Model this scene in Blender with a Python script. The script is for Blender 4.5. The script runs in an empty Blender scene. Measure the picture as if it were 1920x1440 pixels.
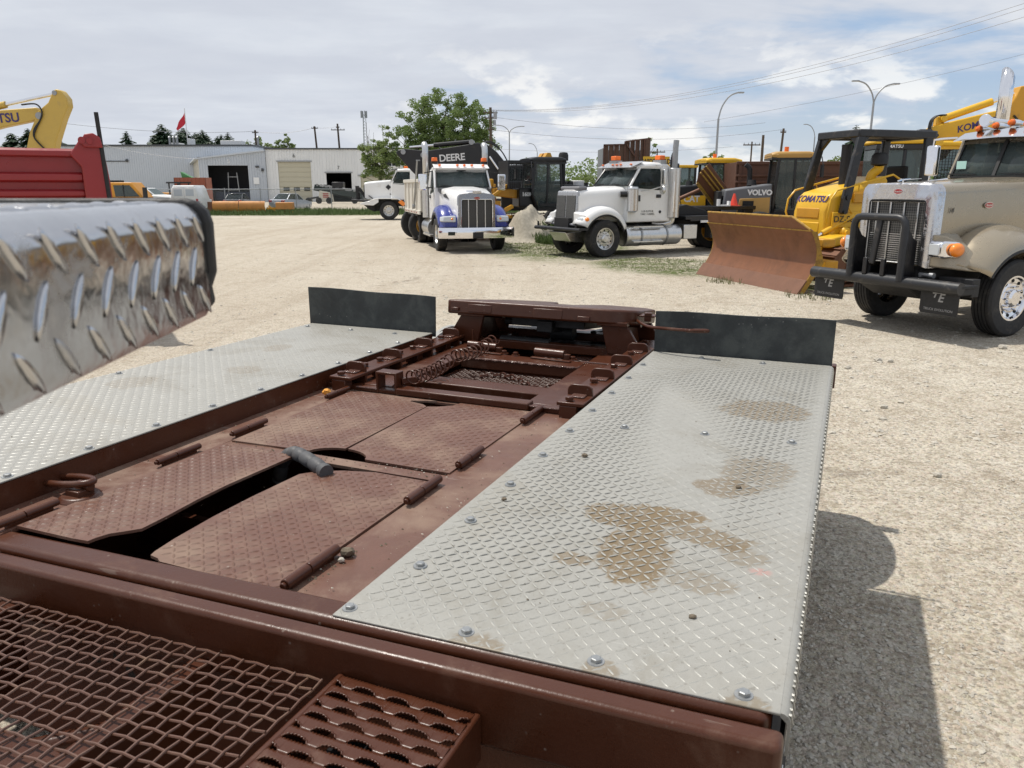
import bpy, bmesh, math, random
import numpy as np
from mathutils import Vector, Matrix
R=math.radians
rnd=random.Random(7)
S=bpy.context.scene; COL=S.collection
# ------------------------------------------------------------------ camera
cd=bpy.data.cameras.new('camera'); cam=bpy.data.objects.new('camera',cd); COL.objects.link(cam)
cam.location=(0,0,2.05); cam.rotation_euler=(R(90)-math.atan(370/1450.),0,0)
cd.sensor_width=36; cd.lens=36*1450/1920.; cd.clip_start=0.05; cd.clip_end=6000
cd.dof.use_dof=True; cd.dof.focus_distance=8.0; cd.dof.aperture_fstop=13
S.camera=cam
S.cycles.max_bounces=6; S.cycles.diffuse_bounces=3; S.cycles.glossy_bounces=3; S.cycles.transmission_bounces=4; S.cycles.transparent_max_bounces=8; S.cycles.caustics_reflective=False; S.cycles.caustics_refractive=False
# ------------------------------------------------------------------ light
SUN_AZ=R(-62)   # from camera forward (+Y), negative = left
SUN_EL=R(65.5)
sd=bpy.data.lights.new('sun','SUN'); sun=bpy.data.objects.new('sun',sd); COL.objects.link(sun)
sd.energy=4.0; sd.angle=R(0.9); sd.color=(1,.95,.87)
to_sun=Vector((math.sin(SUN_AZ)*math.cos(SUN_EL),math.cos(SUN_AZ)*math.cos(SUN_EL),math.sin(SUN_EL)))
sun.rotation_euler=to_sun.to_track_quat('Z','Y').to_euler(); sun.location=to_sun*50
W=bpy.data.worlds.new('World'); S.world=W; W.use_nodes=True
S.view_settings.view_transform='Standard'; S.view_settings.look='None'; S.view_settings.exposure=0; S.view_settings.gamma=1
S.view_settings.use_curve_mapping=False
def N(nt,t,**k):
    n=nt.nodes.new(t)
    for a,b in k.items():
        if a in ('operation','data_type','blend_type','noise_dimensions','feature','distance','sky_type','sun_disc','sun_elevation','sun_rotation','interpolation_type','clamp','wave_type','bands_direction','rings_direction','use_clamp','gradient_type','wave_profile','coloring','invert','air_density','dust_density','ozone_density','altitude','mode'): setattr(n,a,b)
        else:
            n.inputs[a].default_value=b
    return n
def L(nt,a,b): nt.links.new(a,b)
def mth(nt,op,a,b=None,c=None,clamp=False):
    n=nt.nodes.new('ShaderNodeMath'); n.operation=op; n.use_clamp=clamp
    for i,v in enumerate((a,b,c)):
        if v is None: continue
        if hasattr(v,'is_linked') or hasattr(v,'links'): nt.links.new(v,n.inputs[i])
        else: n.inputs[i].default_value=v
    return n.outputs[0]
def vmth(nt,op,a,b=None):
    n=nt.nodes.new('ShaderNodeVectorMath'); n.operation=op
    for i,v in enumerate((a,b)):
        if v is None: continue
        if hasattr(v,'links'): nt.links.new(v,n.inputs[i])
        else: n.inputs[i].default_value=v
    return n.outputs['Value'] if op in('LENGTH','DOT_PRODUCT','DISTANCE') else n.outputs[0]
def sstep(nt,x,a,b):
    n=nt.nodes.new('ShaderNodeMapRange'); n.interpolation_type='SMOOTHSTEP'
    nt.links.new(x,n.inputs[0]); n.inputs[1].default_value=a; n.inputs[2].default_value=b
    return n.outputs[0]
def mixc(nt,f,a,b,bt='MIX'):
    n=nt.nodes.new('ShaderNodeMix'); n.data_type='RGBA'; n.blend_type=bt
    for i,v in ((0,f),(6,a),(7,b)):
        if hasattr(v,'links'): nt.links.new(v,n.inputs[i])
        else: n.inputs[i].default_value=(v if i==0 else (tuple(v)+(1,))[:4])
    return n.outputs[2]
def noise(nt,vec,scale,detail=4,rough=.55,dist=0,out=0):
    n=nt.nodes.new('ShaderNodeTexNoise'); n.inputs['Scale'].default_value=scale; n.inputs['Detail'].default_value=detail
    n.inputs['Roughness'].default_value=rough; n.inputs['Distortion'].default_value=dist
    if vec is not None: nt.links.new(vec,n.inputs['Vector'])
    return n.outputs[out]
def vscale(nt,vec,s):
    n=nt.nodes.new('ShaderNodeMapping'); n.inputs['Scale'].default_value=s; nt.links.new(vec,n.inputs[0]); return n.outputs[0]
def world():
    nt=W.node_tree; nt.nodes.clear()
    out=nt.nodes.new('ShaderNodeOutputWorld'); bg=nt.nodes.new('ShaderNodeBackground'); L(nt,bg.outputs[0],out.inputs[0])
    sky=nt.nodes.new('ShaderNodeTexSky'); sky.sky_type='NISHITA'; sky.sun_disc=False
    sky.sun_elevation=SUN_EL; sky.sun_rotation=SUN_AZ; sky.air_density=1.0; sky.dust_density=2.0; sky.ozone_density=1.5
    tc=nt.nodes.new('ShaderNodeTexCoord'); d=tc.outputs['Generated']
    sp=nt.nodes.new('ShaderNodeSeparateXYZ'); L(nt,d,sp.inputs[0])
    z=mth(nt,'MAXIMUM',sp.outputs[2],0.0)
    den=mth(nt,'ADD',z,0.11)
    cb=nt.nodes.new('ShaderNodeCombineXYZ'); L(nt,mth(nt,'DIVIDE',sp.outputs[0],den),cb.inputs[0]); L(nt,mth(nt,'DIVIDE',sp.outputs[1],den),cb.inputs[1])
    p=cb.outputs[0]
    # high grey layer, streaky, thicker with height
    n1=noise(nt,vscale(nt,p,(.55,.9,1)),1.3,5,.55,.4)
    n2=noise(nt,p,3.2,4,.6,.3)
    cover=mth(nt,'ADD',mth(nt,'MULTIPLY',z,2.3),mth(nt,'ADD',mth(nt,'MULTIPLY',n1,1.5),mth(nt,'MULTIPLY',n2,.35)))
    left=mth(nt,'MULTIPLY',sp.outputs[0],-.75)
    cover=sstep(nt,mth(nt,'ADD',cover,left),.74,1.12)
    blue=mixc(nt,sstep(nt,z,0,.16),(6.8,7.5,8.2),(4.0,5.6,7.9))
    blue=mixc(nt,.22,blue,sky.outputs[0])
    grey=mixc(nt,n2,(6.1,6.55,7.4),(7.6,7.95,8.5))
    grey=mixc(nt,sstep(nt,n1,.42,.62),mixc(nt,.45,grey,(5.6,5.95,6.8)),grey)
    c=mixc(nt,cover,blue,grey)
    # cumulus band low over the horizon: billows in azimuth/elevation space
    q=nt.nodes.new('ShaderNodeCombineXYZ')
    az=mth(nt,'ARCTAN2',sp.outputs[0],sp.outputs[1]); L(nt,az,q.inputs[0]); L(nt,mth(nt,'MULTIPLY',z,2.4),q.inputs[1])
    c1=noise(nt,q.outputs[0],5.5,6,.58,.2)
    q2=nt.nodes.new('ShaderNodeVectorMath'); q2.operation='ADD'; L(nt,q.outputs[0],q2.inputs[0]); q2.inputs[1].default_value=(.012,.035,0)
    c1b=noise(nt,q2.outputs[0],5.5,6,.58,.2)
    band=mth(nt,'MULTIPLY',mth(nt,'MULTIPLY',sstep(nt,z,.20,.09),sstep(nt,z,-.01,.03)),sstep(nt,az,-.30,.05))
    cm=mth(nt,'MULTIPLY',sstep(nt,c1,.47,.57),band)
    lit=sstep(nt,mth(nt,'SUBTRACT',c1,c1b),-.045,.06)
    cc=mixc(nt,lit,(6.1,6.6,7.5),(10.2,10.1,9.8))
    c=mixc(nt,mth(nt,'MULTIPLY',cm,.8),c,cc)
    # pale haze at the horizon
    c=mixc(nt,mth(nt,'MULTIPLY',sstep(nt,z,.06,0),.55),c,(7.6,7.9,8.3))
    L(nt,c,bg.inputs[0]); bg.inputs[1].default_value=0.101
world(); W.cycles.sampling_method='MANUAL'; W.cycles.sample_map_resolution=512
# ------------------------------------------------------------------ helpers
class MB:
    def __init__(s): s.v=[]; s.f=[]
    def add(s,vs,fs):
        o=len(s.v); s.v+=[tuple(v) for v in vs]; s.f+=[tuple(i+o for i in f) for f in fs]; return s
    def box(s,x0,x1,y0,y1,z0,z1,M=None):
        vs=[(x,y,z) for z in(z0,z1) for y in(y0,y1) for x in(x0,x1)]
        if M is not None: vs=[M@Vector(v) for v in vs]
        return s.add(vs,[(0,2,3,1),(4,5,7,6),(0,1,5,4),(2,6,7,3),(0,4,6,2),(1,3,7,5)])
    def hexa(s,vs): # 8 verts: bottom 4 ccw, top 4 ccw
        return s.add(vs,[(3,2,1,0),(4,5,6,7),(0,1,5,4),(1,2,6,5),(2,3,7,6),(3,0,4,7)])
    def bar(s,a,b,w,h=None,up=(0,0,1)):
        a=Vector(a);b=Vector(b);h=h or w; d=(b-a).normalized(); u=Vector(up)
        if abs(d.dot(u))>.99: u=Vector((1,0,0))
        r=d.cross(u).normalized()*w/2; u=r.cross(d).normalized()*h/2
        return s.hexa([a-r-u,a+r-u,b+r-u,b-r-u,a-r+u,a+r+u,b+r+u,b-r+u])
    def cyl(s,a,b,r0,r1=None,n=12,cap=True):
        a=Vector(a);b=Vector(b);r1=r0 if r1 is None else r1
        d=(b-a).normalized(); u=Vector((0,0,1)) if abs(d.z)<.95 else Vector((1,0,0))
        x=d.cross(u).normalized(); y=d.cross(x)
        vs=[]
        for p,r in((a,r0),(b,r1)):
            for i in range(n):
                t=2*math.pi*i/n; vs.append(p+(x*math.cos(t)+y*math.sin(t))*r)
        fs=[(i,(i+1)%n,n+(i+1)%n,n+i) for i in range(n)]
        if cap: fs+=[tuple(range(n-1,-1,-1)),tuple(range(n,2*n))]
        return s.add(vs,fs)
    def tube(s,pts,r,n=8,closed=False,cap=True):
        pts=[Vector(p) for p in pts]; m=len(pts); rr=r if isinstance(r,(list,tuple)) else [r]*m
        vs=[];prev=None
        for i,p in enumerate(pts):
            if closed: d=pts[(i+1)%m]-pts[i-1]
            else: d=pts[min(i+1,m-1)]-pts[max(i-1,0)]
            d.normalize()
            if prev is None:
                u=Vector((0,0,1)) if abs(d.z)<.9 else Vector((1,0,0)); x=d.cross(u).normalized()
            else: x=(prev-d*prev.dot(d)).normalized()
            prev=x; y=d.cross(x)
            for k in range(n):
                t=2*math.pi*k/n; vs.append(p+(x*math.cos(t)+y*math.sin(t))*rr[i])
        fs=[]
        for i in range(m if closed else m-1):
            j=(i+1)%m
            fs+=[(i*n+k,i*n+(k+1)%n,j*n+(k+1)%n,j*n+k) for k in range(n)]
        if cap and not closed: fs+=[tuple(range(n-1,-1,-1)),tuple((m-1)*n+k for k in range(n))]
        return s.add(vs,fs)
    def prism(s,prof,lo,hi,plane='xz'):
        # prof: 2D outline; extruded along remaining axis lo..hi
        def P(a,b,c): return {'xz':(a,c,b),'xy':(a,b,c),'yz':(c,a,b)}[plane]
        n=len(prof); vs=[P(a,b,lo) for a,b in prof]+[P(a,b,hi) for a,b in prof]
        fs=[(i,(i+1)%n,n+(i+1)%n,n+i) for i in range(n)]+[tuple(range(n-1,-1,-1)),tuple(range(n,2*n))]
        return s.add(vs,fs)
    def loft(s,secs,cap=True,closed=True):
        n=len(secs[0]); vs=[p for q in secs for p in q]; fs=[]
        for i in range(len(secs)-1):
            for k in range(n if closed else n-1):
                a=i*n+k;b=i*n+(k+1)%n; fs.append((a,b,b+n,a+n))
        if cap: fs+=[tuple(range(n-1,-1,-1)),tuple((len(secs)-1)*n+k for k in range(n))]
        return s.add(vs,fs)
    def lathe(s,prof,axis='y',c=(0,0,0),n=28,a0=0,a1=2*math.pi):
        # prof: list of (r, h) along axis
        full=abs(a1-a0-2*math.pi)<1e-4; m=n if full else n+1; k=len(prof); vs=[]
        for i in range(m):
            t=a0+(a1-a0)*i/n; ct,st=math.cos(t),math.sin(t)
            for r,h in prof:
                if axis=='y': p=(c[0]+r*ct,c[1]+h,c[2]+r*st)
                elif axis=='x': p=(c[0]+h,c[1]+r*ct,c[2]+r*st)
                else: p=(c[0]+r*ct,c[1]+r*st,c[2]+h)
                vs.append(p)
        fs=[]
        for i in range(n):
            j=(i+1)%m
            for q in range(k-1): fs.append((i*k+q,i*k+q+1,j*k+q+1,j*k+q))
        return s.add(vs,fs)
    def sphere(s,c,r,n=10,m=7):
        rx,ry,rz=r if isinstance(r,(tuple,list)) else (r,r,r); vs=[];fs=[]
        for i in range(m+1):
            p=math.pi*i/m
            for k in range(n):
                t=2*math.pi*k/n; vs.append((c[0]+rx*math.sin(p)*math.cos(t),c[1]+ry*math.sin(p)*math.sin(t),c[2]+rz*math.cos(p)))
        for i in range(m):
            for k in range(n): fs.append((i*n+k,(i+1)*n+k,(i+1)*n+(k+1)%n,i*n+(k+1)%n))
        return s.add(vs,fs)
    def quad(s,*p): return s.add(p,[tuple(range(len(p)))])
    def xf(s,M): s.v=[tuple(M@Vector(v)) for v in s.v]; return s
    def mir(s,axis=1):
        o=len(s.v); s.v+=[tuple(-c if i==axis else c for i,c in enumerate(v)) for v in s.v]
        s.f+=[tuple(i+o for i in reversed(f)) for f in s.f]; return s
def mesh_of(mb,name,mat,ang=38,fix=True):
    me=bpy.data.meshes.new(name); me.from_pydata(mb.v,[],mb.f)
    if fix and len(mb.f)<60000:
        bm=bmesh.new(); bm.from_mesh(me); bmesh.ops.remove_doubles(bm,verts=bm.verts,dist=1e-6)
        bmesh.ops.recalc_face_normals(bm,faces=bm.faces); bm.to_mesh(me); bm.free()
    if mat: me.materials.append(mat)
    me.polygons.foreach_set('use_smooth',[True]*len(me.polygons))
    try: me.set_sharp_from_angle(angle=R(ang))
    except Exception: pass
    return me
def tag(o,label=None,cat=None,group=None,kind=None):
    for k,v in (('label',label),('category',cat),('group',group),('kind',kind)):
        if v: o[k]=v
    return o
SPLIT=set('end_plate welded_plate side_plate latch_post pin deck_rail section_rail side_skirt leg post hydraulic_hose hose hose_bundle axle louvre grille_slot box_rib antenna_panel tank_step rear_fender subframe wall_lamp stand seat_half cross_tube guard_beam interior_wall side_wall canopy_post walkway_beam cab_frame'.split())
def islands(mb):
    p=list(range(len(mb.v)))
    def fd(i):
        while p[i]!=i: p[i]=p[p[i]]; i=p[i]
        return i
    for f in mb.f:
        a=fd(f[0])
        for j in f[1:]: p[fd(j)]=a
    g={}
    for f in mb.f: g.setdefault(fd(f[0]),[]).append(f)
    out=[]
    for fs in g.values():
        m=MB(); ix={}
        for f in fs:
            for i in f:
                if i not in ix: ix[i]=len(m.v); m.v.append(mb.v[i])
            m.f.append(tuple(ix[i] for i in f))
        out.append(m)
    return out
def part(name,mb,mat,parent=None,bevel=0,seg=2,label=None,kind=None,ang=38,fix=True,loc=None,rot=None):
    if name in SPLIT and isinstance(mb,MB):
        l=islands(mb)
        if len(l)>1:
            k=dict(bevel=bevel,seg=seg,label=label,kind=kind,ang=ang,fix=fix,loc=loc,rot=rot); SPLIT.discard(name)
            o=[part(name,m,mat,parent,**k) for m in l][0]; SPLIT.add(name); return o
    me=mb if isinstance(mb,bpy.types.Mesh) else mesh_of(mb,name,mat,ang,fix)
    o=bpy.data.objects.new(name,me); COL.objects.link(o)
    if parent is not None: o.parent=parent
    if loc is not None: o.location=loc
    if rot is not None: o.rotation_euler=rot
    if bevel:
        m=o.modifiers.new('bevel','BEVEL'); m.width=bevel; m.segments=seg; m.limit_method='ANGLE'; m.angle_limit=R(35); m.use_clamp_overlap=True
    if label: o['label']=label
    if kind: o['kind']=kind
    return o
def solo(name,mb,mat,label,cat,group=None,**k):
    return tag(part(name,mb,mat,None,**k),label,cat,group)
def struct(name,mb,mat,**k):
    return tag(part(name,mb,mat,None,**k),kind='structure')
def thing(name,label,cat,loc=(0,0,0),rotz=0,group=None):
    o=bpy.data.objects.new(name,None); COL.objects.link(o); o.empty_display_size=.2
    o.location=loc if len(loc)==3 else (loc[0],loc[1],0); o.rotation_euler=(0,0,rotz)
    return tag(o,label,cat,group)
def copy_tree(o,parent=None):
    c=o.copy(); COL.objects.link(c); c.parent=parent
    for ch in list(o.children): copy_tree(ch,c)
    return c
def text(body,size,mat,parent,loc,rot,name='lettering',ext=.004,bold=0,shear=0,space=1,sx=1,align='CENTER'):
    cu=bpy.data.curves.new(name,'FONT'); cu.body=body; cu.size=size; cu.extrude=ext; cu.offset=bold; cu.shear=shear
    cu.space_character=space; cu.align_x=align; cu.align_y='CENTER'; cu.resolution_u=3
    t=bpy.data.objects.new(name,cu); COL.objects.link(t)
    dg=bpy.context.evaluated_depsgraph_get(); me=bpy.data.meshes.new_from_object(t.evaluated_get(dg))
    bpy.data.objects.remove(t); me.materials.clear(); me.materials.append(mat)
    o=bpy.data.objects.new(name,me); COL.objects.link(o); o.parent=parent; o.location=loc; o.rotation_euler=rot; o.scale=(sx,1,1)
    return o
# ------------------------------------------------------------------ materials
def mat(name,col,rough=.5,metal=0,var=.12,scale=6,bump=0,bscale=60,dirt=0,dcol=(.28,.23,.17),dscale=3,coat=0,spec=.5,obj=True,dlow=None,chips=0,ccol=(.3,.27,.24)):
    m=bpy.data.materials.new(name); m.use_nodes=True; nt=m.node_tree; b=nt.nodes['Principled BSDF']
    b.inputs['Roughness'].default_value=rough; b.inputs['Metallic'].default_value=metal; b.inputs['Specular IOR Level'].default_value=spec
    if coat: b.inputs['Coat Weight'].default_value=coat; b.inputs['Coat Roughness'].default_value=.12
    tc=nt.nodes.new('ShaderNodeTexCoord'); p=tc.outputs['Object']
    c=(*col,1)
    n=noise(nt,p,scale,5,.6)
    cc=mixc(nt,n,tuple(v*(1-var) for v in col),tuple(min(1,v*(1+var)) for v in col))
    rr=mth(nt,'ADD',mth(nt,'MULTIPLY',mth(nt,'SUBTRACT',noise(nt,p,scale*3.1,4),.5),.35),rough,clamp=True)
    if dirt:
        dn=noise(nt,p,dscale,7,.68,.3)
        f=sstep(nt,dn,.62-.25*dirt,.80-.15*dirt)
        if dlow is not None:   # splash mud up from the ground
            sp=nt.nodes.new('ShaderNodeSeparateXYZ'); L(nt,p,sp.inputs[0])
            f=mth(nt,'MAXIMUM',f,mth(nt,'MULTIPLY',sstep(nt,mth(nt,'ADD',sp.outputs[2],mth(nt,'MULTIPLY',dn,.8)),dlow+.4,dlow),.6))
        f=mth(nt,'MULTIPLY',f,min(1,.35+dirt*.6))
        cc=mixc(nt,f,cc,dcol); rr=mixc(nt,f,rr,(.85,.85,.85))
        if metal:
            L(nt,mth(nt,'MULTIPLY',mth(nt,'SUBTRACT',1.0,f),metal),b.inputs['Metallic'])
    if chips:
        vo=nt.nodes.new('ShaderNodeTexVoronoi'); vo.inputs['Scale'].default_value=38; L(nt,p,vo.inputs['Vector'])
        k=mth(nt,'MULTIPLY',sstep(nt,vo.outputs['Distance'],.16,.10),sstep(nt,noise(nt,p,7,3),.56,.62))
        sc=noise(nt,vscale(nt,p,(4,60,30)),1,3,.6); k=mth(nt,'MAXIMUM',k,mth(nt,'MULTIPLY',mth(nt,'MULTIPLY',sstep(nt,sc,.68,.72),sstep(nt,noise(nt,p,5,2),.5,.6)),.6))
        k=mth(nt,'MULTIPLY',k,chips); cc=mixc(nt,k,cc,ccol); rr=mixc(nt,k,rr,(.8,.8,.8))
    L(nt,cc,b.inputs['Base Color']); L(nt,rr,b.inputs['Roughness'])
    if bump:
        bp=nt.nodes.new('ShaderNodeBump'); bp.inputs['Strength'].default_value=bump; bp.inputs['Distance'].default_value=.01
        L(nt,noise(nt,p,bscale,4,.6),bp.inputs['Height']); L(nt,bp.outputs[0],b.inputs['Normal'])
    return m
def glass(name,col=(.15,.18,.18),rough=.03):
    m=bpy.data.materials.new(name); m.use_nodes=True; nt=m.node_tree; b=nt.nodes['Principled BSDF']
    b.inputs['Base Color'].default_value=(*col,1); b.inputs['Roughness'].default_value=rough; b.inputs['Specular IOR Level'].default_value=.5
    tr=nt.nodes.new('ShaderNodeBsdfTransparent'); tr.inputs[0].default_value=(.55,.62,.62,1)
    mx=nt.nodes.new('ShaderNodeMixShader'); mx.inputs[0].default_value=.45
    L(nt,tr.outputs[0],mx.inputs[1]); L(nt,b.outputs[0],mx.inputs[2]); L(nt,mx.outputs[0],nt.nodes['Material Output'].inputs[0])
    return m
def flat(name,col,rough=.5,**k): return mat(name,col,rough,var=.05,**k)
M={}
M['brown']=mat('brown_paint',(.067,.0205,.0092),.33,0,.2,5,.08,120,dirt=.30,dcol=(.15,.080,.050),dscale=4,spec=.38,chips=.55,ccol=(.22,.17,.14))
M['brown2']=mat('brown_plate_paint',(.132,.063,.043),.42,0,.25,9,.1,140,dirt=.75,dcol=(.245,.17,.125),dscale=2.6,spec=.4,chips=.8,ccol=(.34,.30,.26))
M['rubber']=mat('black_rubber',(.016,.016,.017),.6,0,.3,8,.15,90,dirt=.15,dcol=(.10,.09,.075))
M['tyre']=mat('tyre_rubber',(.018,.018,.019),.72,0,.35,7,.25,60,dirt=.42,dcol=(.13,.115,.095),dscale=5)
M['chrome']=mat('chrome',(.82,.82,.84),.10,1,.06,12,.03,30)
M['chrome2']=mat('dull_aluminium',(.62,.62,.61),.32,1,.12,14,.05,60,dirt=.2)
M['black']=mat('black_paint',(.012,.012,.014),.35,0,.3,9,.03,90,dirt=.12,dcol=(.12,.1,.08))
M['blackm']=mat('matt_black',(.014,.014,.015),.62,0,.3,9,.1,90,dirt=.15,dcol=(.12,.1,.08))
M['dark']=mat('dark_interior',(.012,.012,.012),.8,0,.3)
M['glass']=glass('window_glass')
M['glassd']=glass('dark_window_glass',(.02,.03,.03))
M['amber']=flat('amber_lens',(.9,.25,.02),.25,coat=.5)
M['orange_l']=flat('orange_beacon',(.85,.17,.02),.3)
M['redl']=flat('red_lens',(.35,.01,.015),.25,coat=.6)
M['lamp']=flat('headlamp_lens',(.55,.58,.6),.12,coat=.6)
M['white']=mat('white_paint',(.80,.80,.79),.32,0,.04,3,.0,60,dirt=.14,dcol=(.52,.48,.40),coat=.3)
M['yellow']=mat('yellow_paint',(.72,.42,.02),.4,0,.1,4,.03,80,dirt=.18,dcol=(.35,.24,.08))
M['yellow2']=mat('ochre_yellow_paint',(.60,.30,.022),.45,0,.14,4,.03,80,dirt=.35,dcol=(.25,.16,.08))
M['rust']=mat('rusted_steel',(.17,.075,.04),.6,.2,.4,3,.12,40,dirt=.35,dcol=(.10,.05,.033),dscale=2)
M['steel']=mat('grey_steel',(.33,.34,.35),.4,.7,.15,10,.05,60,dirt=.15)
M['wood']=mat('pole_wood',(.09,.065,.045),.85,0,.3,5,.2,40)
M['letw']=flat('white_lettering',(.75,.75,.75),.5)
M['letb']=flat('black_lettering',(.015,.015,.018),.5)
M['letp']=flat('violet_lettering',(.045,.03,.14),.45)
M['red']=mat('red_paint',(.27,.014,.016),.36,0,.10,3,.03,60,dirt=.1,dcol=(.2,.05,.045),coat=.2)
# tyres and rims, cached
_wc={}
def wheel(parent,loc,Rt=.52,w=.28,rim='chrome',side=1,name='wheel',n=40,style='disc',steer=0):
    key=(Rt,w,rim,n,style)
    if key not in _wc:
        rr=Rt*.565; h=w/2; t=MB()
        prof=[(rr,-h*.8),(rr+.02,-h*.92),(Rt*.78,-h),(Rt*.93,-h*.97),(Rt*.975,-h*.86)]
        k=4
        for i in range(k+1):
            y0=-h*.84+i*(2*h*.84)/(k+1); y1=-h*.84+(i+1)*(2*h*.84)/(k+1); g=.012
            prof+=[(Rt,y0+g*.2),(Rt,y1-g)]
            if i<k: prof+=[(Rt-.014,y1-g*.9),(Rt-.014,y1-.001)]
        prof+=[(Rt*.975,h*.86),(Rt*.93,h*.97),(Rt*.78,h),(rr+.02,h*.92),(rr,h*.8)]
        t.lathe(prof,'y',n=n)
        r=MB()
        if style=='disc':   # outer face on +y, dished front wheel with hub
            r.lathe([(rr+.012,-h*.8),(rr+.014,h*.86),(rr-.012,h*.84),(rr-.03,h*.55),(rr*.72,h*.48),(rr*.66,h*.60),(rr*.42,h*.62),(rr*.40,h*.85),(rr*.30,h*1.02),(.001,h*1.04)],'y',n=n)
        else:               # deep dished drive wheel
            r.lathe([(rr+.012,-h*.8),(rr+.014,h*.86),(rr-.012,h*.84),(rr-.035,h*.3),(rr*.66,-h*.25),(rr*.42,-h*.3),(rr*.40,h*.3),(rr*.3,h*.38),(.001,h*.4)],'y',n=n)
        zz=h*.62 if style=='disc' else -h*.25
        for i in range(10):
            a=2*math.pi*i/10; r.cyl((rr*.54*math.cos(a),zz-.01,rr*.54*math.sin(a)),(rr*.54*math.cos(a),zz+.05,rr*.54*math.sin(a)),.019,.012,6)
        ho=MB()
        for i in range(10):
            a=2*math.pi*(i+.5)/10; y=(h*.515 if style=='disc' else h*.0); ho.cyl((rr*.80*math.cos(a),y-.02,rr*.80*math.sin(a)),(rr*.80*math.cos(a),y+.008,rr*.80*math.sin(a)),.024,.024,8)
        _wc[key]=(mesh_of(r,'wheel',M[rim],32),mesh_of(t,'tyre',M['tyre'],25),mesh_of(ho,'hand_hole',M['dark']))
    r,t,ho=_wc[key]
    a=part(name,r,None,parent,loc=loc,rot=(0,0,(0 if side>0 else math.pi)+steer))
    part('tyre',t,None,a)
    if n>=36: part('hand_hole',ho,None,a,kind='stuff')
    return a
# ================================================================== SETTING
def blob(nt,p,cx,cy,rx,ry,ang=0,soft=.35,nz=None,namp=.5):
    mp=nt.nodes.new('ShaderNodeMapping'); mp.vector_type='TEXTURE'; mp.inputs['Location'].default_value=(cx,cy,0); mp.inputs['Rotation'].default_value=(0,0,ang); mp.inputs['Scale'].default_value=(rx,ry,1e6)
    L(nt,p,mp.inputs[0]); d=vmth(nt,'LENGTH',mp.outputs[0])
    if nz is not None: d=mth(nt,'ADD',d,mth(nt,'MULTIPLY',mth(nt,'SUBTRACT',nz,.5),namp*2))
    return sstep(nt,d,1.0+soft*.5,1.0-soft*.5)
def vmax(nt,l):
    r=l[0]
    for q in l[1:]: r=mth(nt,'MAXIMUM',r,q)
    return r
GRASS=[(-24,63.5,26,6.5,.03),(1.6,27.5,2.6,5.5,0),(4.1,20.8,1.9,2.6,.3),(6.4,16.6,.8,.9,0),(-30,120,60,6,0),(3.4,36,6,4,0)]
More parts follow.
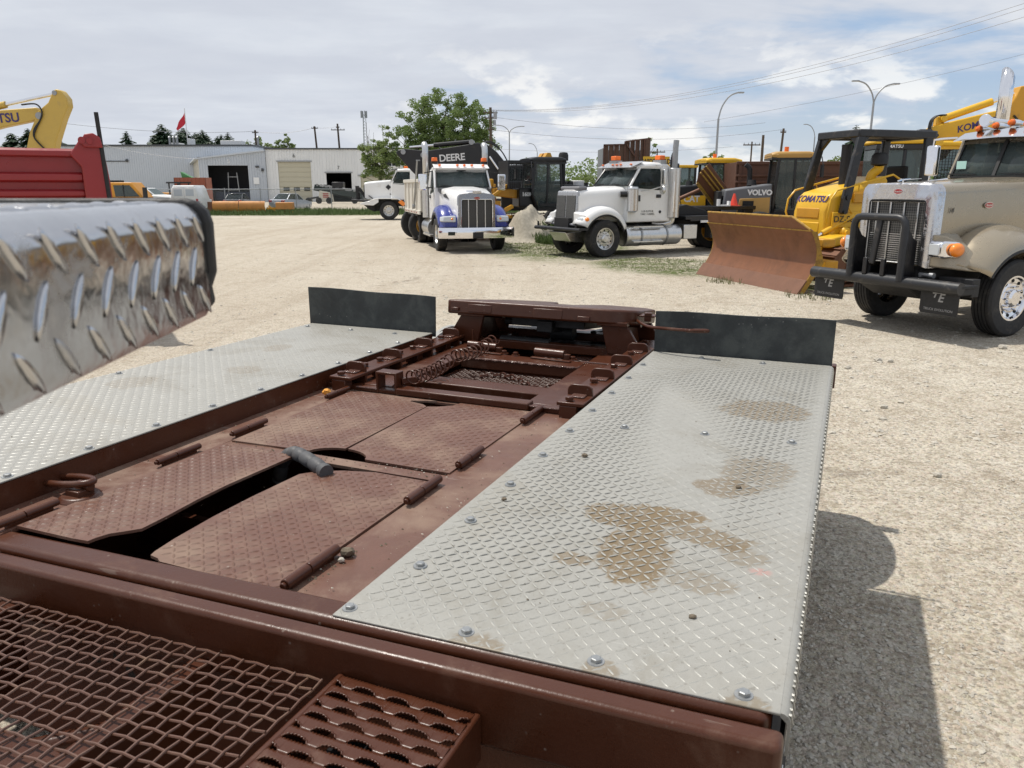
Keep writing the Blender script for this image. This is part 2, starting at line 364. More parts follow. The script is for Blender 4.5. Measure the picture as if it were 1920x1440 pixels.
def ground_mat():
    m=bpy.data.materials.new('gravel_ground'); m.use_nodes=True; nt=m.node_tree; b=nt.nodes['Principled BSDF']
    b.inputs['Specular IOR Level'].default_value=.15; b.inputs['Roughness'].default_value=.95
    p=nt.nodes.new('ShaderNodeTexCoord').outputs['Object']
    big=noise(nt,p,.11,5,.6,.6); mid=noise(nt,p,.9,6,.65); fine=noise(nt,p,9,5,.7); vf=noise(nt,p,60,4,.7)
    c=mixc(nt,sstep(nt,big,.35,.65),(.385,.338,.268),(.47,.43,.357))
    c=mixc(nt,mth(nt,'MULTIPLY',sstep(nt,mid,.48,.68),.6),c,(.27,.222,.165))
    # wheel-worn bands sweeping through the yard
    mp=nt.nodes.new('ShaderNodeMapping'); mp.inputs['Rotation'].default_value=(0,0,R(28)); mp.inputs['Scale'].default_value=(.9,.055,1); L(nt,p,mp.inputs[0])
    st=noise(nt,mp.outputs[0],1.0,5,.6,.8)
    mp2=nt.nodes.new('ShaderNodeMapping'); mp2.inputs['Rotation'].default_value=(0,0,R(-70)); mp2.inputs['Scale'].default_value=(.7,.05,1); L(nt,p,mp2.inputs[0])
    st2=noise(nt,mp2.outputs[0],1.0,5,.6,.8)
    smooth=blob(nt,p,-5,28,9,22,0,.8,big,.5)     # packed dirt lane on the left
    lane=mth(nt,'ADD',.12,mth(nt,'MULTIPLY',smooth,.4))
    c=mixc(nt,mth(nt,'MULTIPLY',sstep(nt,st,.50,.64),lane),c,(.255,.205,.15))
    c=mixc(nt,mth(nt,'MULTIPLY',sstep(nt,st2,.52,.66),lane),c,(.46,.425,.35))
    c=mixc(nt,mth(nt,'MULTIPLY',smooth,.5),c,(.425,.368,.293))
    rough=mth(nt,'SUBTRACT',1.0,mth(nt,'MULTIPLY',smooth,.38))
    na=noise(nt,p,5.5,6,.75,.2); nb=noise(nt,p,26,5,.72); nc=noise(nt,p,85,3,.7)
    v=nt.nodes.new('ShaderNodeTexVoronoi'); v.inputs['Scale'].default_value=60; L(nt,p,v.inputs['Vector'])
    v2=nt.nodes.new('ShaderNodeTexVoronoi'); v2.inputs['Scale'].default_value=24; L(nt,p,v2.inputs['Vector'])
    hs=nt.nodes.new('ShaderNodeHueSaturation'); hs.inputs['Saturation'].default_value=.10; L(nt,v.outputs['Color'],hs.inputs['Color'])
    c=mixc(nt,mth(nt,'MULTIPLY',rough,.45),c,mixc(nt,1.0,c,hs.outputs[0],'OVERLAY'))
    c=mixc(nt,mth(nt,'MULTIPLY',mth(nt,'MULTIPLY',sstep(nt,na,.49,.60),.5),rough),c,(.30,.252,.187))
    c=mixc(nt,mth(nt,'MULTIPLY',mth(nt,'MULTIPLY',sstep(nt,na,.46,.38),.55),rough),c,(.57,.53,.45))
    c=mixc(nt,mth(nt,'MULTIPLY',sstep(nt,nb,.535,.60),mth(nt,'MULTIPLY',rough,.62)),c,(.205,.166,.125))
    c=mixc(nt,mth(nt,'MULTIPLY',sstep(nt,nb,.46,.40),mth(nt,'MULTIPLY',rough,.55)),c,(.63,.59,.51))
    c=mixc(nt,mth(nt,'MULTIPLY',sstep(nt,nc,.56,.64),.45),c,(.15,.12,.09))
    # damp/oil spots
    sp=noise(nt,p,.55,4,.7,1.2); c=mixc(nt,mth(nt,'MULTIPLY',sstep(nt,sp,.62,.70),.5),c,(.15,.12,.09))
    g=vmax(nt,[blob(nt,p,*q[:4],q[4],.5,fine if q[2]<3 else mid,.55) for q in GRASS])
    g=mth(nt,'MULTIPLY',g,sstep(nt,mth(nt,'ADD',fine,mth(nt,'MULTIPLY',mid,.5)),.62,.82))
    gc=mixc(nt,mid,(.045,.075,.018),(.11,.135,.04))
    sep=nt.nodes.new('ShaderNodeSeparateXYZ'); L(nt,p,sep.inputs[0])
    far=sstep(nt,mth(nt,'ADD',sep.outputs[1],mth(nt,'MULTIPLY',big,60)),170,210)
    g=mth(nt,'MAXIMUM',g,far)
    c=mixc(nt,g,c,gc)
    L(nt,c,b.inputs['Base Color'])
    h=mth(nt,'ADD',mth(nt,'ADD',mth(nt,'MULTIPLY',na,1.2),mth(nt,'MULTIPLY',nb,-.9)),mth(nt,'ADD',mth(nt,'MULTIPLY',mth(nt,'SUBTRACT',1.0,v.outputs['Distance']),.35),mth(nt,'MULTIPLY',mth(nt,'SUBTRACT',1.0,v2.outputs['Distance']),.5)))
    bp=nt.nodes.new('ShaderNodeBump'); bp.inputs['Strength'].default_value=.8; bp.inputs['Distance'].default_value=.022
    L(nt,h,bp.inputs['Height']); L(nt,bp.outputs[0],b.inputs['Normal'])
    return m
g=MB(); g.quad((-2500,-300,0),(2500,-300,0),(2500,4500,0),(-2500,4500,0))
struct('ground',g,ground_mat(),fix=False)
# loose stones: one uncountable layer
def stones(name,n,region,smin,smax,mat_,seed,zs=.55):
    rs=np.random.RandomState(seed)
    base=np.array([(1,0,0),(0,1,0),(-1,0,0),(0,-1,0),(0,0,1),(.6,.6,.55),(-.6,.6,.5),(-.6,-.6,.55),(.6,-.6,.5)],float)
    fc=np.array([(0,5,8),(0,1,5),(1,6,5),(1,2,6),(2,7,6),(2,3,7),(3,8,7),(3,0,8),(5,6,4),(6,7,4),(7,8,4),(8,5,4)])
    P=region(rs,n); s=smin+(smax-smin)*rs.rand(n)**4
    V=[];F=[]
    a=rs.rand(n)*6.28
    B=base[None]*(1+.35*(rs.rand(n,9,3)-.5)*2)
    B=B*s[:,None,None]*np.array([1,.75,zs])
    X=B[:,:,0]*np.cos(a)[:,None]-B[:,:,1]*np.sin(a)[:,None]+P[:,0:1]
    Y=B[:,:,0]*np.sin(a)[:,None]+B[:,:,1]*np.cos(a)[:,None]+P[:,1:2]
    V=np.stack([X,Y,B[:,:,2]],-1).reshape(-1,3)
    F=(fc[None]+np.arange(n)[:,None,None]*9).reshape(-1,3)
    me=bpy.data.meshes.new(name); me.from_pydata(V.tolist(),[],F.tolist()); me.materials.append(mat_)
    o=bpy.data.objects.new(name,me); COL.objects.link(o); return o
def vis_region(y0,y1,x0f,x1f):
    def f(rs,n):
        u=rs.rand(n); y=y0*(y1/y0)**u; x=y*(x0f+(x1f-x0f)*rs.rand(n)); return np.stack([x,y],-1)
    return f
M['stone']=mat('limestone_gravel',(.46,.425,.36),.9,0,.45,23,.2,90)
M['stone2']=mat('grey_stone',(.34,.31,.265),.9,0,.4,11,.2,90)
tag(stones('gravel',22000,vis_region(2.2,30,.1,.72),.003,.017,M['stone'],3),'loose pale gravel scattered over the yard beside the trailer','gravel',kind='stuff')
tag(stones('gravel_dark',5000,vis_region(2.2,24,.1,.72),.003,.016,M['stone2'],5),'loose grey gravel scattered over the yard beside the trailer','gravel',kind='stuff')
tag(stones('gravel_coarse',2600,vis_region(6,30,-.1,.7),.012,.045,M['stone'],15),'coarser pale stones strewn over the yard in front of the trucks','gravel',kind='stuff')
tag(stones('gravel_lane',5000,vis_region(9,40,-.5,.2),.006,.03,M['stone'],9),'loose gravel on the packed dirt lane behind the trailer','gravel',kind='stuff')
def rock(name,c,s,seed,mat_,label,cat='stone',group=None,zs=.65):
    bm=bmesh.new(); bmesh.ops.create_icosphere(bm,subdivisions=2,radius=1); r=random.Random(seed)
    for v in bm.verts:
        k=1+r.uniform(-.25,.18); v.co=Vector((v.co.x*k*s,v.co.y*k*s*.8,v.co.z*k*s*zs))
    me=bpy.data.meshes.new(name); bm.to_mesh(me); bm.free(); me.materials.append(mat_)
    o=bpy.data.objects.new(name,me); COL.objects.link(o); o.location=c; return tag(o,label,cat,group)
for i,(x,y,s,l) in enumerate([(3.1,5.3,.03,'pale stone in the trailer shadow near the bottom right'),(5.6,8.0,.045,'rounded stone right of the trailer, nearer the bottom right'),(6.4,9.9,.06,'larger stone just in front of the gold truck tyre'),(3.55,7.1,.035,'small stone right of the round tyre shadow'),(5.2,6.6,.03,'small stone at the right edge of the picture'),(4.42,9.13,.052,'larger pale stone of a touching pair on gravel'),(4.56,9.1,.035,'smaller pale stone of a touching pair on gravel'),(3.9,8.75,.04,'flat pale stone close to the right mud flap corner')]):
    rock('stone',(x,y,.015),s,i,M['stone'],l,group='loose stones lying on the yard')
# grass as one uncountable mass per patch
def grass(name,n,patches,h0,h1,mat_,seed,label):
    rs=np.random.RandomState(seed); V=[];F=[]
    ar=np.array([q[2]*q[3] for q in patches]); pick=rs.choice(len(patches),n,p=ar/ar.sum())
    for i in pick:
        cx,cy,rx,ry,a=patches[i][:5]; r=math.sqrt(rs.rand()); t=rs.rand()*6.283
        x=r*math.cos(t)*rx; y=r*math.sin(t)*ry; x,y=cx+x*math.cos(a)-y*math.sin(a),cy+x*math.sin(a)+y*math.cos(a)
        zz=patches[i][5] if len(patches[i])>5 else 0
        h=h0+(h1-h0)*rs.rand()**2; w=h*.05+.004*max(1,y/14.); b=rs.rand()*6.28; o=len(V); k=h*.45*rs.rand(); bx,by=math.cos(b),math.sin(b)
        V+=[(x-by*w,y+bx*w,zz),(x+by*w,y-bx*w,zz),(x+bx*k*.4,y+by*k*.4,zz+h*.65),(x+bx*k,y+by*k,zz+h)]
        F+=[(o,o+1,o+2),(o,o+2,o+3),(o+1,o+3,o+2)]
    me=bpy.data.meshes.new(name); me.from_pydata(V,[],F); me.materials.append(mat_)
    o=bpy.data.objects.new(name,me); COL.objects.link(o); return tag(o,label,'grass',kind='stuff')
M['grass']=mat('green_grass',(.10,.15,.04),.7,0,.5,.8)
M['grass2']=mat('dry_green_grass',(.19,.19,.09),.75,0,.45,.9)
grass('verge_grass',26000,[(-24,63.5,26,6,.03)],.08,.45,M['grass'],1,'long green grass verge in front of the chain link fence')
grass('weed_grass',6500,[(1.5,28.2,2.2,4.2,0),(4.2,21.2,1.7,2.0,.3),(2.1,26.2,1.2,2.4,0)],.01,.075,M['grass2'],2,'thin weeds and grass between the parked trucks')
grass('blade_grass',450,[(5.75,14.75,.55,.5,0),(4.9,17.2,.6,.5,0)],.02,.14,M['grass2'],4,'small grass tufts growing at the foot of the dozer blade')
# gravel pile
def pile(name,cx,cy,rx,ry,h,mat_,label,seed=0):
    rs=np.random.RandomState(seed); mb=MB(); n=40;k=16
    import mathutils
    vs=[(0,0,h)]
    for j in range(1,k+1):
        r=j/k
        for i in range(n):
            t=2*math.pi*i/n; nn=mathutils.noise.noise(Vector((r*math.cos(t)*3+seed,r*math.sin(t)*3,1)))
            n2=mathutils.noise.noise(Vector((r*math.cos(t)*14+seed,r*math.sin(t)*14,2)))
            e=1+.18*nn; z=h*(.5+.5*math.cos(math.pi*min(1,r)))*(1+.35*nn)+.05*h*n2
            vs.append((r*e*math.cos(t)*rx,r*e*math.sin(t)*ry,max(z,-.02) if j<k else -.03))
    fs=[(0,1+i,1+(i+1)%n) for i in range(n)]
    for j in range(k-1):
        for i in range(n):
            a=1+j*n+i;b=1+j*n+(i+1)%n; fs.append((a,a+n,b+n,b))
    mb.add(vs,fs); o=solo(name,mb,mat_,label,'gravel pile',ang=180); o.location=(cx,cy,0); return o
M['pile']=mat('crushed_rock',(.40,.36,.29),.95,0,.45,9,.9,26)
pile('gravel_pile',.62,31.0,1.55,1.7,1.3,M['pile'],'low pale gravel pile overgrown with grass beside the blue white truck',3)
grass('pile_grass',5000,[(1.9,30.5,1.1,2.6,0,.02),(1.25,31.2,.5,1.2,0,.45)],.1,.42,M['grass'],8,'long grass growing on and beside the gravel pile')
# ================================================================== TRAILER (local x = across, y = along, z = up)
TA=R(-23.3)
M['weld']=mat('painted_weld',(.12,.065,.052),.16,0,.2,20,.7,55)
T=thing('low_trailer','red-brown steel equipment trailer with tread plate decks and a fifth wheel','trailer',(0,0,0),TA)
def deck_mat():
    m=bpy.data.materials.new('dull_tread_plate'); m.use_nodes=True; nt=m.node_tree; b=nt.nodes['Principled BSDF']
    p=nt.nodes.new('ShaderNodeTexCoord').outputs['Object']
    n=noise(nt,p,3,6,.65); f=noise(nt,p,45,5,.7); sc=noise(nt,vscale(nt,p,(90,9,1)),1,4,.7); sc2=noise(nt,vscale(nt,p,(12,120,1)),1,4,.7)
    c=mixc(nt,n,(.285,.28,.255),(.365,.355,.32))
    c=mixc(nt,mth(nt,'MULTIPLY',sstep(nt,f,.45,.7),.35),c,(.22,.215,.195))
    c=mixc(nt,mth(nt,'MULTIPLY',sstep(nt,noise(nt,p,1.7,6,.7,.5),.5,.7),.45),c,(.29,.265,.215))
    def scr(ang,f):
        mp=nt.nodes.new('ShaderNodeMapping'); mp.inputs['Rotation'].default_value=(0,0,R(ang)); mp.inputs['Scale'].default_value=(3,130,1); L(nt,p,mp.inputs[0]); return mth(nt,'MULTIPLY',sstep(nt,noise(nt,mp.outputs[0],1,3,.6),.66,.72),f)
    gate=sstep(nt,noise(nt,p,2.3,3),.45,.6)
    c=mixc(nt,mth(nt,'MULTIPLY',mth(nt,'MAXIMUM',scr(17,.5),scr(74,.4)),gate),c,(.52,.51,.48))
    c=mixc(nt,mth(nt,'MULTIPLY',sstep(nt,noise(nt,p,2.1,7,.72,.8),.50,.66),.45),c,(.215,.195,.155))
    c=mixc(nt,mth(nt,'MULTIPLY',sstep(nt,noise(nt,p,70,3,.6),.62,.68),.5),c,(.16,.145,.12))
    nz=noise(nt,p,16,5,.65)
    S1=[(-.50,2.0,.13,.085,0,1),(-.38,2.05,.09,.05,0,1),(-.43,1.80,.095,.17,.25,1),(-.27,1.94,.11,.06,-.2,.85),(-.17,1.86,.07,.05,-.5,.5),(-.57,1.70,.05,.035,0,.75),(-.24,1.69,.09,.05,0,.5),(-.42,1.49,.06,.04,0,.3),(-.2,2.48,.11,.14,0,.55),(-.28,2.31,.09,.08,0,.75),(-.25,3.22,.16,.16,.4,.75),(-.63,1.26,.06,.05,0,.6),(-.09,1.27,.04,.035,0,.6),(-.37,1.27,.04,.04,0,.6),(-2.9,3.4,.07,.1,0,.4),(-2.7,2.9,.1,.08,0,.35),(-3.0,2.5,.1,.12,0,.3)]
    stc=mixc(nt,noise(nt,p,24,4,.7),(.125,.085,.042),(.235,.168,.085))
    for x,y,rx,ry,a,s in S1:
        c=mixc(nt,mth(nt,'MULTIPLY',mth(nt,'MULTIPLY',blob(nt,p,x,y,rx,ry,a,.30,nz,.75),sstep(nt,f,.28,.50)),s*.95),c,stc)
    c=mixc(nt,mth(nt,'MULTIPLY',blob(nt,p,-.12,1.79,.025,.02,0,.6,nz,.7),.4),c,(.5,.2,.17))
    L(nt,c,b.inputs['Base Color']); b.inputs['Metallic'].default_value=.12; b.inputs['Specular IOR Level'].default_value=.55
    L(nt,mth(nt,'ADD',.34,mth(nt,'MULTIPLY',f,.3)),b.inputs['Roughness'])
    bp=nt.nodes.new('ShaderNodeBump'); bp.inputs['Strength'].default_value=.25; bp.inputs['Distance'].default_value=.002
    L(nt,mth(nt,'ADD',mth(nt,'ADD',sc,sc2),f),bp.inputs['Height']); L(nt,bp.outputs[0],b.inputs['Normal'])
    return m
M['deck']=deck_mat()
M['lug']=mat('tread_lug_worn',(.335,.33,.30),.40,.1,.2,30,.1,90,dirt=.4,dcol=(.25,.23,.19),dscale=20)
M['lugb']=M['brown2']
def inpoly(x,y,poly):
    c=False;n=len(poly);j=n-1
    for i in range(n):
        xi,yi=poly[i];xj,yj=poly[j]
        if (yi>y)!=(yj>y) and x<(xj-xi)*(y-yi)/(yj-yi)+xi: c=not c
        j=i
    return c
def lugs(poly,z,pitch=.0262,Lg=.030,Wd=.0062,h=.0012,margin=.012,holes=(),jit=.0,zf=None):
    xs=[p[0] for p in poly];ys=[p[1] for p in poly]; V=[];F=[]
    nx=int((max(xs)-min(xs))/pitch)+1; ny=int((max(ys)-min(ys))/pitch)+1
    for i in range(nx):
        for j in range(ny):
            x=min(xs)+(i+.5)*pitch;y=min(ys)+(j+.5)*pitch
            if not all(inpoly(x+dx,y+dy,poly) for dx in(-margin,margin) for dy in(-margin,margin)): continue
            if any((x-a)**2+(y-b)**2<r*r for a,b,r in holes): continue
            a=R(45) if (i+j)%2 else R(-45); c,s=math.cos(a),math.sin(a); zz=z if zf is None else zf(x,y); o=len(V)
            for lx,ly,lz in((-Lg/2,0,0),(-Lg*.2,Wd/2,0),(Lg*.2,Wd/2,0),(Lg/2,0,0),(Lg*.2,-Wd/2,0),(-Lg*.2,-Wd/2,0),(-Lg*.28,0,h),(Lg*.28,0,h)):
                V.append((x+lx*c-ly*s,y+lx*s+ly*c,zz+lz))
            F+=[(o,o+6,o+1),(o+1,o+6,o+7,o+2),(o+2,o+7,o+3),(o+3,o+7,o+4),(o+4,o+7,o+6,o+5),(o+5,o+6,o)]
    mb=MB(); mb.v=V; mb.f=[tuple(reversed(f)) for f in F]; return mb
bolt_me=None
def bolt(parent,x,y,z,r=.013,h=.009,m='steel',washer=True,name='bolt'):
    global bolt_me
    k=(r,h,m,washer)
    bolt_c=bolt.__dict__.setdefault('c',{})
    if k not in bolt_c:
        b=MB()
        if washer: b.cyl((0,0,0),(0,0,h*.3),r*1.6,r*1.5,14)
        b.cyl((0,0,h*.25),(0,0,h*1.0),r,r,6); b.cyl((0,0,h),(0,0,h*1.12),r*.9,r*.75,6)
        bolt_c[k]=mesh_of(b,name,M[m],30)
    return part(name,bolt_c[k],None,parent,loc=(x,y,z),rot=(0,0,x*37+y*11))
M['zinc']=mat('zinc_bolt',(.36,.37,.37),.4,.7,.2,40,dirt=.4,dcol=(.2,.17,.13),dscale=30)
ZD=1.17; ZF=1.08
def zplate(n,u):
    t=min(1,max(0,(u-1.267)/2.883)); return (1.151+.032*(n+.03))*(1-t)+ZD*t if n>-1.2 else ZD
def deck(n0,n1,bolts,label,outer):
    right=outer>-1
    def zd(n,u):
        if not right: return ZD
        t=min(1,max(0,(u-1.267)/2.883)); return (1.151+.032*(n+.03))*(1-t)+ZD*t
    mb=MB(); yn=lambda n:1.267 if right else 1.215
    nn=n0-.045 if right else n0; P4=[(nn,yn(n0)),(n1,yn(n1)),(n1,4.15),(n0,4.15)]
    mb.hexa([(a,b,zd(a,b)-.006) for a,b in P4]+[(a,b,zd(a,b)) for a,b in P4])
    d=part('tread_plate',mb,M['deck'],T,label=label,bevel=.002)
    lip=MB(); x=outer; sg=1 if outer>-1 else -1   # folded edge
    pr=[(x-sg*.001,ZD-.0005)]+[(x+sg*.018*math.sin(t),ZD-.018+.0175*math.cos(t)) for t in (R(20),R(45),R(70),R(90))]+[(x+sg*.018,ZD-.085),(x+sg*.012,ZD-.085),(x+sg*.012,ZD-.02),(x-sg*.001,ZD-.008)]
    if sg<0: pr=pr[::-1]
    lip.loft([[(a,y,b+zd(outer,y)-ZD) for a,b in pr] for y in (yn(outer)+.002,2.5,4.148)]); part('folded_edge',lip,M['deck'],d,ang=60)
    lg=MB()
    for j in range(int(2.92/.022)):
        y=1.28+j*.022; ZD_=zd(outer,y)
        if y>4.13: break
        ZD2=ZD_; lg.bar((x+sg*.0155,y-.006,ZD2-.003-.004*(j%2)),(x+sg*.0195,y+.007,ZD2-.03),.005,.004)
        lg.bar((x+sg*.0185,y-.006,ZD2-.045-.008*(j%2)),(x+sg*.0185,y+.006,ZD2-.065-.008*(j%2)),.004,.005)
    part('edge_lug',lg,M['lug'],d,kind='stuff',fix=False)
    part('tread_lug',lugs(P4,ZD-.0004,zf=lambda a,b:zd(a,b)-.0004,holes=[(a,b,.024) for a,b in bolts]),M['lug'],d,kind='stuff',fix=False)
    for a,b in bolts: bolt(d,a,b,zd(a,b)-.001,.0115,.0095,'zinc')
    return d
deck(-.94,-.03,[(-.962,1.303),(-.668,1.306),(-.38,1.302),(-.097,1.297)]+[(-.912,1.535+.285*i) for i in range(9)]+[(-.427,2.81),(-.729,2.79),(-.121,2.82),(-.66,4.07),(-.35,4.07)],'dull aluminium tread plate deck stained with tan mud',-.03)
deck(-3.235,-2.325,[(-2.352,1.465+.29*i) for i in range(9)]+[(-3.182,4.03),(-2.846,4.03),(-2.524,4.03),(-3.2,2.0),(-3.2,2.6),(-3.2,3.2)],'dull aluminium tread plate deck on the far side',-3.235)
# floor strips around the hatches
f=MB()
f.box(-2.325,-2.165,1.30,3.16,ZF-.012,ZF); f.box(-1.205,-.90,1.30,3.16,ZF-.012,ZF)
f.box(-2.165,-1.205,2.165,2.225,ZF-.0125,ZF-.001); f.box(-2.165,-1.205,3.045,3.16,ZF-.0125,ZF-.001)
part('floor_plate',f,M['brown2'],T)
def skew(n0,n1,un,uf,z0,z1):   # un/uf: functions of n
    m=MB(); return m.hexa([(n0,un(n0),z0),(n1,un(n1),z0),(n1,uf(n1),z0),(n0,uf(n0),z0),(n0,un(n0),z1),(n1,un(n1),z1),(n1,uf(n1),z1),(n0,uf(n0),z1)])
def tilt_beam(n0,n1,u0,u1,h,d=0):
    zt=lambda n:ZF+d+.033*(n+2); return MB().hexa([(n0,u0,zt(n0)-h),(n1,u0,zt(n1)-h),(n1,u1,zt(n1)-h),(n0,u1,zt(n0)-h),(n0,u0,zt(n0)),(n1,u0,zt(n1)),(n1,u1,zt(n1)),(n0,u1,zt(n0))])
part('front_lip',tilt_beam(-3.24,-.045,1.255,1.345,.11,.002),M['brown'],T,bevel=.02,seg=4)
part('front_beam',tilt_beam(-3.3,-.02,1.181,1.236,.16),M['brown'],T,bevel=.014,seg=4)
# side rails under the deck edges
s=MB(); s.box(-2.345,-2.327,1.28,4.15,1.0,ZD-.008); s.box(-.958,-.942,1.42,4.2,.98,1.105)
part('deck_rail',s,M['brown'],T)
s=MB(); s.box(-2.33,-.95,1.33,6.0,.70,.72); s.box(-2.33,-.95,4.28,4.31,.72,1.0); s.box(-3.2,-.06,1.25,1.32,.5,.955); s.box(-2.4,-2.34,1.3,4.9,.55,.99); s.box(-.94,-.90,1.4,4.9,.55,.99)  # bottom sheet extended and cross wall added to keep the openings above dark
for y in (1.9,2.5,3.05): s.box(-2.34,-.94,y,y+.03,.75,.90 if y<2 else 1.06)
part('underframe',s,M['brown'],T)
# hatches
def hatch(poly,zz,name='hatch_cover',label=None,tilt=None):
    mb=MB(); mb.prism(poly,-.009,0,'xy'); lg=lugs(poly,0,.0262,.028,.0085,.0026,.012)
    h=part(name,mb,M['brown2'],T,label=label,loc=(0,0,zz),ang=20); part('tread_lug',lg,M['lugb'],h,kind='stuff',fix=False)
    if tilt:  # rotate about x = tilt[0]
        a=tilt[1]; h.rotation_euler=(0,a,0); h.location=(tilt[0]-tilt[0]*math.cos(a),0,zz+tilt[0]*math.sin(a))
    return h
def arc(cx,cy,rx,ry,a0,a1,n=10): return [(cx+rx*math.cos(R(a0+(a1-a0)*i/n)),cy+ry*math.sin(R(a0+(a1-a0)*i/n))) for i in range(n+1)]
hatch([(-2.16,1.348),(-1.932,1.348),(-1.87,1.352),(-1.868,1.375),(-1.855,1.41),(-1.828,1.436),(-1.797,1.47),(-1.80,1.56),(-1.812,1.7),(-1.815,1.83),(-1.80,2.09),(-1.796,2.16),(-2.15,2.16)],ZF+.008,tilt=(-2.16,R(-.9)),label='raised brown tread plate hatch cover')
hatch([(-1.21,1.35),(-1.21,2.135),(-1.44,2.139),(-1.55,2.11),(-1.63,2.07),(-1.672,2.02),(-1.683,1.8),(-1.683,1.63),(-1.672,1.47),(-1.66,1.39),(-1.652,1.368),(-1.62,1.362),(-1.60,1.35)],ZF+.006)
hatch([(-2.15,2.215),(-1.80,2.235)]+arc(-1.672,2.225,.125,.085,172,96,6)+[(-1.688,2.94)]+[(-1.72,2.965),(-1.80,2.985),(-1.80,3.0),(-1.69,3.04),(-2.16,3.04)],ZF+.006)
hatch([(-1.20,2.235),(-1.20,3.05),(-1.57,3.05),(-1.585,3.0),(-1.64,2.955),(-1.682,2.94)]+arc(-1.672,2.225,.125,.085,90,8,6),ZF+.006)
def hinge(x,y,l):
    b=MB(); hr=.0115 if x<-2 else .0145; b.cyl((x,y,0),(x,y+l*.42,0),hr,n=14); b.cyl((x,y+l*.435,0),(x,y+l,0),hr,n=14); b.cyl((x,y-.010,0),(x,y,0),hr*.6,n=10); b.box(x-.006,x+.006,y+.02,y+l-.02,-.03,-.008)
    part('hinge',b,M['brown'],T,loc=(0,0,ZF+.020),bevel=.002)
for x,y,l in ((-2.185,1.31,.19),(-2.185,1.885,.20),(-2.175,2.245,.20),(-2.175,2.86,.175),(-1.195,1.36,.215),(-1.19,1.935,.21),(-1.19,2.285,.19),(-1.185,2.865,.22)): hinge(x,y,l)
# hose poking out between the near hatches
h=MB(); pts=[(-1.575,2.045,ZF+.018),(-1.66,2.09,ZF+.022),(-1.76,2.142,ZF+.022),(-1.82,2.17,ZF+.012),(-1.88,2.19,ZF-.03),(-1.92,2.2,ZF-.12)]
def smooth_path(p,n=8):
    p=[Vector(q) for q in p]; out=[]
    for i in range(len(p)-1):
        a=p[max(i-1,0)];b=p[i];c=p[i+1];d=p[min(i+2,len(p)-1)]
        for k in range(n):
            t=k/n; out.append(.5*((2*b)+(-a+c)*t+(2*a-5*b+4*c-d)*t*t+(-a+3*b-3*c+d)*t**3))
    out.append(p[-1]); return out
sp=smooth_path(pts,8); h.tube(sp,[(.0205 if i%5==4 else .0265) for i in range(len(sp))],14)
M['hose']=mat('grey_hose',(.07,.07,.073),.6,0,.25,20,.1,80,dirt=.4,dcol=(.2,.17,.14))
part('corrugated_hose',h,M['hose'],T,label='grey corrugated hose poking out of the hatch')
h=MB()
for dx,dz,rr in ((-.06,-.26,.02),(0.02,-.24,.016),(.07,-.27,.024)): h.tube(smooth_path([(-1.7+dx,1.25,ZF+dz),(-1.72+dx,1.7,ZF+dz-.02),(-1.68+dx,2.2,ZF+dz),(-1.6,2.6,ZF-.3)],6),rr,8)
part('hose',h,M['rubber'],T)
# lashing ring
b=MB(); c0=(-2.262,1.60,ZF+.042)
b.tube([(c0[0]+.108*math.cos(t),c0[1]+.036*math.sin(t),c0[2]+.012*math.cos(t)) for t in [2*math.pi*i/28 for i in range(28)]],.0115,10,closed=True)
r_=part('lashing_ring',b,M['brown'],T); b=MB(); b.cyl((-2.195,1.585,ZF),(-2.195,1.585,ZF+.014),.07,.055,20); b.box(-2.225,-2.165,1.555,1.615,ZF+.01,ZF+.032); b.cyl((-2.215,1.60,ZF+.036),(-2.16,1.60,ZF+.036),.016,n=12)
part('ring_base',b,M['brown'],r_,bevel=.003)
# frame of the fifth wheel section
b=MB(); b.box(-1.275,-1.095,3.12,4.95,1.06,1.105); b.box(-2.155,-1.985,3.12,4.95,1.06,1.105); b.box(-2.325,-2.155,3.12,4.95,1.05,1.075); b.box(-1.095,-.95,3.12,4.95,1.05,1.075)
part('section_rail',b,M['brown'],T,bevel=.004)
for (u0,u1,z0,z1) in ((3.055,3.125,1.085,1.118),(3.31,3.44,1.05,1.095),(3.86,4.0,1.045,1.109),(4.85,5.0,1.0,1.108)):
    b=MB(); b.box(-1.985,-1.275,u0,u1,z0,z1); 
    if u0<3.1: b=MB().box(-1.92,-1.24,u0,u1,z0,z1)
    part('cross_member',b,M['brown'],T,bevel=.006)
b=MB(); b.box(-2.33,-1.9,3.075,3.15,ZF,1.10); b.box(-1.28,-.95,3.075,3.15,ZF,1.104); part('end_plate',b,M['brown'],T,bevel=.004)
def bolt_bar(nc,side):
    b=MB(); b.box(nc-.062,nc+.062,3.03,4.55,1.135,1.152)
    for y in (3.05,3.4,3.75,4.1,4.45): b.box(nc-.05,nc+.03,y-.02,y+.04,1.075,1.135)
    bar=part('bolted_bar',b,M['brown'],T,bevel=.004)
    for i,y in enumerate((3.165,3.505,3.845,4.19)):
        t=MB(); w=.058; pr=[(nc-w,1.085),(nc+w,1.085)]+[(nc+w-.028+.028*math.cos(R(a)),1.20-.028+.028*math.sin(R(a))) for a in (0,30,60,90)]+[(nc-w+.028+.028*math.cos(R(a)),1.20-.028+.028*math.sin(R(a))) for a in (90,120,150,180)]
        t.prism(pr,y,y+.016,'xz'); part('tab',t,M['brown'],bar,bevel=.003)
        w_=MB(); w_.box(nc-.03,nc+.035,y-.055,y,1.152,1.160); part('weld_pad',w_,M['weld'],bar,bevel=.004)
    for y in (3.06,3.27,3.41,3.61,3.75,3.96,4.09,4.3,4.43): bolt(bar,nc-.012,y,1.152,.019,.018,'brown',False)

bolt_bar(-1.035,1); bolt_bar(-2.22,-1)
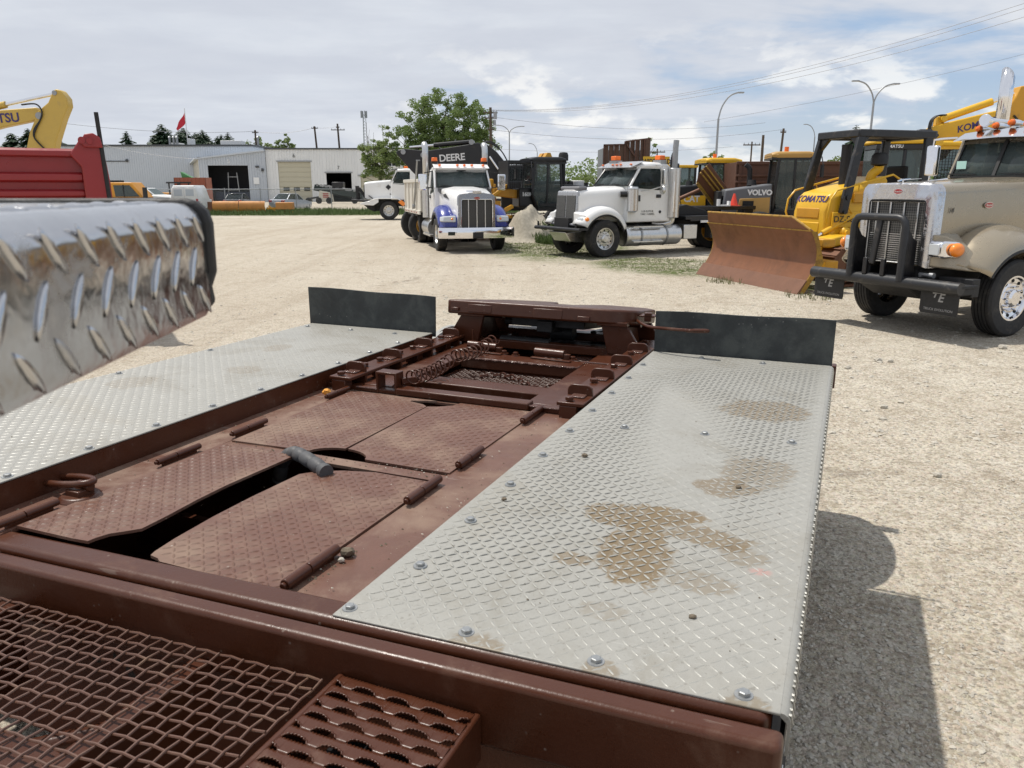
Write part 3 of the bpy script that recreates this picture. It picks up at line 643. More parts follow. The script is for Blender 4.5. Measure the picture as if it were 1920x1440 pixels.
# welds, glinting beads along joints
b=MB()
for i in range(46): b.sphere((-1.97+i*.0148,3.856,1.104+.002*math.sin(i*1.7)),(.010,.009,.006),6,4)
for i in range(20): b.sphere((-1.24+i*.0085,3.074,1.104),(.008,.008,.005),6,4)
for i in range(14): b.sphere((-2.15+i*.0085,3.074,1.10),(.008,.008,.005),6,4)
for i in range(26): b.sphere((-1.3+i*.008,4.0,1.108),(.008,.008,.006),6,4)
part('weld_bead',b,M['weld'],T,kind='stuff')
# inverted channel bracket
b=MB(); b.prism([(-2.04,ZF),(-2.028,ZF),(-2.028,1.175),(-1.937,1.175),(-1.937,ZF),(-1.925,ZF),(-1.925,1.187),(-2.04,1.187)],3.07,3.14,'xz'); part('channel_bracket',b,M['brown'],T,bevel=.003)
b=MB(); b.bar((-1.925,3.12,1.14),(-1.86,3.17,1.145),.025,.03); b.cyl((-1.98,3.13,1.09),(-1.955,3.16,1.13),.015,n=8); part('latch_arm',b,M['brown'],T,bevel=.003)
# coil springs
def coil(p0,p1,r,turns,wr=.0042):
    p0=Vector(p0);p1=Vector(p1);d=(p1-p0);l=d.length;d.normalize();x=d.cross(Vector((0,0,1))).normalized();y=x.cross(d); pts=[]
    n=int(turns*14)
    for i in range(n+1):
        t=i/n; a=2*math.pi*turns*t; s=Vector((0,0,-.02*math.sin(math.pi*t))); pts.append(p0+d*l*t+s+(x*math.cos(a)+y*math.sin(a))*r)
    return pts
b=MB(); b.tube(coil((-1.865,3.10,1.166),(-1.885,3.55,1.160),.034,8.5),.0046,6)
b.tube(coil((-1.885,3.60,1.168),(-1.905,4.16,1.160),.034,10),.0046,6)
part('coil_spring',b,M['brown'],T); b=MB(); b.tube(coil((-2.07,4.2,1.11),(-2.07,4.2,1.20),.04,5),.005,6); part('coil_spring',b,M['brown'],T)
# mesh panels in the openings
def wiremesh(n0,n1,u0,u1,z,p=.0205,r=.0018,sides=4,amp=None,k=0):
    b=MB(); Z=z; a=r*.9 if amp is None else amp; kz=k; i=0; x=n0
    while x<=n1:
        pts=[];y=u0;k=0
        while y<=u1: pts.append((x,y,Z+kz*(x-n1)+(a if (i+k)%2 else -a))); y+=p; k+=1
        if len(pts)>1: b.tube(pts,r,sides)
        x+=p;i+=1
    y=u0;k=0
    while y<=u1:
        pts=[];x=n0;i=0
        while x<=n1: pts.append((x,y,Z+kz*(x-n1)+(-a if (i+k)%2 else a))); x+=p; i+=1
        if len(pts)>1: b.tube(pts,r,sides)
        y+=p;k+=1
    return b
part('wire_mesh',wiremesh(-1.985,-1.28,3.13,3.86,1.035,.022,.0022),M['brown'],T,fix=False)
part('wire_mesh',wiremesh(-1.62,-1.28,4.02,4.42,1.06,.022,.0026),M['brown'],T,fix=False)
# chain in the opening
def chain(parent,pts,r,wr,m,name='chain'):
    P=smooth_path(pts,24); acc=0; prev=P[0]; k=0; step=r*2.5; b=MB()
    for q in P[1:]:
        acc+=(q-prev).length
        if acc>step:
            acc=0; d=(q-prev).normalized(); u=Vector((0,0,1)); x=d; y=(u.cross(d).normalized() if k%2==0 else d.cross(u.cross(d).normalized()))
            b.tube([q+x*(1.55*r*math.cos(t))+y*(r*math.sin(t)) for t in [2*math.pi*i/10 for i in range(10)]],wr,5,closed=True); k+=1
        prev=q
    return part(name,b,m,parent)
chain(T,[(-1.80,3.70,1.045),(-1.7,3.75,1.05),(-1.6,3.72,1.055),(-1.5,3.66,1.045),(-1.42,3.6,1.04),(-1.35,3.63,1.045)],.014,.0042,M['steelb'] if 'steelb' in M else M['brown'])
b=MB(); b.box(-1.72,-1.5,3.62,3.74,1.02,1.03); part('wear_plate',b,M['brown'],T)
# fifth wheel
fw=part('fifth_wheel_base',MB().box(-2.2,-1.1,4.3,4.36,1.08,1.13).box(-2.2,-1.1,4.72,4.8,1.08,1.13),M['brown'],T,bevel=.004,label='brown fifth wheel coupling')
for sx in (-1,1):
    c=-1.655+sx*.43; b=MB()
    pr=[(c+sx*.10-.11,1.105),(c+sx*.10+.11,1.105),(c+sx*.02+.075,1.285),(c+sx*.02-.075,1.285)]
    b.prism(pr,4.27,4.30,'xz'); b.prism(pr,4.72,4.75,'xz'); b.prism([(4.30,1.105),(4.72,1.105),(4.6,1.285),(4.40,1.285)],c+sx*.055-.012,c+sx*.055+.012,'yz')
    b.cyl((c-.11+sx*.02,4.5,1.27),(c+.11+sx*.02,4.5,1.27),.04,n=14); b.box(c-.09+sx*.02,c+.09+sx*.02,4.24,4.31,1.275,1.30)
    part('pedestal',b,M['brown'],fw,bevel=.004)
def plate5():
    o=[]; w=.60; # outline in x,y : near edge straight, corners rounded, far side with slot
    o+=[(-w,0.02),(-w+.015,0),(w-.16,0)]+[(w-.16+.16*math.sin(R(a)),.16-.16*math.cos(R(a))) for a in (20,40,60,80)]+[(w,.5),(w-.1,.72),(.22,.86),(.16,.84),(.07,.45),(-.07,.45),(-.16,.84),(-.22,.86),(-w+.1,.72)]
    return o
b=MB(); b.prism(plate5(),-.085,0,'xy'); pl=part('top_plate',b,M['brown'],T,bevel=.012,seg=3,loc=(-1.668,4.24,1.372),rot=(R(-7.2),0,0))
b=MB(); b.box(-.45,-.29,-.004,.01,-.07,-.02); b.box(-.56,-.51,-.014,.01,-.065,-.045); b.box(.26,.335,-.014,.01,-.078,-.05); part('welded_plate',b,M['brown'],pl,bevel=.004)
b=MB(); b.box(-.02,.165,-.005,.01,-.078,-.02); part('data_plate',b,M['brown'],pl,bevel=.004)
b=MB(); b.box(-.24,.24,.2,.62,-.14,-.09); b.box(-.05,.05,.15,.6,-.17,-.1); b.cyl((-.3,.25,-.12),(.05,.25,-.12),.025,n=10); part('locking_jaw',b,M['blackm'],pl,bevel=.005)
b=MB(); b.tube(smooth_path([(-1.10,4.36,1.305),(-.98,4.16,1.305),(-.86,4.10,1.31),(-.74,4.08,1.312),(-.70,4.065,1.318),(-.645,4.06,1.322),(-.64,4.075,1.315),(-.70,4.085,1.308),(-.75,4.085,1.308)],6),.0085,8); part('release_handle',b,M['brown'],T)
b=MB(); b.box(-1.07,-.98,4.33,4.40,1.325,1.335); b.box(-1.04,-1.0,4.33,4.36,1.30,1.35); part('handle_guide',b,M['brown'],T,bevel=.002)
for x0,x1,u in ((-2.01,-1.86,4.06),(-1.57,-1.43,4.03)):
    b=MB(); b.cyl((x0-.02,u,1.137),(x1+.02,u-.01,1.135),.026,n=12); b.box(x1+.02,x1+.055,u-.03,u+.0,1.11,1.14); b.bar((x0-.02,u-.06,1.115),(x1+.08,u-.08,1.113),.03,.01); part('spring_latch',b,M['brown'],T,bevel=.002)
for q in [(-1.78,4.02),(-1.70,4.0),(-1.36,4.02)]: bolt(T,q[0],q[1],1.108,.016,.02,'brown',True)
b=MB(); b.box(-2.0,-1.3,4.45,4.9,1.02,1.05); b.box(-1.62,-1.3,4.42,4.55,1.08,1.10); b.bar((-1.75,4.45,1.1),(-1.45,4.95,1.12),.05,.012); part('slider_plate',b,M['black'],T)
b=MB(); b.cyl((-1.95,4.36,1.12),(-1.62,4.35,1.12),.03,n=10); b.cyl((-1.7,4.6,1.15),(-1.55,4.6,1.15),.05,n=10); part('air_cylinder',b,M['blackm'],T)
for x,y in ((-1.47,4.75),(-1.38,4.78)): bolt(T,x,y,1.11,.02,.03,'blackm',True)
# mud flaps
def flap(n0,n1,tl,tr):
    b=MB(); secs=[]; N_=12
    for i in range(N_+1):
        t=i/N_; x=n0+(n1-n0)*t; yb=4.155+.012*math.sin(t*3.1); top=1.17+tl+(tr-tl)*t+.003*math.sin(t*9)
        lean=.012*math.sin(t*2.2)
        secs.append([(x,yb,1.145),(x,yb+.012,1.145),(x,yb+.012+lean,top),(x,yb+lean,top)])
    b.loft(secs); part('mud_flap',b,M['flap'],T)
M['flap']=mat('rubber_flap',(.018,.023,.025),.55,0,.6,6,.15,40,dirt=.8,dcol=(.07,.078,.074),dscale=6,chips=.7,ccol=(.2,.2,.19))
flap(-3.255,-2.31,.238,.222); flap(-.935,-.022,.222,.228)
# wheels under the decks
for u in (4.61,3.42,2.16):
    for n_,sd in ((-.165,1),(-.50,-1),(-3.09,-1),(-2.75,1)): wheel_loc=(n_,u,.515); w_=wheel(T,wheel_loc,.515,.275,'chrome2',1,n=36,style='disc' if n_ in(-.165,-3.09) else 'dish'); w_.rotation_euler=(0,0,R(-90) if sd>0 else R(90))
b=MB()
for u in (4.61,3.42,2.16): b.cyl((-3.1,u,.515),(-.15,u,.515),.07,n=10)
part('axle',b,M['blackm'],T)
b=MB(); b.box(-.030,-.022,1.24,4.13,.93,1.10); b.box(-3.24,-3.232,1.24,4.13,.93,1.10); part('side_skirt',b,M['rubber'],T)
b=MB(); b.box(-.95,.0,4.95,5.03,.86,1.0); b.box(-3.25,-2.3,4.95,5.03,.86,1.0); b.box(-2.32,-.95,4.97,5.05,.8,1.06); part('rear_bumper',b,M['brown'],T,bevel=.006)
b=MB(); b.tube(smooth_path([(-2.37,4.25,1.10),(-2.39,4.35,1.13),(-2.36,4.45,1.15),(-2.33,4.55,1.12)],5),.02,7); b.tube(smooth_path([(-2.36,4.2,1.10),(-2.34,4.3,1.14),(-2.31,4.42,1.13)],5),.014,7); part('hose_bundle',b,flat('pale_hose',(.45,.45,.43)),T)
# ---- near end: wire mesh walkway, serrated step
M['meshrust']=mat('worn_mesh_paint',(.115,.055,.036),.4,0,.3,14,.1,90,dirt=.35,dcol=(.2,.12,.07),dscale=9)
part('walkway_mesh',wiremesh(-2.76,-.90,.48,1.172,1.044,.0352,.0029,6,.0021,.04),M['meshrust'],T,fix=False)
b=MB(); b.box(-3.3,-.9,.2,1.24,.36,.38); b.box(-2.75,-.98,.80,.88,.84,.92); b.box(-2.0,-1.94,.5,1.18,.74,.97); b.box(-1.32,-1.27,.5,1.18,.76,.98); b.cyl((-2.2,.5,.72),(-1.5,1.18,.74),.03,n=10)  # added bottom sheet, set low and wide, keeps the space under the mesh dark
part('walkway_frame',b,M['brown'],T,bevel=.004)
b=MB(); b.box(-1.9,-1.3,.6,.84,.79,.83); part('walkway_board',b,M['rust'],T,bevel=.004)
# step plank
def step():
    b=MB(); n0,n1=-.90,-.575; u0=.50; pit=.0335; rows=20; per=.0805; z=1.048; amp=.0145; ns=160
    for i in range(rows):
        ua=u0+i*pit; ub=ua+pit; P=[]
        for k in range(ns+1):
            n=n0+.008+(n1-n0-.016)*k/ns
            def sh(off):
                t=((n-n0-off)/per)%1.0; d=abs(t-.5)/.5
                return max(0,1-(d/.74)**2) if d<.74 else 0
            a=sh(0 if i%2==0 else per/2); c=sh(per/2 if i%2==0 else 0)
            tooth=.0013*(1 if k%4<2 else -1)
            la=ua+.0085*a+(tooth if a>.1 else 0); lb=ub-.0015*c-(tooth if c>.1 else 0)
            P.append(((n,la,z+.009*min(1,a*1.6)),(n,la+.006,z+.002*min(1,a)),(n,lb-.006,z+.002*min(1,c)),(n,lb,z+.001*min(1,c*2.2))))
        o=len(b.v)
        for q in P: b.v+=list(q)
        for k in range(ns):
            for j in range(3): a=o+k*4+j; b.f.append((a,a+1,a+5,a+4))
    return b
so=part('serrated_step',step(),M['brown'],T,fix=False,label='serrated non-slip step plank')
m_=so.modifiers.new('solid','SOLIDIFY'); m_.thickness=.003; m_.offset=-1
b=MB(); b.box(-.588,-.572,.48,1.178,.945,1.05); b.box(-.908,-.892,.48,1.178,.945,1.05); part('step_side',b,M['brown'],so,bevel=.005)
b=MB(); b.box(-.90,-.575,.5,1.17,.90,.91); b.box(-.565,-.04,.7,1.17,.86,.866); part('lower_plate',b,M['black'],T)
part('tread_lug',lugs([(-.56,.75),(-.05,.75),(-.05,1.16),(-.56,1.16)],.866),M['black'],T,kind='stuff',fix=False)
# polished tread plate cover held up beside the camera
TC=thing('tread_plate_cover','polished aluminium tread plate cover with black edge trim, close in front at left','tread plate',(-.303,.775,1.922),R(3.3))
M['polish']=mat('polished_tread_plate',(.56,.56,.57),.19,1,.15,20,.3,10,dirt=.3,dcol=(.2,.195,.18),dscale=12)
pr=[(-.9,.0),(-.9,.113),(-.03,.113)]+[(-.022+.022*math.sin(R(a)),.091+.022*math.cos(R(a))) for a in (0,20,40,60,80,90)]+[(0,.012),(-.006,.002),(-.02,0)]
b=MB(); b.prism([(-p[0],p[1]) for p in pr],-1.1,0,'xz'); b.v=[(-v[0],v[1],v[2]) for v in b.v]
part('tread_plate',b,M['polish'],TC,ang=50)
def face_lugs():
    b=MB(); rs=random.Random(3)
    for i in range(24):
        for j in range(5):
            y=-.018-i*.045-(.0225 if j%2 else 0); a=j%2
            if j<3:
                z=.021+j*.034; t=R(60) if a else R(130); d=Vector((0,math.cos(t),math.sin(t)))*.0205; c=Vector((.0006,y,z)); ell(b,c,d,Vector((1,0,0)))
            else:
                x=-.040-(j-3)*.03; t=R(45) if a else R(-45); d=Vector((math.sin(t),math.cos(t),0))*.017; c=Vector((x,y,.1128)); ell(b,c,d,Vector((0,0,1)))
    return b
def ell(b,c,d,nrm,w=.0048,h=.0024):
    s=nrm.cross(d).normalized(); m=MB().sphere((0,0,0),1,10,8); o=len(b.v)
    b.v+=[tuple(c+d*v[0]*(1-.25*abs(v[1]))+s*(v[1]*w)+nrm*(v[2]*h)) for v in m.v]; b.f+=[tuple(i+o for i in f) for f in m.f]
LF=[(0,1,6),(1,2,7,6),(2,3,7),(3,4,7),(4,5,6,7),(5,0,6)]
def lens(c,d,nrm,w=.0033,h=.0026):
    s=nrm.cross(d).normalized()*w; return [c-d,c-d*.45+s,c+d*.45+s,c+d,c+d*.45-s,c-d*.45-s,c-d*.5+nrm*h,c+d*.5+nrm*h]
part('tread_lug',face_lugs(),M['polish'],TC,kind='stuff',ang=180)
b=MB(); b.prism([(-.9,.004),(-.9,.117),(-.03,.117)]+[(-.018+.024*math.sin(R(a)),.093+.024*math.cos(R(a))) for a in (0,30,60,90)]+[(.005,.045),(-.001,.03),(.001,.014),(-.01,.004)],0,.016,'xz'); part('edge_trim',b,M['rubber'],TC,bevel=.004)
b=MB(); b.box(-.9,-.4,-1.08,-.3,-.02,0); b.box(-.86,-.8,-.8,-.72,-1.0,0); b.box(-.86,-.8,-.2,-.12,-1.0,0); part('support_frame',b,M['brown'],TC)
# bits lying on the trailer
def tl(n,u,z): c,s=math.cos(TA),math.sin(TA); return (n*c-u*s,n*s+u*c,z)
M['soil']=mat('dry_soil',(.15,.12,.085),.95,0,.4,30,.5,90)
rock('dirt_clod',tl(-1.165,1.58,ZF+.013),.019,4,M['soil'],'grey brown dirt clod beside the nearest hinge','dirt clod',zs=.8)
rock('dirt_clod',tl(-1.16,1.545,ZF+.008),.010,6,M['stone'],'small pale stone next to the dirt clod at the hinge','stone')
o=rock('orange_lump',tl(-2.205,2.90,ZF+.03),.02,9,flat('orange_foam',(.75,.33,.05),.7),'small orange lump sitting on the brown trailer floor','lump',zs=.9)
for i,(n,u,s,d) in enumerate([(-.772,2.431,.011,'brown pebble in the middle of the near tread plate'),(-.88,1.986,.009,'dark pebble near the inner edge of the tread plate'),(-.233,1.528,.008,'dark flake between the mud stain and the nearest bolts'),(-.241,2.318,.009,'dark pebble beside the upper mud stain')]):
    rock('pebble',tl(n,u,zplate(n,u)+.003),s,20+i,M['soil'],d,'pebble',group='pebbles on the tread plate')
# ================================================================== TRUCKS (local x forward, y to the driver's side)
def rsec(x,w,zt,zb,crown=.03,rr=.12,tuck=.02):
    """hood cross-section at x"""
    h=[(w-tuck,zb),(w,zb+(zt-zb)*.5),(w-.004,zt-rr*1.1),(w-rr*.18,zt-rr*.45),(w-rr*.55,zt-rr*.12),(w-rr*1.25,zt),(w*.4,zt+crown*.8)]
    return [(x,y,z) for y,z in h]+[(x,-y,z) for y,z in reversed(h)]
def fender(root,m,prof,cz,t0,t1,sx=1.0,side=1,n=18,name='fender',fx=None,thick=.012):
    secs=[]
    for i in range(n+1):
        t=R(t0+(t1-t0)*i/n); c,s=math.cos(t),math.sin(t); k=sx if c>0 else 1.0
        secs.append([(r*c*k,side*y,cz+r*s) for r,y in prof])
    mb=MB(); mb.loft(secs,cap=False,closed=False); o=part(name,mb,m,root,ang=60)
    q=o.modifiers.new('solid','SOLIDIFY'); q.thickness=thick; q.offset=0
    return o
def cab(root,P,m):
    xc,xw,xb,cw,z0,zbelt,zr=P['xc'],P['xw'],P['xb'],P['cw'],P['z0'],P['zbelt'],P['zr']; tw=P.get('tw',cw*.93); xd=P.get('xd',xb+.35)
    b=MB(); b.hexa([(xb,-cw,z0),(xc+.1,-cw,z0),(xc+.1,cw,z0),(xb,cw,z0),(xb,-cw,zbelt),(xc+.02,-cw*.97,zbelt),(xc+.02,cw*.97,zbelt),(xb,cw,zbelt)])
    body=part('cab_body',b,m,root,bevel=.05,seg=3)
    b=MB()
    for s in (1,-1):
        b.bar((xc+.01,s*cw*.955,zbelt-.03),(xw,s*tw*.985,zr-.1),.07,.06); b.bar((xd,s*cw*.975,zbelt-.03),(xd-.02,s*tw*.995,zr-.08),.16,.05,up=(0,1,0))
        b.hexa([(xb,s*cw-.02,zbelt-.02),(xd-.05,s*cw-.02,zbelt-.02),(xd-.05,s*cw*.995,zbelt-.02),(xb,s*cw*.995,zbelt-.02),(xb,s*tw-.02,zr-.06),(xd-.05,s*tw-.02,zr-.06),(xd-.05,s*tw*.995,zr-.06),(xb,s*tw*.995,zr-.06)])
    for s in (1,-1): b.hexa([(xb,s*cw*.80-.12,zbelt-.02),(xb+.03,s*cw*.80-.12,zbelt-.02),(xb+.03,s*cw*.80+.12,zbelt-.02),(xb,s*cw*.80+.12,zbelt-.02),(xb,s*tw*.80-.12,zr-.05),(xb+.03,s*tw*.80-.12,zr-.05),(xb+.03,s*tw*.80+.12,zr-.05),(xb,s*tw*.80+.12,zr-.05)])
    b.box(xb+.001,xb+.029,-cw*.7,cw*.7,zr-.2,zr-.06)
    part('cab_frame',b,m,root,bevel=.012)
    secs=[]
    for x,zt,w in ((xw+.08,zr-.02,tw*.93),(xw-.12,zr+.045,tw*.99),((xw+xb)/2,zr+.075,tw),(xb+.12,zr+.05,tw),(xb-.01,zr-.01,tw*.97)):
        secs.append(rsec(x,w,zt,zr-.12,.03,.13))
    part('roof',MB().loft(secs),m,root,ang=50)
    # glass
    def pane(name,q,gm='glass'):
        o=part(name,MB().quad(*q),M[gm],root); s=o.modifiers.new('solid','SOLIDIFY'); s.thickness=.006; return o
    wy=cw*.90; ty=tw*.93
    pane('rear_window',[(xb+.015,-cw*.68,zbelt),(xb+.015,cw*.68,zbelt),(xb+.015,tw*.68,zr-.2),(xb+.015,-tw*.68,zr-.2)])
    if P.get('split',True):
        pane('windshield',[(xc+.05,-wy,zbelt),(xc+.10,-.02,zbelt),(xw+.06,-.02,zr-.11),(xw+.01,-ty,zr-.11)]); pane('windshield',[(xc+.10,.02,zbelt),(xc+.05,wy,zbelt),(xw+.01,ty,zr-.11),(xw+.06,.02,zr-.11)])
        b=MB().bar((xc+.105,0,zbelt-.02),(xw+.065,0,zr-.1),.05,.03,up=(1,0,0))
    else:
        pane('windshield',[(xc+.05,-wy,zbelt),(xc+.12,0,zbelt),(xw+.08,0,zr-.11),(xw+.01,-ty,zr-.11)]); pane('windshield',[(xc+.12,0,zbelt),(xc+.05,wy,zbelt),(xw+.01,ty,zr-.11),(xw+.08,0,zr-.11)]); b=MB()
    b.bar((xc+.055,-wy,zbelt),(xw+.02,-ty,zr-.11),.035,.03); b.bar((xc+.055,wy,zbelt),(xw+.02,ty,zr-.11),.035,.03)
    b.bar((xc+.06,-wy,zbelt),(xc+.11,0,zbelt),.03,.03); b.bar((xc+.11,0,zbelt),(xc+.06,wy,zbelt),.03,.03); b.bar((xw+.02,-ty,zr-.10),(xw+.075,0,zr-.10),.03,.03); b.bar((xw+.075,0,zr-.10),(xw+.02,ty,zr-.10),.03,.03)
    part('windshield_gasket',b,M['rubber'],root)
    for s in (1,-1):
        zz=P.get('zsill',zbelt-.12)
        pane('side_window',[(xc-.05,s*cw*1.0,zz+.02),(xd+.09,s*cw*1.002,zz-.06),(xd+.07,s*tw*1.0,zr-.14),(xw-.05,s*tw*1.0,zr-.14)],'glassd')
        d=MB(); yy=s*(cw+.004); d.prism([(xc-.02,z0+.08),(xd+.04,z0+.08),(xd+.04,zbelt-.2),(xc-.02,zbelt-.14)],min(yy,yy-s*.012),max(yy,yy-s*.012),'xz'); dr=part('door',d,m,root,bevel=.008)
        h=MB(); h.box(xd+.09,xd+.27,min(yy,yy+s*.03),max(yy,yy+s*.03),zbelt-.36,zbelt-.26); part('door_handle',h,M['black'],dr,bevel=.008)
    for s in (-.42,.42): b=MB(); b.box(xb+.25,xb+.40,s-.24,s+.24,z0+.5,zbelt+.38); b.box(xb+.25,xb+.75,s-.24,s+.24,z0+.4,z0+.6); b.box(xb+.27,xb+.37,s-.12,s+.12,zbelt+.38,zbelt+.60); part('seat',b,M['dark'],root,bevel=.05)
    b=MB(); b.box(xc-.35,xc+.02,-cw*.92,cw*.92,zbelt-.2,zbelt-.03); part('dashboard',b,M['dark'],root,bevel=.03)
    b=MB(); b.tube([(xc-.50+.10*math.sin(t)*.5,.42+.22*math.cos(t),zbelt+.04+.2*math.sin(t)) for t in [2*math.pi*i/18 for i in range(18)]],.016,6,closed=True); part('steering_wheel',b,M['dark'],root)
    for s in (-.35,.4):
        w=MB(); w.bar((xc+.10,s,zbelt-.03),(xc+.05,s-.16,zbelt+.05),.014,.012); w.bar((xc+.07,s-.42,zbelt+.045),(xc+.065,s+.05,zbelt+.03),.012,.02); part('wiper',w,M['blackm'],root)
    return body
def bullet(root,x,y,z,s=1):
    b=MB(); b.lathe([(.001,0),(.035*s,.012*s),(.045*s,.05*s),(.045*s,.06*s)],'x',(x-.06*s,y,z),12); b.v=[(2*(x-.0)-v[0]-.06*s,v[1],v[2]) for v in b.v]
    l=part('marker_light',b,M['orange_l'],root); c=MB(); c.lathe([(.047*s,.0),(.044*s,-.10*s),(.02*s,-.26*s),(.001,-.28*s)],'x',(x-.06*s,y,z),12); c.box(x-.2*s,x-.08*s,y-.02,y+.02,z-.05*s,z); part('light_housing',c,M['chrome'],l)
def stack(root,x,y,z0,z1,r=.075,m='chrome',shield=True,curve=True,back=True):
    b=MB(); d=-1 if back else 1
    pts=[(x,y,z0),(x,y,z1-.35)]
    if curve: pts+=[(x,y,z1-.2),(x+d*.03,y,z1-.1),(x+d*.09,y,z1-.03),(x+d*.17,y,z1+.0)]
    else: pts+=[(x,y,z1-.1)]
    b.tube(pts,r,18,cap=False)
    if not curve:
        for k in range(len(b.v)-18,len(b.v)):
            v=b.v[k]; b.v[k]=(v[0],v[1],z1-.1+(v[0]-x)*1.3)
    o=part('exhaust_stack',b,M[m],root,ang=60); q=o.modifiers.new('solid','SOLIDIFY'); q.thickness=.006; q.offset=-1
    if shield:
        c=MB(); c.cyl((x,y,z0-.6),(x,y,z0+.55),r*1.35,n=18); part('muffler_shield',c,M[m],o,ang=50)
    return o
def oval(root,loc,rot,w,h,body=None):
    b=MB(); b.cyl((0,0,0),(0,0,.008),1,1,28); b.v=[(v[0]*w,v[1]*h,v[2]) for v in b.v]; o=part('oval_emblem',b,M['chrome'],root,loc=loc,rot=rot)
    c=MB(); c.cyl((0,0,.008),(0,0,.012),.92,.92,28); c.v=[(v[0]*w,v[1]*h*.94,v[2]) for v in c.v]; part('emblem_field',c,M['redl'],o)
    if body: text(body,h*.95,M['chrome'],o,(0,-h*.05,.013),(0,0,0),ext=.001,shear=.25)
    return o
def rear_axles(root,xs,Rt=.52,rim='chrome2',w=.27,out=1.12):
    for x in xs:
        for s in (1,-1):
            wheel(root,(x,s*(out-w/2),Rt),Rt,w,rim,s,n=28,style='dish'); wheel(root,(x,s*(out-w*1.5-.05),Rt),Rt,w,rim,s,n=20,style='disc')
def chassis(root,x0,x1,z=.92,h=.24,w=.42):
    b=MB()
    for s in (1,-1): b.box(x1,x0,s*w-.04,s*w+.04,z-h,z)
    for x in np.arange(x1+.3,x0,1.1): b.box(x,x+.12,-w,w,z-h+.04,z-.04)
    b.cyl((0,-.8,.5),(0,.8,.5),.07,n=10); b.box(-.2,.9,-.38,.38,.55,1.15)
    return part('chassis',b,M['blackm'],root,bevel=.008)
TR={}
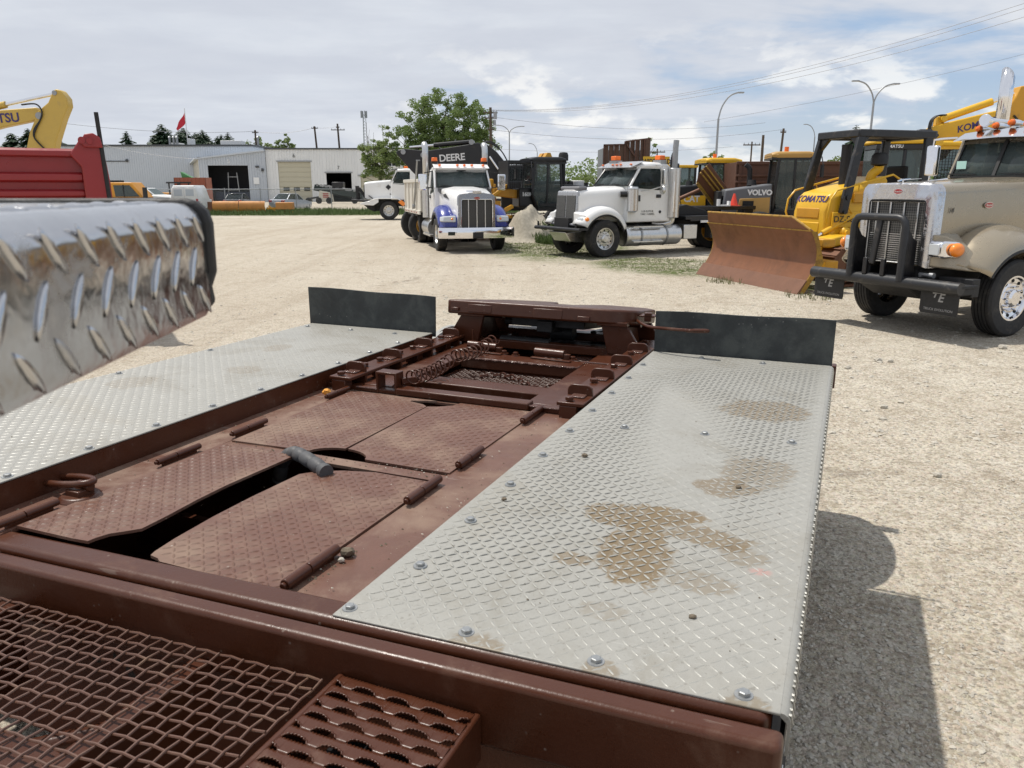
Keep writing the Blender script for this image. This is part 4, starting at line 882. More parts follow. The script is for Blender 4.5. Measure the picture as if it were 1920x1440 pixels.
# ------------------------------------------------------------------ gold tractor on the right
def gold():
    T_=thing('tractor_truck','gold long-nose tractor truck with black bull bar at right edge','truck',(6.5,11.75,0),R(206))
    m=mat('gold_pearl_paint',(.36,.305,.22),.30,.5,.03,3,.0,60,coat=.6)
    hl=[]
    for x,w,zt,zb in ((1.12,.60,2.085,.98),(.9,.605,2.095,.98),(.2,.64,2.12,1.0),(-.5,.72,2.15,1.05),(-.98,.78,2.18,1.1)): hl.append(rsec(x,w,zt,zb,.02,.13,.0))
    part('hood',MB().loft(hl),m,T_,ang=50)
    part('hood_seam',MB().tube([(.9-.4*i,.0,2.113+.012*i) for i in range(5)],.006,6),M['blackm'],T_)
    prof=[(1.0,.58),(1.02,.74),(1.0,.9),(.94,1.03),(.86,1.13),(.78,1.185),(.70,1.20),(.68,1.17)]
    for s in (1,-1):
        fd=fender(T_,m,prof,.52,30,166,1.14,s,22)
        ed=MB(); ed.tube([(.685*math.cos(R(t))*(1.14 if math.cos(R(t))>0 else 1),s*1.185,.52+.685*math.sin(R(t))) for t in range(30,167,6)],.03,8); part('wheel_arch_trim',ed,M['rubber'],fd)
        b=MB(); b.loft([[(1.13,s*.55,.98),(1.13,s*.60,.98),(1.13,s*.60,1.42),(1.13,s*.55,1.42)],[(1.04,s*.55,.965),(1.04,s*.80,.965),(1.04,s*.74,1.40),(1.04,s*.55,1.42)],[(.90,s*.55,.95),(.95,s*1.02,.95),(.90,s*.93,1.28),(.80,s*.55,1.45)],[(.72,s*.55,.95),(.68,s*1.19,.93),(.70,s*1.02,1.1),(.6,s*.55,1.45)]]); part('fender_apron',b,m,T_,ang=60,bevel=.02)
        # headlight pod
        h=MB(); h.loft([[(1.22,s*(.70+.0)+s*dy,1.225+dz) for dy,dz in ((-.085,-.085),(.085,-.085),(.085,.085),(-.085,.085))],[(1.17,s*.71+s*dy,1.225+dz) for dy,dz in ((-.115,-.115),(.115,-.115),(.115,.115),(-.115,.115))],[(1.0,s*.76+s*dy,1.225+dz) for dy,dz in ((-.12,-.11),(.14,-.11),(.14,.11),(-.12,.11))],[(.88,s*.78+s*dy,1.225+dz) for dy,dz in ((-.08,-.07),(.1,-.07),(.1,.07),(-.08,.07))]]); hp=part('headlight',h,M['chrome'],T_,bevel=.025,seg=3)
        l=MB(); l.box(1.215,1.232,s*.70-.075,s*.70+.075,1.15,1.30); part('lens',l,M['lamp'],hp,bevel=.015)
        l=MB(); l.sphere((1.04,s*.905,1.225),(.125,.075,.095),14,9); part('turn_signal',l,M['amber'],hp)
        l=MB(); l.box(1.02,1.12,s*.5,s*.68,1.14,1.31); part('bracket',l,M['chrome'],hp,bevel=.01)
    # chrome shell
    sh=MB(); o_=[(.60,.96),(.605,1.96),(.585,2.03),(.53,2.085),(.3,2.10)]; out=[(y,z) for y,z in o_]+[(-y,z) for y,z in reversed(o_)]
    i_=[(.455,.985),(.455,1.83),(.44,1.855),(.42,1.865),(.25,1.87)]; inn=[(y,z) for y,z in i_]+[(-y,z) for y,z in reversed(i_)]
    n=len(out); vs=[(1.0,y*1.005,z) for y,z in out]+[(1.15,y,z) for y,z in out]+[(1.172,y*.95,z-.02 if z>1.5 else z) for y,z in out]+[(1.17,y,z) for y,z in inn]+[(1.08,y,z) for y,z in inn]; fs=[]
    for r_ in range(4):
        for k in range(n-1): a=r_*n+k; fs.append((a,a+1,a+n+1,a+n))
    sh.add(vs,fs); part('grille_surround',sh,M['chrome_p'],T_,ang=40)
    gk=MB(); gk.tube([(1.165,y,z) for y,z in inn],.012,6); part('grille_gasket',gk,M['rubber'],T_)
    gi=MB(); gi.box(1.128,1.134,-.455,.455,.985,1.865); gb=part('grille_screen',gi,M['gscreen'],T_)
    for k in range(9): pass
    for y in (-.33,-.11,.11,.33):
        b=MB(); b.box(1.140,1.156,y-.012,y+.012,1.0,1.85); part('grille_bar',b,M['chrome2'],gb,bevel=.004)
    b=MB()
    for z in np.arange(1.0,1.40,.030): b.box(1.134,1.138,-.42,.42,z,z+.010)
    part('radiator_fin',b,M['chrome2'],gb,kind='stuff')
    fr=MB(); fr.tube([(1.15,-.44,1.0),(1.15,.44,1.0),(1.15,.44,1.845),(1.15,-.44,1.845)],.013,6,closed=True); part('grille_frame',fr,M['chrome2'],gb)
    rv=MB()
    for s in (1,-1):
        for k in range(22): rv.sphere((1.05,s*.603,1.02+k*.043),(.008,.006,.008),6,4)
    part('rivet',rv,M['chrome'],T_,kind='stuff')
    oval(T_,(1.166,0,1.985),(R(90),0,R(90)),.075,.038,'Peterbilt'); oval(T_,(.13,.655,1.80),(R(90),0,R(180)),.095,.042,'Peterbilt')
    text('14',.11,M['letb'],T_,(.86,.618,1.73),(R(90),0,R(180)),ext=.001,shear=.25)
    bd=MB(); bd.loft([[(1.20,-.012,2.12),(1.20,.012,2.12),(1.20,.012,2.135),(1.20,-.012,2.135)],[(1.10,-.016,2.135),(1.10,.016,2.135),(1.10,.012,2.155),(1.10,-.012,2.155)],[(.95,-.008,2.15),(.95,.008,2.15),(.95,.004,2.165),(.95,-.004,2.165)]]); bd.loft([[(1.12,-.02,2.14),(1.06,-.02,2.142),(1.06,-.02,2.152),(1.12,-.02,2.150)],[(.98,-.16,2.155),(.93,-.16,2.157),(.93,-.16,2.162),(.98,-.16,2.160)]]); bd.loft([[(1.12,.02,2.14),(1.06,.02,2.142),(1.06,.02,2.152),(1.12,.02,2.150)],[(.98,.16,2.155),(.93,.16,2.157),(.93,.16,2.162),(.98,.16,2.160)]]); bd.cyl((1.1,0,2.09),(1.1,0,2.14),.012,n=8); part('hood_ornament',bd,M['chrome'],T_)
    # bumper and bull bar
    b=MB(); b.tube([(1.34,-1.22,.755),(1.36,-.6,.76),(1.36,.6,.76),(1.34,1.24,.755)],.083,18); bp=part('bumper',b,M['bbar'],T_)
    b=MB(); b.box(1.0,1.34,-1.2,1.24,.745,.79); b.box(1.02,1.30,.62,1.22,.66,.75); b.box(.9,1.05,.7,1.2,.62,.86); b.box(1.02,1.3,-1.18,-.5,.66,.75); part('bumper_shelf',b,M['blackm'],bp,bevel=.01)
    b=MB(); b.prism([(.5,.60),(1.32,.68),(1.32,.74),(.5,.82)],-.5,.5,'xz'); b.prism([(.3,.42),(.95,.50),(1.3,.68),(.3,.68)],-.42,.42,'xz'); part('skid_plate',b,M['blackm'],bp,bevel=.02)
    b=MB(); X=1.42; pts=[(X,-.47,.78),(X,-.47,1.50),(X,-.455,1.57),(X,-.41,1.62),(X,-.34,1.635),(X,.25,1.635),(X,.32,1.62),(X,.365,1.57),(X,.38,1.50),(X,.38,.78)]; b.tube(pts,.052,14); bb=part('bull_bar',b,M['bbar'],T_)
    b=MB()
    for y in (-.47,.38): b.prism([(1.16,.80),(1.42,.80),(1.42,1.5),(1.36,1.5),(1.25,1.36),(1.16,1.32)],y-.012,y+.012,'xz')
    part('side_plate',b,M['black'],bb,bevel=.008)
    b=MB(); b.bar((X-.0,-.03,1.62),(X-.0,-.1,.98),.085,.06,up=(1,0,0)); part('centre_post',b,M['bbar'],bb,bevel=.015)
    b=MB()
    for y in (-.22,.08): b.box(1.38,1.43,y-.035,y+.035,.82,1.06)
    b.box(1.39,1.42,-.25,.1,1.03,1.06); part('latch_post',b,M['black'],bb,bevel=.01)
    b=MB(); b.box(1.05,1.22,.52,.56,.84,.87); b.cyl((1.18,.5,.87),(1.18,.68,.87),.028,n=10); b.cyl((1.18,.66,.87),(1.18,.72,.87),.04,n=10); part('air_coupling',b,M['steel'],T_)
    for s,y in ((1,.93),(-1,-.93)):
        b=MB(); b.prism([(y-.28,.42),(y-.26,.38),(y+.26,.38),(y+.28,.42),(y+.28,.72),(y-.28,.72)],1.29,1.305,'yz'); f_=part('bumper_flap',b,M['blackm'],T_,bevel=.004)
        text('TRUCK EVOLUTION',.047,M['letg'],f_,(1.307,y,.44),(R(90),0,R(90)),ext=.001); text('E',.16,M['letg'],f_,(1.307,y+.02,.60),(R(90),0,R(90)),ext=.001,shear=.25,bold=.004)
        b=MB(); b.bar((1.308,y-.10,.66),(1.308,y+.03,.675),.004,.022); b.bar((1.308,y-.05,.66),(1.308,y-.07,.60),.004,.02); part('logo_stroke',b,M['letg'],f_)
    wheel(T_,(0,1.0,.54),.54,.30,'chrome',1,n=48); wheel(T_,(0,-1.0,.54),.54,.30,'chrome',-1,n=48)
    chassis(T_,1.1,-5.2); rear_axles(T_,(-3.9,-5.2))
    cab(T_,dict(xc=-.98,xw=-1.18,xb=-2.1,cw=.80,tw=.74,z0=1.0,zbelt=2.2,zr=2.86,xd=-1.85),m)
    b=MB(); b.loft([[(-1.0+.04,y,2.74+.0),(-1.22,y*1.0,2.86),(-1.22,y,2.875),(-.96,y,2.755)] for y in (-.78,-.5,0,.5,.78)]); 
    for k,v in enumerate(b.v): b.v[k]=(v[0]+(.10*(1-(v[1]/.78)**2)),v[1],v[2]+.03*(1-(v[1]/.78)**2))
    part('sun_visor',b,M['chrome'],T_,ang=60)
    for y in (-.50,-.24,0,.24,.5): bullet(T_,-1.08,y,2.985-.12*abs(y),1.15)
    b=MB(); b.cyl((-1.25,-.40,3.04),(-1.1,-.40,3.04),.05,.10,14); b.cyl((-1.1,-.40,3.04),(-1.085,-.40,3.04),.10,.085,14); b.cyl((-1.9,-.40,3.03),(-1.25,-.40,3.04),.03,.05,10); part('air_horn',b,M['chrome'],T_)
    stack(T_,-2.28,-.90,2.4,3.92,.098,curve=False); stack(T_,-2.28,.90,2.4,3.92,.098,curve=False)
    for s in (1,-1):
        b=MB(); y=s*1.12; b.tube(smooth_path([(-1.0,s*.80,2.17),(-1.0,y,2.14),(-1.0,y+s*.03,2.2),(-1.0,y+s*.02,2.72),(-1.0,y-s*.04,2.79),(-1.05,s*.78,2.80)],6),.018,8); mm=part('mirror_bracket',b,M['chrome'],T_)
        b=MB(); b.box(-1.03,-.93,y-.10,y+.10,2.22,2.70); part('mirror',b,M['chrome'],mm,bevel=.03)
        b=MB(); b.cyl((-2.9,s*.85,.62),(-1.2,s*.85,.62),.32,n=24); part('fuel_tank',b,M['chrome'],T_,bevel=.02)
    b=MB(); b.box(-.93,-.925,-.66,-.50,2.32,2.44); b.v=[(v[0]-.02,v[1],v[2]) for v in b.v]; part('window_sticker',b,flat('mint_paper',(.45,.72,.66)),T_)
M['chrome_p']=mat('pitted_chrome',(.60,.60,.62),.19,1,.15,10,.1,24,dirt=.4,dcol=(.25,.24,.225),dscale=11)
M['bbar']=mat('black_powder_coat',(.016,.017,.02),.42,0,.3,6,.06,70,dirt=.3,dcol=(.16,.14,.12),dscale=5)
M['letg']=flat('grey_print',(.32,.32,.32))
def screen_mat(name,col,scale=70):
    m=bpy.data.materials.new(name); m.use_nodes=True; nt=m.node_tree; b=nt.nodes['Principled BSDF']
    p=nt.nodes.new('ShaderNodeTexCoord').outputs['Object']; mp=nt.nodes.new('ShaderNodeMapping'); mp.inputs['Rotation'].default_value=(R(45),0,0); mp.inputs['Scale'].default_value=(1,scale,scale); L(nt,p,mp.inputs[0])
    ck=nt.nodes.new('ShaderNodeTexChecker'); ck.inputs['Scale'].default_value=1; L(nt,mp.outputs[0],ck.inputs['Vector'])
    L(nt,mixc(nt,ck.outputs['Fac'],col,(.03,.03,.03)),b.inputs['Base Color']); b.inputs['Metallic'].default_value=.25; b.inputs['Roughness'].default_value=.5
    return m
M['gscreen']=screen_mat('grille_screen_mesh',(.12,.118,.112),40)
gold()
# ------------------------------------------------------------------ white tractor, middle
def intl():
    T_=thing('tractor_truck','white tractor truck with grey twin grille, facing left beside the rusty blade','truck',(2.25,24.15,0),R(210))
    m=M['white']
    hl=[rsec(x,w,zt,zb,.03,.2,.0) for x,w,zt,zb in ((.66,.56,1.93,1.02),(.45,.60,1.97,1.02),(-.1,.66,2.0,1.05),(-.6,.74,2.03,1.05),(-1.05,.80,2.06,1.1))]
    part('hood',MB().loft(hl),m,T_,ang=50)
    b=MB(); b.box(.30,.62,-.5,.5,1.94,2.06); part('bug_deflector',b,flat('grey_plastic',(.16,.16,.17)),T_,bevel=.05)
    for s in (1,-1):
        fd=fender(T_,m,[(.90,.55),(.93,.72),(.92,.88),(.87,1.0),(.78,1.06),(.70,1.07),(.68,1.05)],.56,28,160,1.1,s,18)
        ed=MB(); ed.tube([(.68*math.cos(R(t))*(1.1 if math.cos(R(t))>0 else 1),s*1.06,.56+.68*math.sin(R(t))) for t in range(24,171,7)],.03,8); part('wheel_arch_trim',ed,M['rubber'],fd)
        b=MB(); b.loft([[(.80,s*.5,1.0),(.80,s*.78,1.0),(.80,s*.74,1.3),(.80,s*.5,1.32)],[(.72,s*.5,.93),(.74,s*1.0,.93),(.70,s*.95,1.25),(.7,s*.5,1.35)],[(.55,s*.5,.93),(.58,s*1.06,.93),(.5,s*1.0,1.2),(.5,s*.5,1.38)]]); part('fender_front',b,m,T_,bevel=.03,seg=3)
        b=MB(); b.sphere((.76,s*.80,1.10),(.07,.17,.10),14,8); hp=part('headlight',b,M['lamp'],T_); b=MB(); b.sphere((.64,s*.99,1.10),(.10,.075,.09),12,8); part('turn_signal',b,M['amber'],hp)
    b=MB(); b.hexa([(.62,-.56,.98),(.76,-.54,.98),(.76,.54,.98),(.62,.56,.98),(.60,-.56,1.93),(.70,-.52,1.93),(.70,.52,1.93),(.60,.56,1.93)]); gs=part('grille_surround',b,M['silver'],T_,bevel=.05,seg=3)
    for s in (1,-1):
        b=MB(); b.hexa([(.70,s*.27-.235,1.04),(.775,s*.27-.235,1.04),(.775,s*.27+.235,1.04),(.70,s*.27+.235,1.04),(.68,s*.26-.23,1.80),(.732,s*.26-.23,1.80),(.732,s*.26+.23,1.80),(.68,s*.26+.23,1.80)]); part('grille_screen',b,M['gscreen2'],gs,bevel=.01)
    b=MB(); b.box(.60,.85,-.64,.64,.93,1.0); part('grille_base',b,M['silver'],T_,bevel=.03)
    b=MB(); b.tube([(1.05,-1.2,.83),(1.1,-.5,.84),(1.1,.5,.84),(1.05,1.22,.83)],.055,12); b.box(.75,1.05,-1.18,1.2,.82,.87); bp=part('bumper',b,M['bbar'],T_)
    for y in (-1.05,1.0): b=MB(); b.cyl((1.05,y,.87),(1.05,y,1.02),.03,n=8); part('bumper_pin',b,M['bbar'],bp)
    b=MB(); b.prism([(.3,.42),(.85,.46),(1.05,.74),(.3,.74)],-.45,.45,'xz'); part('skid_plate',b,M['chrome2'],T_,bevel=.02)
    wheel(T_,(0,.88,.55),.55,.36,'chrome2',1,n=44); wheel(T_,(0,-.88,.55),.55,.36,'chrome2',-1,n=44)
    chassis(T_,.8,-7.6,1.0,.26); rear_axles(T_,(-5.6,-6.95))
    cab(T_,dict(xc=-.95,xw=-1.35,xb=-2.55,cw=.95,tw=.85,z0=1.0,zbelt=2.08,zr=2.70,xd=-2.2,split=False,zsill=2.0),m)
    b=MB(); b.loft([[(-1.02,y,2.60),(-1.5,y,2.78),(-1.5,y,2.80),(-1.0,y,2.62)] for y in (-.86,0,.86)]); part('sun_visor',b,M['silver'],T_,bevel=.01)
    for y in (-.7,-.2,0,.2,.7): 
        b=MB(); b.sphere((-1.12,y,2.70),(.05,.04,.025),8,5); part('marker_light',b,M['orange_l'],T_)
    for y,x in ((.62,-2.3),(-.55,-1.5)):
        b=MB(); b.box(x-.1,x+.1,y-.13,y+.13,2.84,2.98); be=part('beacon',b,M['orange_l'],T_,bevel=.02); b=MB(); b.box(x-.12,x+.12,y-.18,y+.18,2.72,2.84); part('beacon_base',b,M['steel'],be)
    b=MB(); b.cyl((-.97,1.03,1.35),(-.97,1.03,1.98),.165,n=22); b.cyl((-.97,1.03,1.98),(-.97,1.03,2.05),.18,.15,22); b.cyl((-.97,1.03,1.30),(-.97,1.03,1.35),.1,.165,22); ac=part('air_cleaner',b,M['chrome2'],T_,bevel=.01); b=MB(); b.cyl((-.97,.92,1.83),(-.72,.75,1.83),.085,n=14); part('intake_pipe',b,M['black'],ac)
    b=MB(); b.tube([(-1.35,.95,1.93),(-1.5,1.18,1.95),(-1.95,1.18,2.05)],.016,8); b.tube([(-1.9,1.2,1.98),(-1.9,1.2,2.66),(-1.95,.86,2.68)],.014,8); mb_=part('mirror_bracket',b,M['chrome2'],T_)
    b=MB(); b.box(-2.0,-1.9,1.13,1.33,2.12,2.55); part('mirror',b,M['chrome2'],mb_,bevel=.02); b=MB(); b.sphere((-1.93,1.24,1.95),(.05,.13,.13),12,8); part('mirror',b,M['chrome2'],mb_)
    b=MB(); b.box(-1.32,-1.12,.955,.965,1.62,1.80); part('door_vent',b,M['black'],T_,bevel=.005)
    text('LGB 0,070 BL\nTARE 14,000KL',.085,M['letb'],T_,(-1.62,.958,1.28),(R(90),0,R(180)),ext=.001,name='door_lettering')
    b=MB(); b.cyl((-2.1,.958,1.30),(-2.1,.972,1.30),.045,n=14); part('door_badge',b,M['blackm'],T_)
    # heat-shielded muffler and cut stack
    b=MB(); b.cyl((-2.62,.95,1.12),(-2.62,.95,2.6),.20,n=24); mf=part('muffler_shield',b,M['chrome2'],T_,bevel=.01)
    b=MB(); b.tube([(-2.62,.95,2.6),(-2.62,.95,3.2),(-2.64,.95,3.42)],.085,16,cap=False); part('exhaust_stack',b,M['steel'],mf); b=MB(); b.box(-2.47,-2.44,1.14,1.16,1.3,2.2); part('grab_rail',b,M['chrome'],mf)
    b=MB(); b.tube(smooth_path([(-2.62,.95,1.12),(-2.6,.9,.98),(-2.4,.8,.92),(-2.1,.6,.95)],5),.09,12); part('exhaust_elbow',b,M['chrome2'],mf)
    b=MB(); b.box(-2.95,-2.7,-.8,.8,1.1,2.2); b.box(-2.95,-2.85,-.85,-.6,2.2,2.75); b.box(-2.95,-2.85,.45,.8,2.2,2.75); hr=part('headache_rack',b,M['black'],T_,bevel=.02); b=MB(); b.cyl((-2.88,.55,2.7),(-2.88,.55,2.95),.09,.07,12); b.cyl((-2.88,.55,2.95),(-2.88,.62,3.02),.07,.09,12); part('intake_cap',b,M['black'],hr)
    b=MB(); b.bar((-2.98,.75,1.15),(-2.98,.75,2.2),.05); part('rail_post',b,M['chrome'],hr)
    for s in (1,-1):
        b=MB(); b.cyl((-2.9,s*.84,.60),(-.75,s*.84,.60),.31,n=26); tk=part('fuel_tank',b,M['chrome2'],T_,bevel=.03,seg=3)
        for x in (-1.3,-2.3): c=MB(); c.lathe([(.32,-.03),(.325,-.03),(.325,.03),(.32,.03)],'x',(x,s*.84,.60),26); part('tank_strap',c,M['steel'],tk)
        c=MB(); c.box(-2.1,-.95,s*1.10,s*1.18,.42,.45); c.box(-2.1,-.95,s*1.08,s*1.16,.86,.89); part('tank_step',c,M['chrome2'],tk)
    b=MB(); b.box(-3.55,-3.0,.7,1.1,.45,.9); part('battery_box',b,M['chrome2'],T_,bevel=.02)
    # flat black winch deck behind the cab
    b=MB(); b.box(-7.7,-3.0,-1.1,1.15,1.05,1.16); b.box(-7.7,-3.2,.9,1.15,1.0,1.06); dk=part('deck',b,M['black'],T_,bevel=.01); b=MB(); b.box(-7.8,-3.9,.35,.55,1.30,1.42); b.box(-7.8,-3.9,-.55,-.35,1.30,1.42); b.box(-5,-4.6,-.5,.5,1.16,1.3); b.box(-6.6,-6.2,-.5,.5,1.16,1.3); part('deck_rail',b,M['black'],dk,bevel=.01)
    b=MB(); b.prism([(-2.95,1.16),(-4.6,1.16),(-4.3,1.32),(-3.5,1.5),(-3.2,1.45)],-.5,.6,'xz'); part('winch',b,M['blackm'],dk,bevel=.02); b=MB(); b.box(-4.2,-3.6,1.16,1.2,.95,1.02); part('deck_strip',b,flat('white_strip',(.7,.7,.7)),dk)
    b=MB(); b.prism([(-4.15,.45),(-4.75,.45),(-4.75,1.0),(-4.15,1.0)],.8,1.1,'xz')
    for z in (.5,.58,.66,.74,.82,.9): b.box(-4.78,-4.1,1.1,1.13,z,z+.04)
    part('cab_step',b,M['blackm'],T_)
    for i in range(3):
        b=MB(); b.tube(smooth_path([(-2.98,.2+i*.15,2.0),(-3.2,.3+i*.1,1.75),(-3.3,.35+i*.1,1.45),(-3.1,.3,1.2)],6),.014,6); part('air_line',b,M['rubber'],T_)
M['silver']=mat('silver_plastic',(.42,.43,.45),.3,.5,.06,5,dirt=.2)
M['gscreen2']=screen_mat('dark_grille_screen',(.17,.17,.165),60)
intl()
# ------------------------------------------------------------------ white and blue dump truck facing us
def p567():
    T_=thing('dump_truck','white dump truck with blue fenders facing the camera, front on','truck',(-1.43,26.15,0),R(-75))
    m=M['white']; bl=mat('blue_paint',(.012,.028,.24),.28,0,.06,3,coat=.6)
    hl=[rsec(x,w,zt,zb,.05,.22,.0) for x,w,zt,zb in ((1.22,.60,1.83,.80),(1.0,.63,1.86,.80),(.3,.72,1.93,.9),(-.4,.80,1.99,1.0),(-.95,.84,2.02,1.0))]
    part('hood',MB().loft(hl),m,T_,ang=50)
    for s in (1,-1):
        prof=[(.93,.60),(.95,.80),(.93,.98),(.86,1.10),(.76,1.15),(.68,1.15)]
        fd=fender(T_,bl,prof,.53,24,150,1.12,s,18); ed=MB(); ed.tube([(.67*math.cos(R(t))*(1.12 if math.cos(R(t))>0 else 1),s*1.13,.53+.67*math.sin(R(t))) for t in range(20,160,7)],.045,8); part('wheel_arch_trim',ed,M['rubber'],fd)
        b=MB(); b.loft([[(1.16,s*.6,.80),(1.16,s*1.0,.80),(1.12,s*.96,1.12),(1.16,s*.6,1.12)],[(.95,s*.6,.78),(.95,s*1.13,.78),(.9,s*1.08,1.10),(.95,s*.6,1.2)],[(.72,s*.6,.78),(.74,s*1.15,.78),(.72,s*1.1,1.0),(.7,s*.6,1.25)]]); part('fender_front',b,bl,T_,bevel=.03,seg=3)
        b=MB(); b.hexa([(.88,s*.68,.96),(1.22,s*.66,.96),(1.17,s*1.06,.97),(.88,s*1.14,.97),(.85,s*.68,1.14),(1.18,s*.66,1.17),(1.12,s*1.06,1.15),(.85,s*1.13,1.13)]); hp=part('headlight',b,M['lamp'],T_,bevel=.04,seg=3); b=MB(); b.sphere((1.12,s*.78,1.06),(.09,.06,.06),10,6); part('turn_signal',b,M['amber'],hp)
        b=MB(); b.hexa([(-.2,s*.77,1.72),(.35,s*.715,1.66),(.35,s*.73,1.66),(-.2,s*.785,1.72),(-.28,s*.775,1.80),(-.05,s*.75,1.83),(-.05,s*.765,1.83),(-.28,s*.79,1.80)]); part('hood_vent',b,M['black'],T_)
        b=MB(); b.prism([(-.3,1.98),(-.9,2.0),(-.9,1.90),(-.4,1.82)],s*.845-.01,s*.845+.01,'xz'); part('cowl_trim',b,M['black'],T_)
    b=MB(); o_=[(.60,.74),(.61,1.70),(.59,1.77),(.54,1.82),(.3,1.85)]; out=[(y,z) for y,z in o_]+[(-y,z) for y,z in reversed(o_)]; i_=[(.50,.78),(.50,1.60),(.48,1.64),(.45,1.66),(.25,1.67)]; inn=[(y,z) for y,z in i_]+[(-y,z) for y,z in reversed(i_)]
    n=len(out); vs=[(1.15,y,z) for y,z in out]+[(1.27,y*.97,z-.01) for y,z in out]+[(1.285,y,z) for y,z in inn]+[(1.2,y,z) for y,z in inn]; fs=[]
    for r_ in range(3):
        for k in range(n-1): a=r_*n+k; fs.append((a,a+1,a+n+1,a+n))
    fs.append(tuple([0,n-1,2*n-1,n])); b.add(vs,fs); gs=part('grille_surround',b,M['silver2'],T_,ang=40)
    b=MB(); b.box(1.228,1.234,-.5,.5,.76,1.67); part('grille_screen',b,M['gscreen3'],gs)
    for y in (-.27,0,.27): b=MB(); b.box(1.24,1.265,y-.014,y+.014,.78,1.65); part('grille_bar',b,M['chrome2'],gs)
    b=MB(); b.tube([(1.285,-.5,.78),(1.285,.5,.78),(1.285,.5,1.62),(1.285,.46,1.665),(1.285,-.46,1.665),(1.285,-.5,1.62)],.014,8,closed=True); part('grille_frame',b,M['chrome'],gs)
    oval(T_,(1.29,0,1.70),(R(90),0,R(90)),.10,.045,'Peterbilt')
    b=MB(); b.box(1.10,1.3,-.14,.14,1.84,1.93); b.hexa([(1.0,-.28,1.87),(1.2,-.1,1.86),(1.2,-.08,1.88),(1.0,-.28,1.9),(1.0,-.28,1.92),(1.2,-.1,1.93),(1.2,-.08,1.94),(1.0,-.28,1.94)]); part('hood_ornament',b,M['chrome'],T_,bevel=.03)
    b=MB(); secs=[]
    for y in (-1.22,-1.1,-.6,0,.6,1.1,1.22):
        x=1.42-.16*(abs(y)/1.22)**4; secs.append([(x-.2,y,.48),(x-.02,y,.47),(x,y,.55),(x,y,.72),(x-.02,y,.80),(x-.2,y,.80)])
    bp=part('bumper',b.loft(secs),M['chrome'],T_,ang=40)
    for y in (-.85,.85): b=MB(); b.box(1.395,1.415,y-.11,y+.11,.57,.68); part('fog_light',b,M['glassd'],bp)
    b=MB(); b.box(1.41,1.44,-.17,.17,.47,.66); b.box(1.43,1.46,-.1,.1,.5,.58); part('tow_plate',b,M['black'],bp,bevel=.01)
    wheel(T_,(0,.96,.53),.53,.32,'chrome2',1,n=44); wheel(T_,(0,-.96,.53),.53,.32,'chrome2',-1,n=44)
    chassis(T_,1.1,-6.2); rear_axles(T_,(-4.1,-5.45),.52,'white')
    cab(T_,dict(xc=-.92,xw=-1.25,xb=-2.0,cw=1.0,tw=.92,z0=.95,zbelt=2.03,zr=2.68,xd=-1.75,split=False,zsill=1.85),m)
    b=MB(); b.loft([[(-1.02,y,2.64),(-1.35,y,2.78),(-1.35,y,2.80),(-1.0,y,2.66)] for y in (-.95,0,.95)]); part('sun_visor',b,M['white'],T_,bevel=.01)
    for y in (-.75,-.14,.1,.36,.75): 
        b=MB(); b.sphere((-1.10,y,2.755),(.06,.055,.035),10,6); part('marker_light',b,M['orange_l'],T_)
    for y in (-.86,.86):
        b=MB(); b.cyl((-1.45,y,2.88),(-1.45,y,3.01),.105,.095,16); be=part('beacon',b,M['orange_l'],T_,bevel=.01); b=MB(); b.cyl((-1.45,y,2.70),(-1.45,y,2.88),.10,.13,14); part('beacon_base',b,M['black'],be)
    for s in (1,-1):
        o=stack(T_,-2.15,s*1.06,1.6,3.48,.105,'chrome2'); 
        b=MB(); b.bar((-1.0,s*1.0,2.55),(-.95,s*1.30,2.5),.03); b.bar((-1.0,s*1.0,2.0),(-.95,s*1.30,2.05),.03); mk=part('mirror_bracket',b,M['black'],T_); b=MB(); b.box(-1.02,-.90,s*1.36-.14,s*1.36+.14,1.93,2.46); part('mirror',b,M['chrome'],mk,bevel=.04,seg=3)
        b=MB(); b.cyl((-2.9,s*.82,.66),(-1.55,s*.82,.66),.33,n=24); part('fuel_tank',b,M['chrome2'],T_,bevel=.02); b=MB(); b.box(-2.6,-1.0,s*1.0-.14,s*1.0+.14,.40,.46); part('side_step',b,M['chrome2'],T_)
    # dump box
    b=MB(); b.box(-6.6,-2.55,-1.22,-1.16,1.2,2.25); b.box(-6.6,-2.55,1.16,1.22,1.2,2.25); b.box(-6.6,-2.55,-1.2,1.2,1.16,1.24); b.box(-2.62,-2.5,-1.22,1.22,1.2,2.4); b.box(-6.62,-6.55,-1.22,1.22,1.2,2.3); bx_=part('dump_box',b,M['cream'],T_,bevel=.02)
    b=MB()
    for s in (1,-1):
        b.box(-6.6,-2.5,s*1.25-.04,s*1.25+.04,2.2,2.32); b.box(-6.6,-2.5,s*1.24-.03,s*1.24+.03,1.08,1.22)
        for x in (-3.4,-4.4,-5.4,-6.4): b.box(x-.06,x+.06,s*1.24-.03,s*1.24+.03,1.2,2.22)
    part('box_rib',b,M['cream'],bx_,bevel=.01)
    b=MB(); b.box(-2.5,-2.46,-1.2,1.2,2.05,2.35); part('box_front_window',b,M['glassd'],bx_)
    for x in np.arange(-6.3,-2.7,.45): b=MB(); b.cyl((x,-1.275,1.14),(x,-1.29,1.14),.03,n=8); part('side_marker',b,M['redl'],bx_)
    b=MB(); b.bar((-2.6,-1.32,2.95),(-2.6,-1.18,2.95),.04); b.tube([(-2.62,-1.28,2.95),(-3.6,-1.3,1.35)],.03,8); b.cyl((-3.6,-1.26,1.35),(-3.6,-1.36,1.35),.09,n=10); part('tarp_arm',b,M['steel'],bx_)
